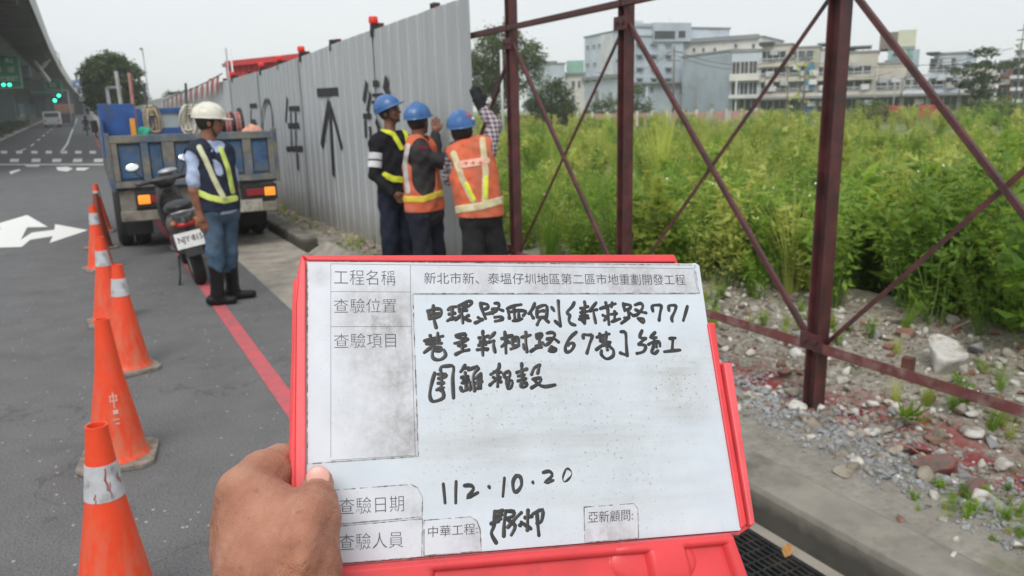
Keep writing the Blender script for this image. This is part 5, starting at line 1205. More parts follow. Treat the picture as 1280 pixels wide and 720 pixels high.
def text_mesh(txt, mat, parent, M_, w_, h_, name='lettering', bold=.01, ext=0.0):
    cu = bpy.data.curves.new('tmp', 'FONT'); cu.body = txt; cu.offset = bold; cu.resolution_u = 2
    to = bpy.data.objects.new('tmp', cu); COL.objects.link(to); me = bpy.data.meshes.new_from_object(to.evaluated_get(bpy.context.evaluated_depsgraph_get()))
    n = len(me.vertices); co = np.empty(n * 3); me.vertices.foreach_get('co', co); co = co.reshape(-1, 3)
    mn_, mx_ = co.min(0), co.max(0); nw = np.array([M_ @ Vector(((a[0] - (mn_[0] + mx_[0]) / 2) / (mx_[0] - mn_[0]) * w_, (a[1] - (mn_[1] + mx_[1]) / 2) / (mx_[1] - mn_[1]) * h_, 0)) for a in co])
    me.vertices.foreach_set('co', nw.ravel()); me.materials.clear(); me.materials.append(mat); me.update(); bpy.data.objects.remove(to); bpy.data.curves.remove(cu)
    me.name = name; o = bpy.data.objects.new(name, me); return lk(o, parent)
Mx = Matrix.Translation(pc + Rp @ Vector((0, -.0045, 0))) @ (Rp @ Matrix.Rotation(PI / 2, 3, 'X')).to_4x4()
text_mesh('NJY·815', pm('plate_ink', (.02, .02, .02), .5), pl, Mx, .22, .075, bold=.02)
for e in (-1, 1):
    mb = MB(); mb.tube([(e * .17, .92, 1.0), (e * .24, .93, 1.10), (e * .26, .92, 1.14)], .006, 6); st_ = mb.build('mirror_stem', M_blk, sc, True, off=Z0)
    Rm = Matrix.Rotation(e * .1, 3, 'Z') @ Matrix.Rotation(-.22, 3, 'X'); mb = MB(); mb.ell((e * .26, .92, 1.165), (.072, .018, .046), 20, 10, Rm); mo = mb.build('mirror_shell', M_blk, sc, True, off=Z0)
    mb = MB(); mb.ell(Vector((e * .26, .92, 1.165)) + Rm @ Vector((0, -.014, 0)), (.064, .006, .039), 20, 10, Rm); mb.build('mirror_glass', M_mir, mo, True, off=Z0)
mb = MB(); mb.tube([(.1, .1, .30), (.14, -.02, .33), (.15, -.26, .36)], [.03, .045, .05], 12); mb.build('exhaust', M_dk, sc, True, off=Z0)
mb = MB(); mb.tube([(-.12, .15, .3), (-.16, .1, .12), (-.2, .02, .02)], .011, 8); mb.build('side_stand', M_dk, sc, True, off=Z0)
sc.location = (.80, 8.0, -.002); sc.rotation_euler = (0, math.radians(-9), math.radians(0)); sc.rotation_mode = 'XYZ'
# ================================================================ TRUCK
tr_ = thing('dump_truck', 'blue flatbed truck with rusty grey tailgate parked by the kerb, amber lights lit', 'truck', (1.1, 10, 0))
M_tb = pm('truck_blue', (.022, .085, .28), .5, .3, 6, dirt=(.05, .08, .15), dscale=5, dpos=.52, bmp=.1); M_tg = pm('tailgate_steel', (.06, .105, .16), .6, .3, 7, .1, bmp=.25, dirt=(.19, .165, .125), dscale=6, dpos=.50)
M_tr = pm('tailgate_rib', (.20, .185, .155), .7, .3, 9, .1, bmp=.2, dirt=(.075, .12, .18), dscale=4, dpos=.50); M_bm = pm('bumper_dirty', (.22, .20, .165), .75, .3, 7, bmp=.2, dirt=(.10, .09, .08), dscale=5, dpos=.54)
M_amb = pm('amber_lamp_lit', (.9, .3, .03), .4, emit=((1.0, .27, .03), .6)); M_redr = pm('red_reflector', (.28, .02, .02), .4)
x0, x1, ty = .20, 2.0, 9.9
mb = MB(); mb.box2((x0 + .03, ty + .02, .86), (x1 - .03, ty + .05, 1.38)); tg = mb.build('tailgate', M_tg, tr_)
for z0, z1 in ((1.335, 1.42), (.83, .90)):
    mb = MB(); mb.box2((x0, ty - .035, z0), (x1, ty + .06, z1)); mb.build('rail', M_tr, tg, bevel=.006)
for xc, w_ in ((.235, .07), (.55, .08), (.80, .13), (1.10, .10), (1.40, .08), (1.68, .10), (1.965, .07)):
    mb = MB(); mb.box2((xc - w_ / 2, ty - .03, .902), (xc + w_ / 2, ty + .015, 1.333)); mb.build('rib', M_tr, tg, bevel=.006)
for a, c_ in ((.275, .505), (.595, .73), (.87, 1.045), (1.155, 1.355), (1.445, 1.625), (1.735, 1.925)):
    mb = MB(); mb.box2((a, ty + .0, .93), (c_, ty + .018, 1.31)); mb.build('panel', pm('gate_panel_blue', (.035, .09, .19), .6, .3, 8, dirt=(.10, .125, .15), dscale=6, dpos=.5), tg, bevel=.01)
mb = MB(); mb.box2((1.17, ty - .01, 1.10), (1.34, ty - .002, 1.16)); mb.build('latch', M_tr, tg)
for x in (x0 - .02, x1 + .02):
    mb = MB(); mb.box2((x - .025, ty - .04, .80), (x + .025, ty + .06, 1.45)); mb.build('corner_post', M_tg, tr_, bevel=.006)
    for k in range(3):
        ya, yb = ty + .08 + k * 1.0, ty + 1.05 + k * 1.0
        mb = MB(); mb.box2((x - .02, ya, .88), (x + .02, yb, 1.36)); sg = mb.build('side_gate', M_tg if k else M_tb, tr_, bevel=.006)
        mb = MB(); mb.box2((x - .035, ya, 1.30), (x + .035, yb, 1.36)); mb.box2((x - .035, ya + .45, .9), (x + .035, ya + .52, 1.3)); mb.build('rib', M_tr, sg)
mb = MB(); mb.box2((x0, ty + .06, .80), (x1, ty + 3.1, .87)); mb.build('bed_floor', M_tg, tr_)
mb = MB(); mb.box2((x0 + .02, ty - .02, .44), (x1 - .02, ty + .06, .56)); mb.build('bumper', M_bm, tr_, bevel=.012)
mb = MB(); mb.box2((x0 + .05, ty + .06, .56), (x1 - .05, ty + .12, .80)); mb.build('rear_crossmember', M_bm, tr_, bevel=.01)
mb = MB(); mb.box2((x0 + .03, ty + .02, .50), (x0 + .2, ty + .09, .80)); mb.box2((x1 - .2, ty + .02, .50), (x1 - .03, ty + .09, .80)); mb.build('mudguard_bracket', M_bm, tr_, bevel=.01)
for cx, s_ in ((.60, 1), (1.78, -1)):
    mb = MB(); mb.box2((cx - .21, ty - .03, .59), (cx + .21, ty + .058, .78)); hs = mb.build('lamp_housing', M_blk, tr_, bevel=.008)
    mb = MB(); mb.box2((cx - s_ * .12 - .065, ty - .055, .635), (cx - s_ * .12 + .065, ty - .031, .74)); mb.build('indicator', M_amb, hs, bevel=.012)
    mb = MB(); mb.box2((cx + s_ * .06 - .1, ty - .045, .645), (cx + s_ * .06 + .1, ty - .031, .73)); mb.build('tail_lens', M_redr, hs, bevel=.008)
mb = MB(); mb.box2((1.50, ty - .035, .455), (1.80, ty - .022, .60)); pt = mb.build('number_plate', pm('old_plate', (.40, .38, .32), .6, .2, 14, dirt=(.2, .18, .15), dscale=18, dpos=.52), tr_, bevel=.003)
for x in (x0 + .17, x1 - .17):
    for dx in (-.1, .1):
        o = wheel(tr_, (x + dx, ty + 1.25, .38), .38, .18)
    wheel(tr_, (x, ty + 4.1, .36), .36, .2)
mb = MB(); mb.box2((.75, ty + .2, .55), (.85, ty + 4.6, .78)); mb.box2((1.35, ty + .2, .55), (1.45, ty + 4.6, .78)); mb.tube([(.4, ty + 1.25, .38), (1.8, ty + 1.25, .38)], .07, 10); mb.build('chassis', M_blk, tr_)
for x in (x0 + .08, x1 - .08 - .3): mb = MB(); mb.box2((x, ty + .78, .18), (x + .3, ty + .80, .78)); mb.build('mud_flap', M_rub_, tr_)
mb = MB(); mb.box2((.135, ty + .32, 1.25), (.52, ty + .36, 1.775)); mb.box2((.135, ty + .02, 1.18), (.165, ty + .34, 1.62)); mb.build('corner_board', M_tb, tr_, bevel=.006)
# cab and headboard at the front of the bed
hy = ty + 3.12
mb = MB(); mb.box2((x0 + .02, hy, .88), (.74, hy + .05, 1.75)); mb.build('headboard_panel', M_tb, tr_, bevel=.01)
mb = MB()
for a, b2_ in (((.95, 1.68), (1.62, 1.75)), ((.95, 1.36), (1.62, 1.46)), ((.95, .9), (1.02, 1.74)), ((1.25, 1.4), (1.31, 1.72)), ((1.55, .9), (1.62, 1.74))):
    mb.box2((a[0], hy - .01 * (b2_[0] - a[0] > .3), a[1]), (b2_[0], hy + .05, b2_[1]))
mb.build('headboard_frame', M_tb, tr_)
mb = MB(); mb.box2((.2, hy + .12, .55), (1.98, hy + 1.75, 1.35)); mb.build('cab', M_tb, tr_, bevel=.05)
mb = MB(); mb.add([(.24, hy + .14, 1.35), (1.94, hy + .14, 1.35), (1.94, hy + 1.7, 1.35), (.24, hy + 1.7, 1.35), (.32, hy + .18, 1.72), (1.86, hy + .18, 1.72), (1.86, hy + 1.3, 1.72), (.32, hy + 1.3, 1.72)], [(0, 1, 5, 4), (1, 2, 6, 5), (2, 3, 7, 6), (3, 0, 4, 7), (4, 5, 6, 7)])
mb.build('cab_upper', M_tb, tr_, bevel=.03)
M_gls = pm('tinted_glass', (.10, .13, .14), .1, .15, 3)
M_pgl = pm('pale_window_glass', (.33, .38, .38), .15, .15, 3)
for a, c_ in ((1.02, 1.25), (1.31, 1.55)):
    mb = MB(); mb.box2((a, hy + .02, 1.46), (c_, hy + .03, 1.72)); mb.build('rear_window', M_pgl, tr_)
mb = MB(); mb.box2((.22, hy + .4, 1.4), (.26, hy + 1.2, 1.82)); mb.build('side_window', M_gls, tr_)
mb = MB(); mb.tube([(.22, hy + 1.4, 1.3), (.12, hy + 1.45, 1.32), (.10, hy + 1.45, 1.6)], .012, 6); ms_ = mb.build('mirror_arm', M_blk, tr_, True)
mb = MB(); mb.box((.11, hy + 1.42, 1.5), (.10, .05, .2)); mb.build('mirror', M_blk, tr_, bevel=.02)
# gear standing or lying in the bed
def stand(px0, py0, px1, py1, Y, r, mat, name, label, cat, grp=None):
    a, c_ = ony(px0, py0, Y), ony(px1, py1, Y); a = a + (a - c_).normalized() * max(0, (a.z - .9)) * 1.0 if False else a
    d = (c_ - a).normalized(); base = a - d * ((a.z - .88) / d.z); mb = MB(); mb.tube([base, c_], r, 10); return tag(mb.build(name, mat, loc=base, smooth=False, auto=40), label, cat, grp)
stand(152, 135, 145, 89, 12.6, .028, pm('grey_pole', (.36, .36, .35), .6), 'pole', 'pale grey pole standing in the truck bed, left of the red one', 'pole', 'poles standing in the truck bed')
stand(167, 135, 161.5, 91, 12.4, .026, pm('faded_red_pole', (.42, .20, .17), .7), 'pole', 'faded red pole standing in the truck bed', 'pole', 'poles standing in the truck bed')
stand(183, 132, 180, 104, 12.2, .02, pm('dark_pole', (.08, .08, .08), .7), 'pole', 'short dark pole just left of the beige hanging rope', 'pole', 'poles standing in the truck bed')
stand(234, 135, 232, 104, 12.0, .018, MATS['dark_pole'], 'pole', 'thin dark pole standing behind the white helmet', 'pole', 'poles standing in the truck bed')
stand(341, 240, 322, 182, 10.2, .02, MATS['dark_pole'], 'pole', 'dark steel rod at the right corner of the tailgate', 'pole') if False else None
mb = MB(); a, c_ = ony(167.5, 172, 10.12), ony(165, 148, 10.12); mb.beam(a - Vector((0, 0, .15)), c_, .055, .02, (0, 1, 0)); tag(mb.build('orange_bar', pm('orange_level', (.75, .33, .04), .5), loc=a, bevel=.004), 'short orange bar sticking up behind the tailgate', 'bar')
def rope(px, pyt, pyb, w_, Y, n, mat, label, seed):
    r_ = np.random.default_rng(seed); t0, b0 = ony(px, pyt, Y), ony(px, pyb, Y); mb = MB()
    for i in range(n):
        ox, oy = r_.uniform(-.4, .4) * w_, r_.uniform(-.06, .06); L = (t0.z - b0.z) * r_.uniform(.7, 1.0); ww = w_ * r_.uniform(.3, .55); pts = []
        for k in range(15):
            a = 2 * PI * k / 14; pts.append((t0.x + ox + ww * math.sin(a) * (1.1 - .3 * math.cos(a)), t0.y + oy + .03 * math.sin(a * 2 + i), t0.z - L / 2 + L / 2 * math.cos(a)))
        mb.tube(pts, .011, 6, cap=False)
    for i in range(3): zc = t0.z - .05 - i * .03; mb.tube([(t0.x + w_ * .3 * math.cos(a), t0.y + .07 * math.sin(a), zc) for a in [2 * PI * k / 10 for k in range(11)]], .012, 6, cap=False)
    return tag(mb.build('rope_coil', mat, loc=t0, smooth=True), label, 'rope', 'rope coils hung on the truck')
rope(188, 132, 172, .13, 10.4, 11, pm('beige_rope', (.40, .33, .24), .9, .3, 30), 'beige coiled rope hanging beside the blue headboard panel', 1)
rope(238, 131, 173, .17, 10.3, 14, pm('cream_rope', (.58, .55, .46), .9, .2, 30), 'cream coiled rope hanging behind the white helmet', 2)
c_ = ony(179, 168, 10.2)
tag(sdf_obj('green_sack', lambda P: s_ell(P, c_, (.10, .08, .09)) + .012 * np.sin(P[..., 0] * 60) * np.sin(P[..., 2] * 50), [c_[i] - .15 for i in range(3)], [c_[i] + .15 for i in range(3)], .012, pm('green_cloth', (.03, .30, .20), .8), None), 'green cloth bundle in the truck bed beside the rope', 'bundle')
a, c_ = ony(262, 158, 10.7), ony(301, 158, 10.7)
rr = thing('cable_drum', 'dark drum wound with pinkish hose lying in the truck bed', 'drum', (a + c_) / 2)
for q in (a, c_): mb = MB(); mb.lathe([(.001, -.012), (.24, -.012), (.24, .012), (.001, .012)], 24, q, rot=Matrix.Rotation(PI / 2, 3, 'Y')); mb.build('flange', M_dk, rr)
for k in range(9): mb = MB(); q = a.lerp(c_, (k + .5) / 9); mb.lathe([(.17, -.02), (.195, 0), (.17, .02)], 24, q, rot=Matrix.Rotation(PI / 2, 3, 'Y')); mb.build('hose_wrap', pm('pink_hose', (.33, .14, .14), .6, .5, 20) if k % 3 else M_dk, rr, True)
c_ = ony(317, 168, 10.3)
tag(sdf_obj('tarp_bundle', lambda P: s_ell(P, c_, (.14, .1, .12)) + .02 * np.sin(P[..., 0] * 40 + P[..., 2] * 30) * np.sin(P[..., 1] * 35), [c_[i] - .2 for i in range(3)], [c_[i] + .2 for i in range(3)], .014, pm('peach_cloth', (.62, .30, .22), .8, .3, 14), None), 'peach coloured crumpled bundle at the right of the truck bed', 'bundle')

# ================================================================ VEGETATION
def leaf_cards(n, fn_pos, size, rr=rng, droop=.3, aspect=.45, fold=.25, outward=None):
    """n folded leaf blades (2 quads each) as arrays"""
    P = np.array([fn_pos() for _ in range(n)]) if not isinstance(fn_pos, np.ndarray) else fn_pos; n = len(P)
    yaw = rr.uniform(0, 2 * PI, n); pit = rr.normal(-droop, .45, n); L = size * rr.uniform(.6, 1.35, n); W = L * aspect
    d = np.stack([np.cos(yaw) * np.cos(pit), np.sin(yaw) * np.cos(pit), np.sin(pit)], 1); s_ = np.stack([-np.sin(yaw), np.cos(yaw), np.zeros(n)], 1)
    rl = rr.normal(0, .5, n); u = np.cross(s_, d); s2 = s_ * np.cos(rl)[:, None] + u * np.sin(rl)[:, None]; u2 = np.cross(s2, d)
    L = L[:, None]; W = W[:, None]
    v0 = P; v1 = P + d * L * .5 + u2 * L * .05; v2 = P + d * L - u2 * L * .12
    a = P + d * L * .42 + s2 * W * .5 + u2 * W * fold; b_ = P + d * L * .42 - s2 * W * .5 + u2 * W * fold
    V = np.stack([v0, a, v2, v1, b_], 1).reshape(-1, 3); k = np.arange(n)[:, None] * 5
    F = np.concatenate([k + np.array([[0, 1, 2, 3]]), k + np.array([[0, 3, 2, 4]])]); return V, F
def stems_vf(paths, r0, n=4):
    mb = MB()
    for p_ in paths: mb.tube(p_, [r0 * (1 - .8 * i / (len(p_) - 1)) for i in range(len(p_))], n, cap=False)
    return np.array(mb.v), np.array(mb.f)
M_w = [leafmat('weed_leaf', (.09, .19, .025), (.31, .46, .075)), leafmat('weed_leaf_yellow', (.22, .30, .05), (.52, .56, .16)), leafmat('weed_leaf_dark', (.08, .17, .025), (.26, .40, .065))]
M_stem = pm('weed_stem', (.12, .19, .04), .8, .3, 10); M_flo = pm('white_petal', (.75, .75, .70), .7)
wcol = bpy.data.collections.new('weed_plants'); COL.children.link(wcol)
def weed(kind, seed, h=1.0):
    r_ = np.random.default_rng(seed); paths, tips = [], []
    ns = {0: 7, 1: 6, 2: 9, 3: 7}[kind]
    for i in range(ns):
        a = r_.uniform(0, 2 * PI); sp_ = r_.uniform(.05, .28); hh = h * r_.uniform(.6, 1.0); x0_, y0_ = .05 * math.cos(a), .05 * math.sin(a)
        paths.append([(x0_ + sp_ * math.cos(a) * t_ ** 1.5 + .02 * math.sin(t_ * 9 + i), y0_ + sp_ * math.sin(a) * t_ ** 1.5 + .02 * math.cos(t_ * 7 + i), hh * t_) for t_ in (0, .25, .5, .75, 1)])
    if kind == 3:                                            # grass tuft
        V, F = [], []; k = 0
        for i in range(80):
            a = r_.uniform(0, 2 * PI); L = h * r_.uniform(.5, 1.1); ln = r_.uniform(.1, .55); w_ = .006; c = np.array([math.cos(a), math.sin(a), 0]); s_ = np.array([-c[1], c[0], 0]); b0 = c * r_.uniform(0, .1)
            for t_ in (0, .4, .75, 1.0):
                p_ = b0 + c * ln * L * t_ ** 2 + np.array([0, 0, L * (t_ - .25 * ln * t_ ** 2)]); w2 = w_ * (1 - t_ * .95); V += [p_ - s_ * w2, p_ + s_ * w2]
            F += [(k + 2 * j, k + 2 * j + 1, k + 2 * j + 3, k + 2 * j + 2) for j in range(3)]; k += 8
        return np.array(V), np.array(F), None
    pos = []
    nl = {0: 460, 1: 330, 2: 520}[kind]
    for i in range(nl):
        p_ = paths[r_.integers(ns)]; t_ = r_.uniform(.08, 1) ** (.8 if kind != 1 else .6); j = min(3, int(t_ * 4)); q = t_ * 4 - j
        c = np.array(p_[j]) * (1 - q) + np.array(p_[j + 1]) * q; sd_ = .095 * (1 - .7 * t_); pos.append(c + r_.normal(0, sd_ * .6, 3) * np.array([1, 1, .5]))
    V, F = leaf_cards(0, np.array(pos), {0: .078, 1: .105, 2: .052}[kind] * h ** .5, r_, .1, {0: .38, 1: .46, 2: .30}[kind]); V[:, 2] = np.maximum(V[:, 2], .01)
    return V, F, stems_vf(paths, .007)
protos = []
labels = {0: 'leafy green weed with narrow leaves standing at the front of the weed bank', 1: 'broad leaved yellowish weed at the front of the weed bank', 2: 'fine leaved dark weed at the front of the weed bank', 3: 'tuft of long grass at the front of the weed bank'}
spots_ = [(4.45, 3.6), (4.3, 4.4), (4.6, 2.9), (4.5, 2.2), (3.95, 5.0), (4.2, 5.8), (4.75, 3.2), (4.9, 2.5), (4.65, 4.1), (3.8, 6.3)]
adj = ['just right of the tall steel post', 'seen between the two steel posts', 'above the big pale boulder', 'near the right edge of the picture', 'nearest to the middle steel post', 'behind the crossing of the braces', 'close behind the big pale boulder', 'in the shade at the right edge', 'between the post and the boulder', 'right of the orange vested worker']
for i, (kind, mi) in enumerate([(0, 0), (0, 1), (0, 2), (1, 0), (1, 1), (2, 0), (2, 2), (2, 1), (3, 1), (3, 0)]):
    V, F, st_ = weed(kind, 100 + i)
    if st_ is not None:
        o = np_mesh('weed', np.concatenate([V, st_[0]]), np.concatenate([F, st_[1] + len(V)]), [M_w[mi], M_stem]); mm = np.zeros(len(o.data.polygons), np.int32); mm[len(F):] = 1
        if len(mm) == len(F) + len(st_[1]): o.data.polygons.foreach_set('material_index', mm)
    else: o = np_mesh('weed', V, F, M_w[mi])
    COL.objects.unlink(o); wcol.objects.link(o); o.location = (spots_[i][0], spots_[i][1], vz(*spots_[i]) if spots_[i][0] < 4.95 else .1)
    nm = ['leafy green weed', 'leafy yellow green weed', 'leafy dark green weed', 'broad leaved green weed', 'broad leaved yellowish weed', 'fine leaved green weed', 'fine leaved dark weed', 'fine leaved pale weed', 'tuft of pale grass', 'tuft of green grass'][i]
    tag(o, nm + ' ' + adj[i], 'weed', 'weeds at the front of the bank')
def gn_scatter(name, col_, pts, rot, scl, idx, kind='stuff'):
    me = bpy.data.meshes.new(name); me.vertices.add(len(pts)); me.vertices.foreach_set('co', np.asarray(pts, np.float32).ravel())
    for nm, ty_, arr in (('rot', 'FLOAT_VECTOR', rot), ('scl', 'FLOAT', scl), ('idx', 'INT', idx)):
        at_ = me.attributes.new(nm, ty_, 'POINT'); at_.data.foreach_set('vector' if ty_ == 'FLOAT_VECTOR' else 'value', np.asarray(arr, np.float32 if ty_ != 'INT' else np.int32).ravel())
    o = bpy.data.objects.new(name, me); lk(o); o['kind'] = kind
    ng = bpy.data.node_groups.new(name, 'GeometryNodeTree'); ng.interface.new_socket('Geometry', in_out='INPUT', socket_type='NodeSocketGeometry'); ng.interface.new_socket('Geometry', in_out='OUTPUT', socket_type='NodeSocketGeometry')
    N = ng.nodes; L = ng.links; gi = N.new('NodeGroupInput'); go = N.new('NodeGroupOutput'); ip = N.new('GeometryNodeInstanceOnPoints'); ci = N.new('GeometryNodeCollectionInfo'); ci.inputs['Collection'].default_value = col_
    ci.inputs['Separate Children'].default_value = True; ci.inputs['Reset Children'].default_value = True; ip.inputs['Pick Instance'].default_value = True
    def att(nm, dt):
        a = N.new('GeometryNodeInputNamedAttribute'); a.data_type = dt; a.inputs[0].default_value = nm; return [s_ for s_ in a.outputs if s_.enabled and s_.name == 'Attribute'][0]
    L.new(gi.outputs[0], ip.inputs['Points']); L.new(ci.outputs[0], ip.inputs['Instance']); L.new(att('idx', 'INT'), ip.inputs['Instance Index']); L.new(att('rot', 'FLOAT_VECTOR'), ip.inputs['Rotation']); L.new(att('scl', 'FLOAT'), ip.inputs['Scale']); L.new(ip.outputs[0], go.inputs[0])
    md = o.modifiers.new('scatter', 'NODES'); md.node_group = ng; return o
def gz(x, y):
    return (vz(x, y) if (x < 4.9 and -1.4 < y < 14.5) else (.10 if y < 14 else .0) + .05 * mn.noise(Vector((x * .3, y * .3, 0))))
pts, rot, scl, idx = [], [], [], []
def put(x, y, s_, k): pts.append((x, y, gz(x, y) - .02)); rot.append((rng.normal(0, .1), rng.normal(0, .1), rng.uniform(0, 6.28))); scl.append(s_); idx.append(k)
def edge(y): return 4.35 if y < 3.6 else (4.35 - .75 * sm(3.6, 5.6, y))
r_ = rng
for _ in range(950):                                        # dense bank just behind the frame
    y = r_.uniform(-1.0, 11); x = edge(y) + abs(r_.normal(0, 1)) * 1.2 + r_.uniform(0, 1.6)
    e = x - edge(y); hgt = (1.12 - .45 * sm(3.0, 6.5, y)) * (.42 + .58 * sm(0, .7, e)); nse = mn.noise(Vector((x * .8, y * .8, 5)))
    put(x, y, hgt * r_.uniform(.7, 1.15) * (1 + .3 * nse), int(r_.choice(10, p=[.20, .07, .08, .12, .02, .23, .10, .10, .04, .04])))
for _ in range(2300):
    y = r_.uniform(0, 30) if r_.random() < .7 else r_.uniform(10, 40); x = 5.5 + r_.uniform(0, 1) ** .8 * 22
    if mn.noise(Vector((x * .22, y * .22, 2))) > .28 and x > 8: continue
    put(x, y, r_.uniform(.55, 1.05) * (1 - .25 * sm(8, 16, x)), int(r_.choice(10, p=[.12, .17, .05, .11, .15, .10, .04, .12, .09, .05])))
for _ in range(2600):
    y = r_.uniform(12, 95); x = r_.uniform(4, 110)
    if mn.noise(Vector((x * .07, y * .07, 9))) > .22: continue
    put(x, y, r_.uniform(.7, 1.4), int(r_.choice(10, p=[.08, .2, .04, .08, .2, .06, .04, .1, .15, .05])))
for _ in range(260):                                         # low tufts on the rubble and by the kerb
    y = r_.uniform(1.0, 6); x = r_.uniform(3.3, 4.4)
    if mn.noise(Vector((x * 1.7, y * 1.7, 4))) > .05: put(x, y, r_.uniform(.06, .22), int(r_.choice([0, 3, 5, 8, 9])))
for _ in range(70): y = 1.35 + r_.normal(0, .16); x = 2.72 + r_.normal(0, .13); put(x, y, r_.uniform(.05, .10), int(r_.choice([3, 5, 8, 9])))
for _ in range(50): y = r_.uniform(6.5, 14); x = 2.62 + r_.normal(0, .15); put(x, y, r_.uniform(.08, .22), int(r_.choice([5, 7, 8, 9])))
gn_scatter('weed_field', wcol, pts, rot, scl, idx)
# white flowers floating over the weeds on thin stems
Vs, Fs, k = [], [], 0
for _ in range(200):
    y = r_.uniform(1.5, 9); x = edge(y) + r_.uniform(.2, 3.2)
    if mn.noise(Vector((x * 1.3, y * 1.3, 7))) < .12: continue
    x +=0; z = gz(x, y) + r_.uniform(.45, 1.0) * (1.1 - .4 * sm(3, 6.5, y)); c = np.array([x, y, z]); rad = r_.uniform(.006, .012); nn = 7
    ring = [c + np.array([rad * math.cos(a), rad * math.sin(a) * .8, rad * .5 * math.sin(a + 1)]) for a in [2 * PI * j / nn for j in range(nn)]]
    Vs += [c + np.array([0, 0, .004])] + ring; Fs += [(k, k + 1 + j, k + 1 + (j + 1) % nn) for j in range(nn)]; k += nn + 1
o = np_mesh('weed_flowers', Vs, Fs, M_flo); o['kind'] = 'stuff'
# single plants one can point at
def plant(name, label, cat, base, V, F, mat, stems=None, smat=None):
    t_ = thing(name, label, cat, base); np_mesh('leaves', V, F, mat, t_)
    if stems is not None: np_mesh('stem', stems[0], stems[1], smat or M_stem, t_)
    return t_
p0 = onz(1134, 528, .16); V, F = leaf_cards(0, np.array([[r_.normal(0, .006), r_.normal(0, .006), .01 + .02 * i / 18] for i in range(22)]), .10, r_, -.55, .26)
plant('young_weed', 'small bright green rosette weed growing behind the bottom rail', 'plant', p0, V, F, leafmat('bright_leaf', (.12, .24, .02), (.30, .42, .05)))
p0 = Vector((6.6, 8.1, .1)); p0 = onz(826, 250, .1); V, F = [], []; k = 0
for i in range(46):
    a = r_.uniform(0, 2 * PI); L = r_.uniform(.9, 1.75); ln = r_.uniform(.03, .38); c = np.array([math.cos(a), math.sin(a), 0]); s_ = np.array([-c[1], c[0], 0]); w_ = .016; b0 = c * r_.uniform(0, .14)
    for t_ in (0, .3, .55, .8, 1.0):
        p_ = b0 + c * ln * L * t_ ** 2 + np.array([0, 0, L * (t_ - .3 * ln * t_ ** 2)]); w2 = w_ * (1 - t_ ** 2 * .95); V += [p_ - s_ * w2, p_ + s_ * w2]
    F += [(k + 2 * j, k + 2 * j + 1, k + 2 * j + 3, k + 2 * j + 2) for j in range(4)]; k += 10
tag(np_mesh('reed_clump', V, F, leafmat('reed_leaf', (.24, .34, .05), (.50, .55, .13))), 'tall yellow green reed clump rising from the weeds right of the middle post', 'reed').location = p0
p0 = onz(986, 330, .15); top = ony(985, 62, p0.y); hh = top.z - p0.z
path = [(.03 * math.sin(5 * t_), .03 * math.cos(4 * t_), hh * t_) for t_ in np.linspace(0, 1, 9)]; pos = [np.array(path[-1]) * 0 + np.array([r_.normal(0, .07), r_.normal(0, .07), hh * t_]) for t_ in r_.uniform(.35, 1.0, 44)]
V, F = leaf_cards(0, np.array(pos), .085, r_, .3, .5); plant('sapling', 'tall thin sapling with sparse leaves standing left of the tall steel post', 'sapling', p0, V, F, M_w[1], stems_vf([path], .007), M_stem)

M_bark = pm('tree_bark', (.11, .085, .06), .9, .3, 8, bmp=.6, bscale=30)
def tree(label, base, H_, blobs, n, leaf, mat, name='tree', cat='tree', trunk_r=.15, seed=1, group=None, gaps=.0, tz=.35):
    r2 = np.random.default_rng(seed); t_ = thing(name, label, cat, base, group); mb = MB(); b0 = Vector(base)
    mb.tube([b0, b0 + Vector((.05 * H_ * .2, 0, H_ * tz * .6)), b0 + Vector((0, .02 * H_, H_ * tz)), b0 + Vector((.01 * H_, 0, H_ * .75))], [trunk_r * 1.3, trunk_r, trunk_r * .8, trunk_r * .25], 8)
    for (cx, cy, cz, rx, ry, rz) in blobs: mb.tube([b0 + Vector((0, 0, H_ * tz * r2.uniform(.7, 1.1))), b0 + Vector((cx * .5, cy * .5, (cz * .6 + H_ * tz * .4))), b0 + Vector((cx, cy, cz))], [trunk_r * .5, trunk_r * .3, trunk_r * .1], 6)
    mb.build('trunk', M_bark, t_)
    P = []; vol = np.array([b[3] * b[4] * b[5] for b in blobs]) ** .67; vol = vol / vol.sum()
    for (cx, cy, cz, rx, ry, rz), f_ in zip(blobs, vol):
        m_ = int(n * f_); nc = max(5, m_ // 34); d = r2.normal(size=(nc, 3)); d /= np.linalg.norm(d, axis=1)[:, None]; cc_ = d * (r2.uniform(.35, 1.05, nc) ** .6)[:, None]
        q = cc_[r2.integers(nc, size=m_)] + r2.normal(0, .13, (m_, 3)); P.append(q * np.array([rx, ry, rz]) + np.array([cx, cy, cz]))
    V, F = leaf_cards(0, np.concatenate(P), leaf, r2, .3, .6); np_mesh('crown', V, F, mat, t_); return t_
M_tl = [leafmat('tree_leaf_dark', (.030, .060, .018), (.085, .135, .035), trans=.2), leafmat('tree_leaf_mid', (.05, .09, .025), (.13, .19, .05), trans=.25), leafmat('tree_leaf_pale', (.075, .12, .04), (.19, .25, .09), trans=.3)]
def gpos(px, dist, z=0.0):               # ground position in the picture column px at a horizontal distance
    v = ray(px, 150); k = dist / math.hypot(v.x, v.y); return Vector((v.x * k, v.y * k, z))
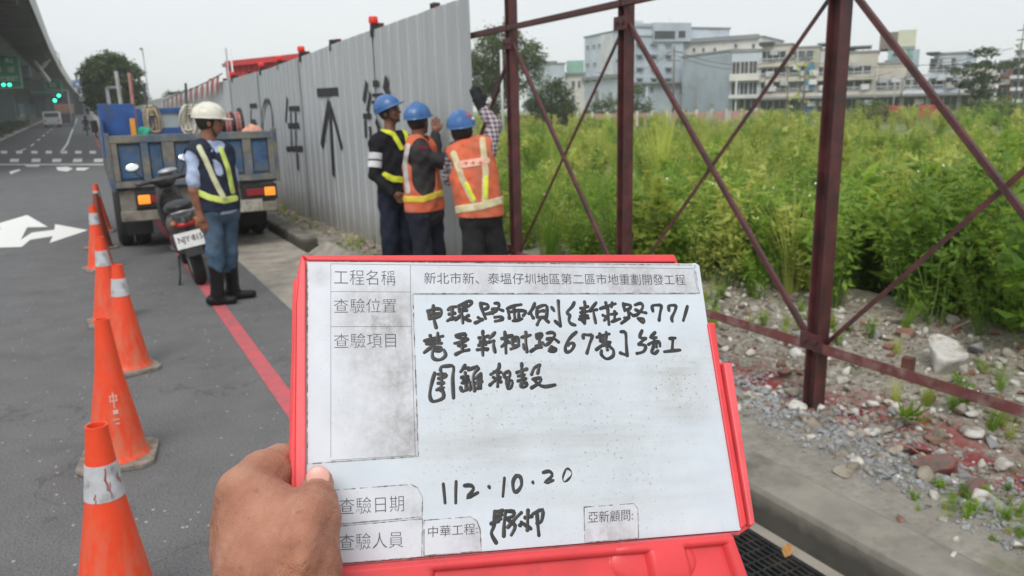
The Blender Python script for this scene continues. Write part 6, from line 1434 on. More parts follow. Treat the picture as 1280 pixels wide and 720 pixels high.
# big round tree behind the truck
b0 = gpos(146, 75, .3); S = 75 * .93 / FPX * 1.0
b0 = gpos(146, 75, .2)
tree('big dense round tree behind the parked truck', b0, 7.4, [(-.8, 0, 4.9, 1.5, 1.5, 1.5), (.9, 0, 4.8, 1.5, 1.6, 1.5), (0, .2, 5.9, 1.5, 1.5, 1.0), (1.7, .2, 3.0, 1.0, 1.2, 1.5), (-1.3, 0, 3.4, 1.0, 1.3, 1.4), (.3, 0, 3.2, 1.6, 1.6, 1.5)], 17000, .30, M_tl[0], trunk_r=.25, seed=3)
tr1 = gpos(640, 62)
tree('tall pale green tree seen through the frame beside the hoarding end', gpos(618, 62), 9, [(0, 0, 5.3, 2.2, 2, 2.2), (2.2, 0, 4.6, 1.9, 2, 2.0), (-1.4, 0, 4.0, 1.6, 1.7, 1.9), (1.0, 0, 7.0, 1.6, 1.5, 1.3), (3.4, 0, 5.6, 1.3, 1.2, 1.3), (.2, 0, 2.6, 1.8, 1.6, 1.2)], 13000, .26, M_tl[2], trunk_r=.2, seed=5)
tree('dark rounded tree right of the left steel post', gpos(690, 60), 4.2, [(0, 0, 2.3, 1.6, 1.6, 1.5), (-1.2, 0, 1.5, 1.2, 1.2, 1.2), (.9, 0, 1.3, 1.2, 1.2, 1.0)], 8000, .20, M_tl[0], seed=6)
tree('bushy tree low before the blue grey building, left of the middle post', gpos(752, 78), 2.6, [(0, 0, 1.2, 1.9, 1.3, 1.1), (1.3, 0, 1.5, 1.4, 1.2, 1.3)], 2600, .22, M_tl[1], seed=7)
tree('dark bush before the blue grey building, right of the middle post', gpos(797, 78), 4.2, [(0, 0, 2.2, 1.2, 1.1, 1.7), (.3, 0, 1.2, 1.3, 1.2, 1.2)], 2400, .22, M_tl[0], seed=8)
tree('spreading flat topped tree before the houses at right', gpos(1225, 70), 6.0, [(-1.8, 0, 3.7, 1.9, 1.5, .45), (1.3, 0, 4.1, 1.9, 1.5, .40), (0, 0, 4.9, 1.5, 1.3, .35), (-1.2, 0, 2.6, 1.6, 1.4, .5), (.8, 0, 3.0, 1.5, 1.2, .5), (0, 0, 1.6, 1.6, 1.2, .7)], 4200, .22, M_tl[0], seed=9)
tree('low green bush under the spreading tree', gpos(1245, 55), 1.7, [(0, 0, .9, 1.9, 1.3, .8), (1.6, 0, .7, 1.3, 1.1, .7)], 2400, .18, M_tl[1], name='bush', cat='bush', seed=10)
tree('green shrub before the cream houses right of the tall post', gpos(1085, 62), 1.7, [(0, 0, .9, 1.5, 1.2, .75), (1.2, 0, .8, 1.0, 1, .6)], 2200, .16, M_tl[1], name='bush', cat='bush', seed=11)
tree('thin feathery tree at the right edge of the picture', gpos(1276, 66), 6.5, [(0, 0, 4.6, .6, .7, 1.2), (.3, 0, 3.2, .7, .7, .8)], 500, .16, M_tl[2], seed=12, trunk_r=.07)
tree('small green shrub by the hoarding top far along the road', gpos(222, 48), 3.1, [(0, 0, 2.6, .8, .8, .5)], 900, .14, M_tl[1], name='bush', cat='bush', seed=13, trunk_r=.06)
# ================================================================ BUILDINGS ACROSS THE LOT
M_gp = pm('grey_mast', (.33, .34, .35), .6, .15, 3); M_dp = pm('dark_mast', (.13, .11, .10), .7, .2, 3)
def wallm(name, col, stain=None): return pm(name, col, .85, .10, .4, dirt=stain or tuple(c * .72 for c in col), dscale=.25, dpos=.55, world=True, spec=.25, rnd=.03)
M_bg = wallm('wall_blue_grey', (.42, .48, .54)); M_bg2 = wallm('wall_blue_grey_siding', (.37, .43, .49)); M_bgl = wallm('wall_pale_blue', (.52, .58, .64)); M_cr = wallm('wall_cream', (.55, .52, .44)); M_crp = wallm('wall_pale_cream', (.62, .61, .56))
M_wt = wallm('wall_white', (.62, .64, .65)); M_gn = wallm('wall_mint', (.30, .50, .42)); M_dkw = pm('deep_opening', (.045, .05, .055), .8, .3, .5, world=True); M_win = pm('far_window_glass', (.09, .11, .13), .2, .35, .6, world=True); M_frm = pm('window_frame_grey', (.40, .41, .42), .6)  # deep openings are flat; their inner shade is put into the dark colour
M_rf = pm('roof_grey', (.24, .25, .26), .8, .15, .4, world=True); M_tealb = pm('blue_tarp', (.05, .20, .30), .7, .2, .5, world=True); M_brn = pm('rust_tank_wall', (.20, .16, .14), .8, .3, .6, world=True); M_brick = wallm('wall_brick', (.36, .20, .16))
class Bld:
    def __init__(s, label, xl, xr, dl, dr, top, depth, mat, cat='building', name='building', base=0.0, group=None):
        s.A = gpos(xl, dl); s.Bp = gpos(xr, dr); s.A.z = s.Bp.z = base; s.t = (s.Bp - s.A).normalized(); s.n = Vector((-s.t.y, s.t.x, 0))
        if s.n.dot(s.A) > 0: s.n = -s.n
        s.root = thing(name, label, cat, (s.A.x, s.A.y, base), group); s.mat = mat
        zt = s.q((xl + xr) / 2, top).z; s.zt = zt; W = (s.Bp - s.A).length; s.W = W; s.depth = depth
        s.bx('wall', 0, W, base, zt, -depth, 0, mat); s.bx('roof', -.15, W + .15, zt, zt + .18, -depth - .1, .12, M_rf)
    def q(s, px, py, off=0):
        v = ray(px, py); return EYE + v * ((s.A + s.n * off - EYE).dot(s.n) / v.dot(s.n))
    def uz(s, px, py, off=0): p = s.q(px, py, off); return (p - s.A).dot(s.t), p.z
    def bx(s, name, u0, u1, z0, z1, w0, w1, mat, parent=None, bevel=0):
        mb = MB(); R = Matrix((s.t, s.n, Vector((0, 0, 1)))).transposed()
        mb.box(s.A * 1 + s.t * (u0 + u1) / 2 + s.n * (w0 + w1) / 2 + Vector((0, 0, (z0 + z1) / 2 - s.A.z)), (abs(u1 - u0), abs(w1 - w0), abs(z1 - z0)), R)
        return mb.build(name, mat, parent or s.root)
    def px(s, name, x0, y0, x1, y1, w0, w1, mat, parent=None):
        u0, z1 = s.uz(x0, y0); u1, _ = s.uz(x1, y0); _, z0 = s.uz((x0 + x1) / 2, y1); return s.bx(name, min(u0, u1), max(u0, u1), max(z0, s.A.z), z1, w0, w1, mat, parent)
    def win(s, x0, y0, x1, y1, n=1, mat=None, deep=False):
        u0, z1 = s.uz(x0, y0); u1, _ = s.uz(x1, y0); _, z0 = s.uz((x0 + x1) / 2, y1); w = (u1 - u0) / n; f = min(.09, abs(w) * .1)
        for i in range(n):
            a, c = u0 + i * w, u0 + (i + 1) * w
            mb = MB(); R = Matrix((s.t, s.n, Vector((0, 0, 1)))).transposed()
            def b_(ua, ub, za, zb): mb.box(s.A + s.t * (ua + ub) / 2 + s.n * .05 + Vector((0, 0, (za + zb) / 2 - s.A.z)), (ub - ua, .1, zb - za), R)
            b_(a, a + f, z0, z1); b_(c - f, c, z0, z1); b_(a + f, c - f, z0, z0 + f); b_(a + f, c - f, z1 - f, z1)
            if c - a > .9: b_((a + c) / 2 - f / 2, (a + c) / 2 + f / 2, z0 + f, z1 - f)
            o = mb.build('window', M_frm, s.root); s.bx('pane', a + f * .9, c - f * .9, z0 + f * .9, z1 - f * .9, -.01, .03, mat or (M_dkw if deep else M_win), o)
    def slab(s, x0, x1, y0, y1, proud, mat, name='floor_slab'): s.px(name, x0, y0, x1, y1, 0.002, proud, mat)
# small buildings at the left of the row
b = Bld('dark roofed low house behind the trees left of the white building', 668, 696, 120, 120, 78, 8, M_rf); b.win(676, 92, 686, 100, 2)
b = Bld('narrow white building with green top storey, leftmost of the row', 706, 731, 112, 112, 92, 9, M_crp); b.px('upper_storey', 708, 76, 730, 92, -6, .1, M_gn); b.win(710, 82, 727, 89, 3); b.win(714, 101, 719, 110); b.win(714, 119, 719, 127); b.win(722, 101, 726, 110); b.slab(706, 731, 91.2, 92.6, .5, M_rf)
b = Bld('small white flat roofed house beside the building with green top storey', 690, 706.5, 110, 111, 80, 8, M_bgl); b.win(695, 98, 702, 104)
# tall blue-grey block
b = Bld('tall blue grey block with dark rooftop opening, highest building of the row', 731, 792, 112, 100, 41, 14, M_bgl)
for (x, y) in ((733, 57), (741, 56), (748, 55), (733, 79), (742, 78), (762, 75), (770, 74), (733, 100), (741, 99)): b.win(x, y, x + 4, y + 4)
for x, y0, y1 in ((744, 113, 126), (761, 115, 126), (778, 90, 96), (778, 110, 116)): b.win(x, y0, x + 5, y1)
b.px('roof_tank', 754, 27, 762, 41, -5, -1.5, M_wt); b.px('stair_tower', 757, 31, 768, 41, -6, -1.2, M_bg); b.slab(731, 780, 97, 98.3, .5, M_rf, 'ledge'); bb0 = b
b.px('wall_panel', 752, 44, 766, 100, .003, .12, M_wt)
b = Bld('blue grey middle wing with rows of small windows beside the tallest block', 792, 852, 100, 103, 46, 14, M_bg)
b.px('upper_storey', 816, 28.5, 863, 52, -9, .3, M_bg); b.px('opening', 817, 39, 842, 48.5, .301, .4, M_dkw); b.px('opening', 847, 39, 855, 47, .301, .4, M_dkw)  # openings are dark slabs on the wall, with the shade in their colour
for i, y in enumerate((52, 66, 82, 95)):
    for x in (797, 815, 833):
        if y > 60 or x < 800: b.win(x - 1, y + 4, x + 5, y + 8)
        b.px('awning', x - 2, y + 2.3, x + 6, y + 3.6, .01, .5, M_rf)
for x in (812, 850): b.win(x, 108, x + 5, 116)
b.slab(792, 850, 103, 104.5, .7, M_rf, 'ledge'); b.win(850, 88, 852, 94) if False else None
b.px('drain_pipe', 872, 96, 875, 140, .005, .3, M_wt)
b = Bld('blue grey ribbed metal sided hall with slanted roof line', 852, 912, 101, 92, 68, 16, M_bg2)
u0, z0 = b.uz(852, 72); u1, z1 = b.uz(912, 65)
for i in range(22): y = 74 + i * 3.3; b.px('siding_rib', 853, y, 911.5, y + .5, .002, .05, M_bg)
b.win(867, 108, 873, 134); b.win(850.5 + 3, 106, 858, 116); b.win(887, 128, 893, 133)
b = Bld('cream penthouse storey over the blue grey sided hall', 853, 948, 104, 101, 50, 10, M_crp, base=0)
for x in (866, 878, 892): b.win(x, 60, x + 3.5, 65)
for x in (918, 940): b.win(x, 55, x + 4, 60)
b.slab(853, 949, 49.5, 51, .4, M_rf, 'cornice')
b = Bld('pale blue corner house with gridded balconies beside the sided hall', 912, 949, 92, 92, 65, 10, M_bgl)
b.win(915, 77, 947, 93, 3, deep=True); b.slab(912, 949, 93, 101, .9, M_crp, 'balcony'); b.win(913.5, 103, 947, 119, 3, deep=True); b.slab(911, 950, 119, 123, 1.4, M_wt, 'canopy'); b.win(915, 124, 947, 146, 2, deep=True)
b.px('column', 920, 100, 922, 140, .9, 1.1, M_wt)
# cream shop house terrace
lab = ['cream shop house with slanted dark roof edge, left end of the terrace', 'cream shop house with blue tarps on its balconies', 'cream shop house directly behind the tall steel post', 'cream shop house with open roof shed right of the tall post', 'cream shop house left of the mint green building', 'white shop house under the water tank block', 'grey shop house with dark sloping canopy on its roof', 'pale shop house behind the spreading tree']
xs_ = [949, 985, 1020, 1055, 1092, 1128, 1160, 1200, 1240]; tops = [57, 60, 62, 66, 80, 96, 68, 82]; mats_ = [M_cr, M_cr, M_crp, M_cr, M_cr, M_wt, M_bgl, M_crp]
for i in range(8):
    xa, xb = xs_[i], xs_[i + 1]; k = 92 - i * .2; sh = -.024 * ((xa + xb) / 2 - 980)
    b = Bld(lab[i], xa + .25, xb - .25, k + (0 if i % 2 else .3), k, tops[i], 11, mats_[i], group='terrace of shop houses across the lot')
    w_ = xb - xa
    for (wy0, wy1, sy0, sy1) in ((64, 77, 79, 83.5), (84.5, 95.5, 97, 102), (103, 114.5, 117, 121.5)):
        a0, a1, c0, c1 = [y + sh for y in (wy0, wy1, sy0, sy1)]
        if a0 < tops[i] + 3: continue
        b.win(xa + 2, a0, xb - 2, a1, 3 if i % 2 else 2, deep=(i % 3 != 1)); b.slab(xa + .5, xb - .5, c0, c1, .95 if i % 2 else .7, mats_[i], 'balcony')
        b.px('balcony_rail', xa + 2, a1 - 3.4, xb - 2, a1 - 2.8, .8, .86, M_frm); 
        for j in range(9): x = xa + 2 + (w_ - 4.6) * j / 8; b.px('baluster', x, a1 - 2.8, x + .6, a1 + .8, .8, .85, M_frm)
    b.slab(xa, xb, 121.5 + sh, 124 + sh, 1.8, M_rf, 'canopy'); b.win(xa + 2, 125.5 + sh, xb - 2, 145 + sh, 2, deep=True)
    for x in (xa + .3, xb - 1.9): b.px('column', x, 122 + sh, x + 1.6, 150 + sh, .1, .5, mats_[i])
    if i == 0: b.px('roof_shed', 950, 53.5, 968, 57, -4, .8, M_dkw)
    if i == 1: b.px('tarp', 1006, 79.5, 1018, 92, .96, 1.1, M_tealb); b.px('tarp', 1006, 99, 1018, 113, .96, 1.1, M_tealb); b.px('tarp', 1005, 125, 1018, 145, .96, 1.1, pm('blue_shutter', (.04, .10, .22), .6))
    if i in (2, 3):
        for x in range(int(xa) + 3, int(xb) - 3, 7): b.px('roof_post', x, tops[i] - 7, x + .7, tops[i], -3, -2.8, M_rf)
        b.px('roof_shed', xa + 2, tops[i] - 8, xb - 2, tops[i] - 7, -4, .2, M_rf)
    if i == 6: b.px('roof_shed', 1160, 66, 1176, 68.5, -3, 1.2, M_dkw); b.win(1163, 73, 1196, 84, 3)
    if i == 5: b.win(1131, 99, 1142, 107)
b = Bld('mint green rooftop block with grey water tank house above', 1103, 1134, 97, 97, 61, 6, M_gn, base=0); b.px('tank_house', 1100.5, 41, 1123, 61, -5, .2, M_brn); b.px('tank_house_side', 1123.2, 38, 1146, 61, -4, .1, wallm('wall_pale_yellow', (.55, .56, .42))); b.win(1135 - 20, 66, 1124, 72); b.px('glass_wall', 1134.2, 62, 1150, 84, -4, 0, M_bg2); b.px('awning', 1106, 76, 1128, 78, .1, 1.3, M_rf)
b = Bld('brick and cream house partly behind the spreading tree', 1243, 1263, 80, 80, 78, 8, M_brick); b.slab(1243, 1263, 100, 106, .5, M_crp); b.win(1246, 84, 1260, 92, 2); b.win(1246, 110, 1260, 120, 2)
b = Bld('grey apartment house with white balconies at the right edge', 1263, 1310, 78, 78, 65, 10, M_bg2)
for y in (72, 86, 101, 116): b.win(1266, y, 1300, y + 8, 4, deep=True); b.slab(1263, 1310, y + 8.5, y + 12, .8, M_wt, 'balcony')
ra = random.Random(5)
for nm_ in [o for o in scene.objects if o.get('category') == 'building' and o.get('group')]:                     # air conditioners and laundry rails on the shop houses
    wl_ = [c for c in nm_.children if c.name.startswith('balcony') and not c.name.startswith('balcony_')]
    for c in wl_:
        q0 = Vector(c.data.vertices[0].co) + wloc(nm_); ws = [Vector(v_.co) + wloc(nm_) for v_ in c.data.vertices]; lo_ = min(w_.z for w_ in ws); A0 = min(ws, key=lambda w_: (w_ - EYE).length); xs0 = max(ws, key=lambda w_: (w_ - A0).length)
        for j in range(2): p = A0.lerp(xs0, ra.uniform(.08, .8)); mb = MB(); mb.box((p.x - .25, p.y - .35, lo_ + ra.choice((-.75, 1.5))), (.8, .4, .55), Matrix.Rotation(-.5, 3, 'Z')); mb.build('air_conditioner', M_wt if j else M_frm, nm_)
wr_ = thing('overhead_wires', 'thin sagging overhead wires strung between the poles before the houses', 'wires', gpos(900, 79, 8))
for (xa, ya, xb, yb) in ((841, 62, 1003, 70), (841, 68, 1003, 76), (1003, 70, 1115, 90), (841, 62, 745, 90), (1003, 76, 1266, 60), (1115, 96, 1266, 72)):
    a, c = at(xa, ya, 72), at(xb, yb, 72); mb = MB(); mb.tube([a.lerp(c, k / 8) - Vector((0, 0, 1.1 * (1 - (k / 4 - 1) ** 2))) for k in range(9)], .028, 4); mb.build('wire', M_dp, wr_)
# red and white construction fence far across the lot
M_pk = pm('pink_barrier', (.42, .24, .22), .7, .25, 1, world=True); M_pw = pm('pale_barrier_post', (.58, .54, .50), .7, .2, 1, world=True)
ff = thing('site_fence', 'low pinkish site fence with pale posts along the far side of the lot', 'fence', gpos(640, 66))
for i in range(60):
    xa = 610 + i * 6.2
    if xa > 955: break
    a, c = gpos(xa, 66), gpos(xa + 5.9, 66)
    mb = MB(); mb.beam(a + Vector((0, 0, .62)), c + Vector((0, 0, .62)), .06, .9, (0, 0, 1)); mb.build('panel', M_pk if i % 4 else pm('grey_barrier', (.40, .39, .38), .7, .2, 1), ff)
    if i % 3 == 0: mb = MB(); mb.box(a + Vector((0, 0, .62)), (.18, .18, 1.24)); mb.build('post', M_pw, ff)
M_rdb = pm('red_barrier', (.48, .10, .09), .6, .2, 1)
for j, (xa, xb, lbl) in enumerate(((1102, 1128, 'row of red plastic barriers before the shop house terrace, left of two'), (1150, 1184, 'row of red plastic barriers before the shop houses, right of two'))):
    rb = thing('plastic_barrier', lbl, 'barrier', gpos(xa, 66), 'red plastic barrier rows')
    n_ = int((xb - xa) / 4)
    for i in range(n_): a = gpos(xa + i * 4, 66, .75); mb = MB(); mb.box(a + Vector((0, 0, .0)), (.24, .3, .9), taper=.5); mb.box(a + Vector((0, 0, .28)), (.26, .2, .12)); mb.build('segment', M_rdb, rb)
# parked cars seen through the weeds by the terrace
M_carw = pm('car_white', (.62, .63, .64), .3, .05, 2); M_cg = pm('car_glass', (.04, .05, .06), .1)
def car(label, px, dist, mat, yaw, z=0.0):
    p = gpos(px, dist, z); c_ = thing('parked_car', label, 'car', (0, 0, 0), 'cars parked before the terrace'); 
    prof = [(-2.1, .35), (-2.15, .8), (-1.5, .95), (-.9, 1.42), (.8, 1.45), (1.5, 1.0), (2.1, .85), (2.15, .4)]
    mb = MB(); mb.prism(prof, -.82, .82, lambda u, v, w_: Vector((u, w_, v))); mb.build('body', mat, c_, off=Z0, bevel=.06)
    for s_ in (-1, 1): mb = MB(); mb.prism([(-1.35, .98), (-.85, 1.36), (.75, 1.39), (1.3, 1.02)], .825, .84, lambda u, v, w_: Vector((u, s_ * w_, v))); mb.build('side_window', M_cg, c_, off=Z0)
    for x in (-1.35, 1.35):
        for s_ in (-1, 1): mb = MB(); mb.lathe([(.001, -.1), (.32, -.1), (.32, .1), (.001, .1)], 16, (x, s_ * .78, .32), rot=Matrix.Rotation(PI / 2, 3, 'X')); mb.build('wheel', M_rub_, c_, off=Z0)
    c_.location = p; c_.rotation_euler = (0, 0, yaw); return c_

# street poles over there
def pole(label, px, dist, top, r=.1, mat=None, z=0, arms=(), name='utility_pole', cat='pole'):
    p = gpos(px, dist, z); v = ray(px, top); k = dist / math.hypot(v.x, v.y); zt = EYE.z + v.z * k; root = thing(name, label, cat, p)
    mb = MB(); mb.tube([p, (p.x, p.y, zt)], [r, r * .6], 10); mb.build('mast', mat or M_gp, root, True); R = Vector((p.y, -p.x, 0)).normalized()
    for (dz, L) in arms: mb = MB(); c = Vector((p.x, p.y, zt - dz)); mb.beam(c - R * L / 2, c + R * L / 2, .08, .08); mb.build('crossarm', mat or M_gp, root)
    return root, Vector((p.x, p.y, zt)), R
M_gp = pm('grey_mast', (.33, .34, .35), .6, .15, 3); M_dp = pm('dark_mast', (.13, .11, .10), .7, .2, 3)
pole('white mast between the hoarding end and the left steel post', 628.5, 40, 62, .09, M_wt)
pole('brownish utility pole before the blue grey block', 841, 84, 58, .13, M_dp, arms=((.6, 1.6), (1.4, 1.4)))
pole('slim pale pole right of the middle steel post', 808, 84, 108, .07, M_wt)
pole('utility pole rising behind the sapling', 1003, 80, 66, .1, M_dp, arms=((.5, 1.2),))
pole('dark lattice like mast at the right edge', 1266, 74, 30, .06, M_dp, arms=((.5, .8), (1.2, .8), (2.0, .8)))
pole('lamp pole behind the terrace roof left part', 835, 118, 20, .05, M_gp)
pole('slim pole before the cream shop houses near the right brace', 1115, 82, 92, .07, M_gp)
# ================================================================ LEFT SIDE: OVERPASS AND ROAD TRAFFIC
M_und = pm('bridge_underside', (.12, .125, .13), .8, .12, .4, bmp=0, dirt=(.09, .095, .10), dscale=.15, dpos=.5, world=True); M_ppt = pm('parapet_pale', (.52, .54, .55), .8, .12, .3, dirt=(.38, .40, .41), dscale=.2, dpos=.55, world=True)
ov = thing('overpass', 'elevated concrete road deck curving away over the left side of the road', 'overpass', (-9, 60, 0))
path = []
for (px, py, Y) in ((14, -35, 33), (33, 0, 46), (47, 32, 60), (62, 66, 86), (74, 88, 118), (84, 103, 150), (93, 114, 190), (104, 124, 240), (112, 131, 300), (116, 138, 380), (112, 143, 460)):
    path.append(ony(px, py, Y))
path.insert(0, path[0] + Vector((-4.5, -9, 0)))  # unseen near end, shaped to swing left so its shadow misses the road
DW = 13.0
def side(i):
    a = path[max(i - 1, 0)]; c = path[min(i + 1, len(path) - 1)]; d = (c - a); d.z = 0; d.normalize(); return Vector((-d.y, d.x, 0))   # towards the left
prof_ = [(0, 0), (.25, .0), (.25, -.0), (2.2, -.05), (3.4, -1.2), (9.6, -1.2), (10.8, -.05), (DW, 0), (DW, .45), (0, .45)]
n_ = len(prof_); mb = MB(); vs = []
for i, p in enumerate(path):
    s_ = side(i)
    for (u, h) in prof_: vs.append(p + s_ * u + Vector((0, 0, h)))
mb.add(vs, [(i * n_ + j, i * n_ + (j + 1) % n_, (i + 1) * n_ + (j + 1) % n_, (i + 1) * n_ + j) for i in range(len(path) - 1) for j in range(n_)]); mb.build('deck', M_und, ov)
for u0, nm in ((-.12, 'parapet'), (DW - .1, 'parapet')):
    mb = MB(); vs = []
    for i, p in enumerate(path):
        s_ = side(i)
        for (u, h) in ((u0, .0), (u0, 1.55), (u0 + .25, 1.55), (u0 + .25, .452)): vs.append(p + s_ * u + Vector((0, 0, h)))
    mb.add(vs, [(i * 4 + j, i * 4 + (j + 1) % 4, (i + 1) * 4 + (j + 1) % 4, (i + 1) * 4 + j) for i in range(len(path) - 1) for j in range(4)]); mb.build(nm, M_ppt, ov)
for i in range(len(path) - 1):                                # steel cross girders under the deck
    L = (path[i + 1] - path[i]).length
    if i > 4: break
    k = max(1, int(L / 2.6))
    for j in range(k):
        p = path[i].lerp(path[i + 1], (j + .5) / k); s_ = side(i); mb = MB(); mb.beam(p + s_ * .35 + Vector((0, 0, -.16)), p + s_ * (DW - .3) + Vector((0, 0, -.16)), .28, .30); mb.build('cross_girder', M_und, ov)
for i, (px, py, Y) in enumerate(((-30, 0, 84), (-10, 0, 130), (20, 0, 190), (52, 0, 260))):   # piers
    p = path[0]; k = min(range(len(path)), key=lambda q: abs(path[q].y - Y)); c = path[k] + side(k) * 6.5; zr = rise(c.x, c.y)
    mb = MB(); mb.box((c.x, c.y, (c.z - 2.2 + zr) / 2), (2.0, 2.0, c.z - 2.2 - zr)); mb.build('pier', M_bri, ov, bevel=.15); mb = MB(); mb.box((c.x, c.y, c.z - 1.75), (9.5, 2.2, 1.1)); mb.build('pier_cap', M_bri, ov, bevel=.1)
# second structure crossing below: dark ramp mass with pale braces
rm = thing('ramp_bridge', 'shaded lower ramp bridge with pale diagonal struts under the overpass', 'bridge', gpos(30, 130))
M_shd = pm('shaded_steel_teal', (.025, .055, .065), .8, .2, .2, world=True)  # shade below the overpass is put into this dark teal
def quad_box(pxa, pya, pxb, pyb, d, th, mat, name, parent):
    a, c = at(pxa, pyb, d), at(pxb, pya, d + .01); mb = MB(); a2, c2 = at(pxa, pya, d), at(pxb, pyb, d); v = Vector((c2.x - a.x, c2.y - a.y, 0)); 
    mb.beam(Vector((a.x, a.y, (a2.z + a.z) / 2)), Vector((c2.x, c2.y, (a2.z + a.z) / 2)), th, abs(a2.z - a.z), (0, 0, 1)); return mb.build(name, mat, parent)
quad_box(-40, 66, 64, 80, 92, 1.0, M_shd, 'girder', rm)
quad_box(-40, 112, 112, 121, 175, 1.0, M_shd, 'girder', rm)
for (xa, ya, xb, yb, d) in ((38, 70, 62, 102, 78), (64, 70, 50, 88, 79)):
    mb = MB(); mb.beam(at(xa, ya, d), at(xb, yb, d), .28, .28); mb.build('strut', M_ppt, rm)
for i in range(9):
    x = -20 + i * 14; a = gpos(x, 185); mb = MB(); top = at(x, 118, 178); mb.box((a.x, a.y, (top.z + 1.5) / 2), (.9, .9, top.z - 1.0)); mb.build('pier', M_shd if i % 2 else M_bri, rm)
mb = MB(); a, c = gpos(-60, 230, 2.2), gpos(112, 230, 2.2); mb.beam(a + Vector((0, 0, 4.2)), c + Vector((0, 0, 3.2)), 3, 8.2); mb.build('abutment', pm('abutment_teal', (.03, .075, .085), .85, .2, .1, world=True), rm)  # abutment teal also darkened to carry the shade down here
quad_box(34, 96, 50, 104, 90, .6, pm('tan_box', (.30, .25, .20), .8), 'service_box', rm) if False else None
strip_ = [(86, 104), (93, 116), (103, 123), (111, 131), (116, 139), (117, 147)]
for i in range(len(strip_) - 1):
    a, c = at(*strip_[i], 185), at(*strip_[i + 1], 185 + i * 4); mb = MB(); mb.beam(a, c, 1.4, 1.3); mb.build('parapet', M_ppt, rm)
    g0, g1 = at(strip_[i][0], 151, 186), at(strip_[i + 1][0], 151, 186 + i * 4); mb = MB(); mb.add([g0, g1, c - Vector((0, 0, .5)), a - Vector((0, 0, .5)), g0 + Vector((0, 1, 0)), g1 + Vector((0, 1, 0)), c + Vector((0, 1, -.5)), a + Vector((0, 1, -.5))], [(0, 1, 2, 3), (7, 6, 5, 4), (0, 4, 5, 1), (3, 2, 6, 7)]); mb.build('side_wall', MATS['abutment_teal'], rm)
# green direction signs
M_sgn = pm('sign_green', (.008, .24, .14), .45, .12, .6, world=True); M_swt = pm('sign_white', (.62, .66, .64), .5)
def board_sign(label, x0, y0, x1, y1, d, lines, name='direction_sign', z0=None, mat=M_sgn, mast=True):
    A_, B_ = at(x0, y1, d), at(x1, y1, d); C2 = at(x0, y0, d); w_ = (B_ - A_).length; h_ = C2.z - A_.z; c = (A_ + B_) / 2; root = thing(name, label, 'road sign', (c.x, c.y, A_.z))
    t_ = Vector((B_.x - A_.x, B_.y - A_.y, 0)).normalized(); n_ = Vector((t_.y, -t_.x, 0)); R = Matrix((t_, n_, Vector((0, 0, 1)))).transposed()
    mb = MB(); mb.box(c + Vector((0, 0, h_ / 2)), (w_, .08, h_), R); pn = mb.build('panel', mat, root)
    mb = MB()
    for (a, b2_, cc, dd) in ((0, .5, w_, .06), (0, -.5, w_, .06)): mb.box(c + Vector((0, 0, h_ / 2 + b2_ * (h_ - .14))) + n_ * .045, (w_ - .1, .012, .05), R)
    for s_ in (-1, 1): mb.box(c + t_ * s_ * (w_ / 2 - .07) + Vector((0, 0, h_ / 2)) + n_ * .0455, (.05, .012, h_ - .2), R)
    mb.build('border', M_swt, pn)
    for (txt, u, v_, tw, th_) in lines:
        M_ = Matrix.Translation(c + t_ * (u - .5) * w_ + Vector((0, 0, v_ * h_)) + n_ * .05) @ Matrix((t_, Vector((0, 0, 1)), n_)).transposed().to_4x4()
        text_mesh(txt, M_swt, pn, Matrix.Identity(4), tw * w_, th_ * h_, bold=.02).data.transform(Matrix.Translation(-wloc(pn)) @ M_)
    if mast: 
        q = c + t_ * (w_ / 2 - .25) - n_ * .25; zr = rise(q.x, q.y); mb = MB(); mb.tube([(q.x, q.y, zr), (q.x, q.y, C2.z + .4)], .13, 10); mb.tube([(q.x, q.y, C2.z + .1), (q.x - 6 * t_.x, q.y - 6 * t_.y, C2.z + .1)], .09, 8); mb.build('mast', M_gp, root, True)
    return root
board_sign('large green direction sign with white characters hanging at the left edge', -12, 69, 30, 111, 62, [('泰山', .70, .82, .22, .16), ('林口', .30, .82, .22, .16), ('五股', .72, .56, .22, .16), ('新莊', .34, .56, .22, .16), ('環河快速道路', .52, .30, .78, .15)], mast=False)
board_sign('smaller farther green direction sign in the shade below the bridge', 39, 100, 79, 116, 105, [('三重', .25, .6, .2, .4), ('板橋', .72, .6, .2, .4)], mast=False)
board_sign('small blue road sign beside the overpass parapet', 92, 101, 102, 109.5, 150, [('64', .5, .5, .5, .6)], mat=pm('sign_blue', (.03, .12, .42), .45), mast=True, name='route_sign')
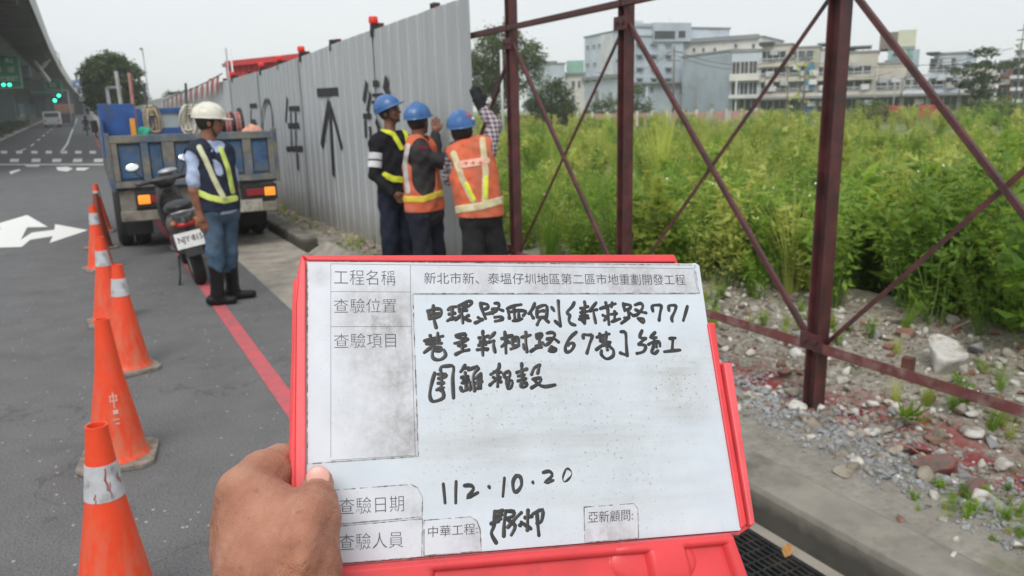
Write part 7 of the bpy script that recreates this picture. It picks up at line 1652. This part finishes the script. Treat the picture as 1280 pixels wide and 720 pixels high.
# traffic signals with lit green lamps
M_gl = pm('green_signal_lit', (.05, .9, .5), .4, emit=((.05, 1.0, .55), 3.0)); M_sigh = pm('signal_housing', (.02, .025, .022), .5)
def signal(label, lamps, d, pole_px=None, blue=None):
    c = at(*lamps[0], d); root = thing('traffic_light', label, 'traffic light', (c.x, c.y, c.z - .3)); n_ = -(c - EYE).normalized(); n_.z = 0; n_.normalize(); t_ = Vector((-n_.y, n_.x, 0)); r = d * 2.0 / FPX
    R = Matrix((t_, n_, Vector((0, 0, 1)))).transposed(); cs = [at(x, y, d) for x, y in lamps]
    for q in cs:
        mb = MB(); mb.box(q - n_ * .08, (r * 3.0, .14, r * 3.0), R); hs = mb.build('housing', M_sigh, root, bevel=.02); mb = MB(); mb.lathe([(.001, .05), (r * .7, .035), (r, 0)], 16, q - n_ * .005, rot=Matrix((t_, Vector((0, 0, 1)), n_)).transposed()); mb.build('green_lamp', M_gl, hs)
        mb = MB(); mb.lathe([(r * 1.15, 0), (r * 1.15, .22)], 16, q, rot=Matrix((t_, Vector((0, 0, 1)), n_)).transposed()); mb.build('visor', M_sigh, hs)
    if pole_px is not None:
        px, pt, arm = pole_px; q = at(px, pt, d + .4); zr = rise(q.x, q.y); mb = MB(); mb.tube([(q.x, q.y, zr), (q.x, q.y, q.z)], [.12, .09], 10); e = at(arm, pt - .8, d + .4); mb.tube([(q.x, q.y, q.z), (e.x, e.y, e.z)], [.08, .05], 8); mb.build('mast', M_gp, root, True)
    return root
signal('pair of lit green signals before the large green sign', [(4.5, 106), (12, 106)], 60)
signal('two lit green signal lamps on an arm under the bridge', [(73.5, 119.5), (68.5, 125.5)], 85, (84, 113, 60))
s_ = signal('lit green signal on a pole with bracket arm left of the truck', [(132, 149)], 40, (133.5, 110, 152))
c = at(134, 138.5, 39.6); n_ = -(c - EYE).normalized(); n_.z = 0; n_.normalize(); mb = MB(); mb.lathe([(.001, .03), (.28, .03), (.30, 0)], 24, c, rot=Matrix((Vector((-n_.y, n_.x, 0)), Vector((0, 0, 1)), n_)).transposed()); tag(mb.build('round_sign', pm('round_blue', (.04, .09, .42), .45), loc=c), 'round blue sign on the signal pole left of the truck', 'road sign')
# lamp posts
def lamp(label, px, dist, top, zb, L, sgn=-1):
    root, tp, R = pole(label, px, dist, top, .07, M_gp, zb, name='street_lamp', cat='street lamp'); mb = MB(); e = tp + R * sgn * L + Vector((0, 0, .3)); mb.tube([tp - Vector((0, 0, .3)), tp + R * sgn * L * .4 + Vector((0, 0, .15)), e], .045, 8); mb.build('arm', M_gp, root, True)
    mb = MB(); mb.ell(e + R * sgn * min(.3, L * .3), (min(.42, L * .6 + .12), .2, .08), 12, 6, Matrix.Rotation(math.atan2(R.y, R.x), 3, 'Z')); mb.build('lamp_head', M_gp, root, True); return root
lamp('tall lamp post on the overpass parapet, nearest', 66.5, 75, 10, 9, 2.2, -1); lamp('lamp post on the overpass parapet, farther one', 86, 120, 66, 8.6, .7, -1)
lamp('tall slim lamp post behind the round tree right side', 189.5, 70, 66, 0, .08, -1)
lamp('lamp post on the overpass seen at the very top left', 50, 60, -10, 9, 1.0, -1)
# far vehicles
def far_van(label, px, Y, w_, h_, mat, name, cat, top=None):
    q = ony(px, 150, Y); x = q.x; zr = rise(x, Y); t_ = thing(name, label, cat, (x, Y, zr)); mb = MB(); mb.box((x, Y + 2, zr + .35 + h_ / 2), (w_, 4.2, h_)); mb.build('body', mat, t_, bevel=.12)
    mb = MB(); mb.box((x, Y - .12, zr + .35 + h_ * .72), (w_ * .8, .03, h_ * .3)); mb.build('rear_window', M_cg, t_)
    if top: mb = MB(); mb.box((x, Y + 2.2, zr + .37 + h_ + top[0] / 2), (w_ * 1.02, 4.0, top[0])); mb.build('cargo_box', top[1], t_, bevel=.05)
    for s_ in (-1, 1):
        mb = MB(); mb.lathe([(.001, -.1), (.32, -.1), (.32, .1), (.001, .1)], 14, (x + s_ * w_ * .4, Y + .5, zr + .32), rot=Matrix.Rotation(PI / 2, 3, 'Y')); mb.build('wheel', M_rub_, t_)
        mb = MB(); mb.box((x + s_ * w_ * .4, Y - .13, zr + .8), (.16, .03, .22)); mb.build('tail_light', M_tail, t_)
far_van('white van driving away on the left lane under the bridge', 65, 106, 1.75, 1.5, M_carw, 'van', 'van')
far_van('brown box lorry driving away beside the white van', 82, 112, 2.0, 1.2, pm('lorry_dark', (.10, .08, .08), .6), 'lorry', 'lorry', (1.1, pm('lorry_tan', (.42, .24, .15), .7)))
mq = ony(107.5, 155, 78); mc = thing('motorcyclist', 'dark clothed motorcyclist riding away in the middle of the far road', 'motorcycle', (mq.x, 78, rise(mq.x, 78)))
zb = mc.location.z; X0 = mq.x
wheel(mc, (X0, 78, zb + .28), .28, .1); wheel(mc, (X0, 79.2, zb + .28), .28, .1)
mb = MB(); mb.ell((X0, 78.5, zb + .6), (.17, .7, .22)); mb.build('body', M_sg, mc, True)
sdf_obj('rider', lambda P: s_min(s_min(s_min(s_cone(P, (0, .5, .75), (0, .6, 1.25), .17, .18), s_ell(P, (0, .62, 1.55), (.13, .14, .14)), .04), np.minimum(s_cone(P, (-.18, .6, 1.25), (-.3, .95, 1.0), .07, .05), s_cone(P, (.18, .6, 1.25), (.3, .95, 1.0), .07, .05)), .04), np.minimum(s_cone(P, (-.1, .5, .75), (-.22, .85, .45), .1, .07), s_cone(P, (.1, .5, .75), (.22, .85, .45), .1, .07)), .05), (-.5, .2, .2), (.5, 1.2, 1.8), .03, pm('rider_dark', (.03, .035, .035), .8), mc)
# median planting on the left
M_hg = leafmat('hedge_leaf', (.03, .055, .02), (.07, .11, .03), trans=.2)
xs_h, P = [], []
for _ in range(9000): P.append((rng.uniform(-11, -6.4), rng.uniform(24, 120) , rng.uniform(.05, .75)))
V, F = leaf_cards(0, np.array(P) + np.array([[0, 0, rise(-8, p[1])] for p in P]), .26, rng, .2, .6); o = np_mesh('median_planting', V, F, M_hg); o['kind'] = 'stuff'
grid('median_strip', [-14, -10, -6.16], ry[2:], lambda x, y: rise(x, y) + .10, pm('median_soil', (.10, .10, .05), .9, .3, .5, world=True))
# red roofed hall and bunting behind the hoarding
M_rw = pm('red_sheet_wall', (.62, .05, .06), .5, .12, 2, world=True); M_rw2 = pm('faded_red_sheet', (.62, .30, .27), .55, .12, 2, world=True)
b = Bld('red sheet metal hall with pale gable rising behind the hoarding', 289, 390, 46, 40, 78, 8, M_rw, name='hall', cat='building'); b.px('fascia', 287, 76.8, 392, 78.4, .02, .3, M_rw)
for i in range(14): x = 292 + i * 7; b.px('sheet_rib', x, 79, x + .7, 110, .002, .05, M_rw)
mb = MB(); a, c, d_ = b.q(289, 84), b.q(267, 98), b.q(276, 77); mb.add([b.q(289, 120), b.q(267, 120) - b.n * 3, b.q(267, 95) - b.n * 3, b.q(275, 76) - b.n * 1.5, b.q(289, 81)], [(0, 1, 2, 3, 4)]); mb.build('gable', M_rw2, b.root)
for (px, t_) in ((291.5, 60), (297, 61)): pole('thin paired pole before the red hall, %s one' % ('left' if px < 295 else 'right'), px, 24, t_, .035, M_wt if px > 295 else M_gp)
bt = thing('bunting', 'string of red and white flags hung along the far hoarding top', 'bunting', hp(215, 118))
pts_ = [hp(206, 131), hp(222, 123), hp(240, 117), hp(262, 108), hp(282, 98)]; pts_ = [q + Vector((-.06, 0, .10)) for q in pts_]
mb = MB(); mb.tube(pts_, .012, 5); mb.build('cord', M_blk, bt)
for i in range(24):
    t_ = i / 24 * 4; j = int(t_); q = pts_[j].lerp(pts_[j + 1], t_ - j); mb = MB(); s_ = .28; mb.add([q, q + Vector((0, s_ * 1.6, 0)), q + Vector((-.05, s_ * .8, -s_ * 1.5)), q + Vector((.003, 0, 0)), q + Vector((.003, s_ * 1.6, 0)), q + Vector((-.047, s_ * .8, -s_ * 1.5))], [(0, 1, 2), (3, 5, 4)])
    mb.build('flag', M_rdb if i % 2 else M_bad, bt)

# ================================================================ HAZE
bpy.context.view_layer.update()
top = max((o.matrix_world @ Vector(c)).z for o in scene.objects if o.type == 'MESH' for c in o.bound_box) + 1.0
mb = MB(); mb.box2((-640, -100, -1.1), (940, 1440, top)); o = mb.build('haze', bpy.data.materials.new('haze_air')); o['kind'] = 'stuff'
m = bpy.data.materials['haze_air']; m.use_nodes = True; t = m.node_tree; t.nodes.clear()
pv = t.nodes.new('ShaderNodeVolumePrincipled'); pv.inputs['Color'].default_value = (.97, .985, 1, 1); pv.inputs['Density'].default_value = .0010; pv.inputs['Anisotropy'].default_value = .2
mo = t.nodes.new('ShaderNodeOutputMaterial'); t.links.new(pv.outputs[0], mo.inputs['Volume'])
scene.cycles.volume_bounces = 2
print('TOP', top)
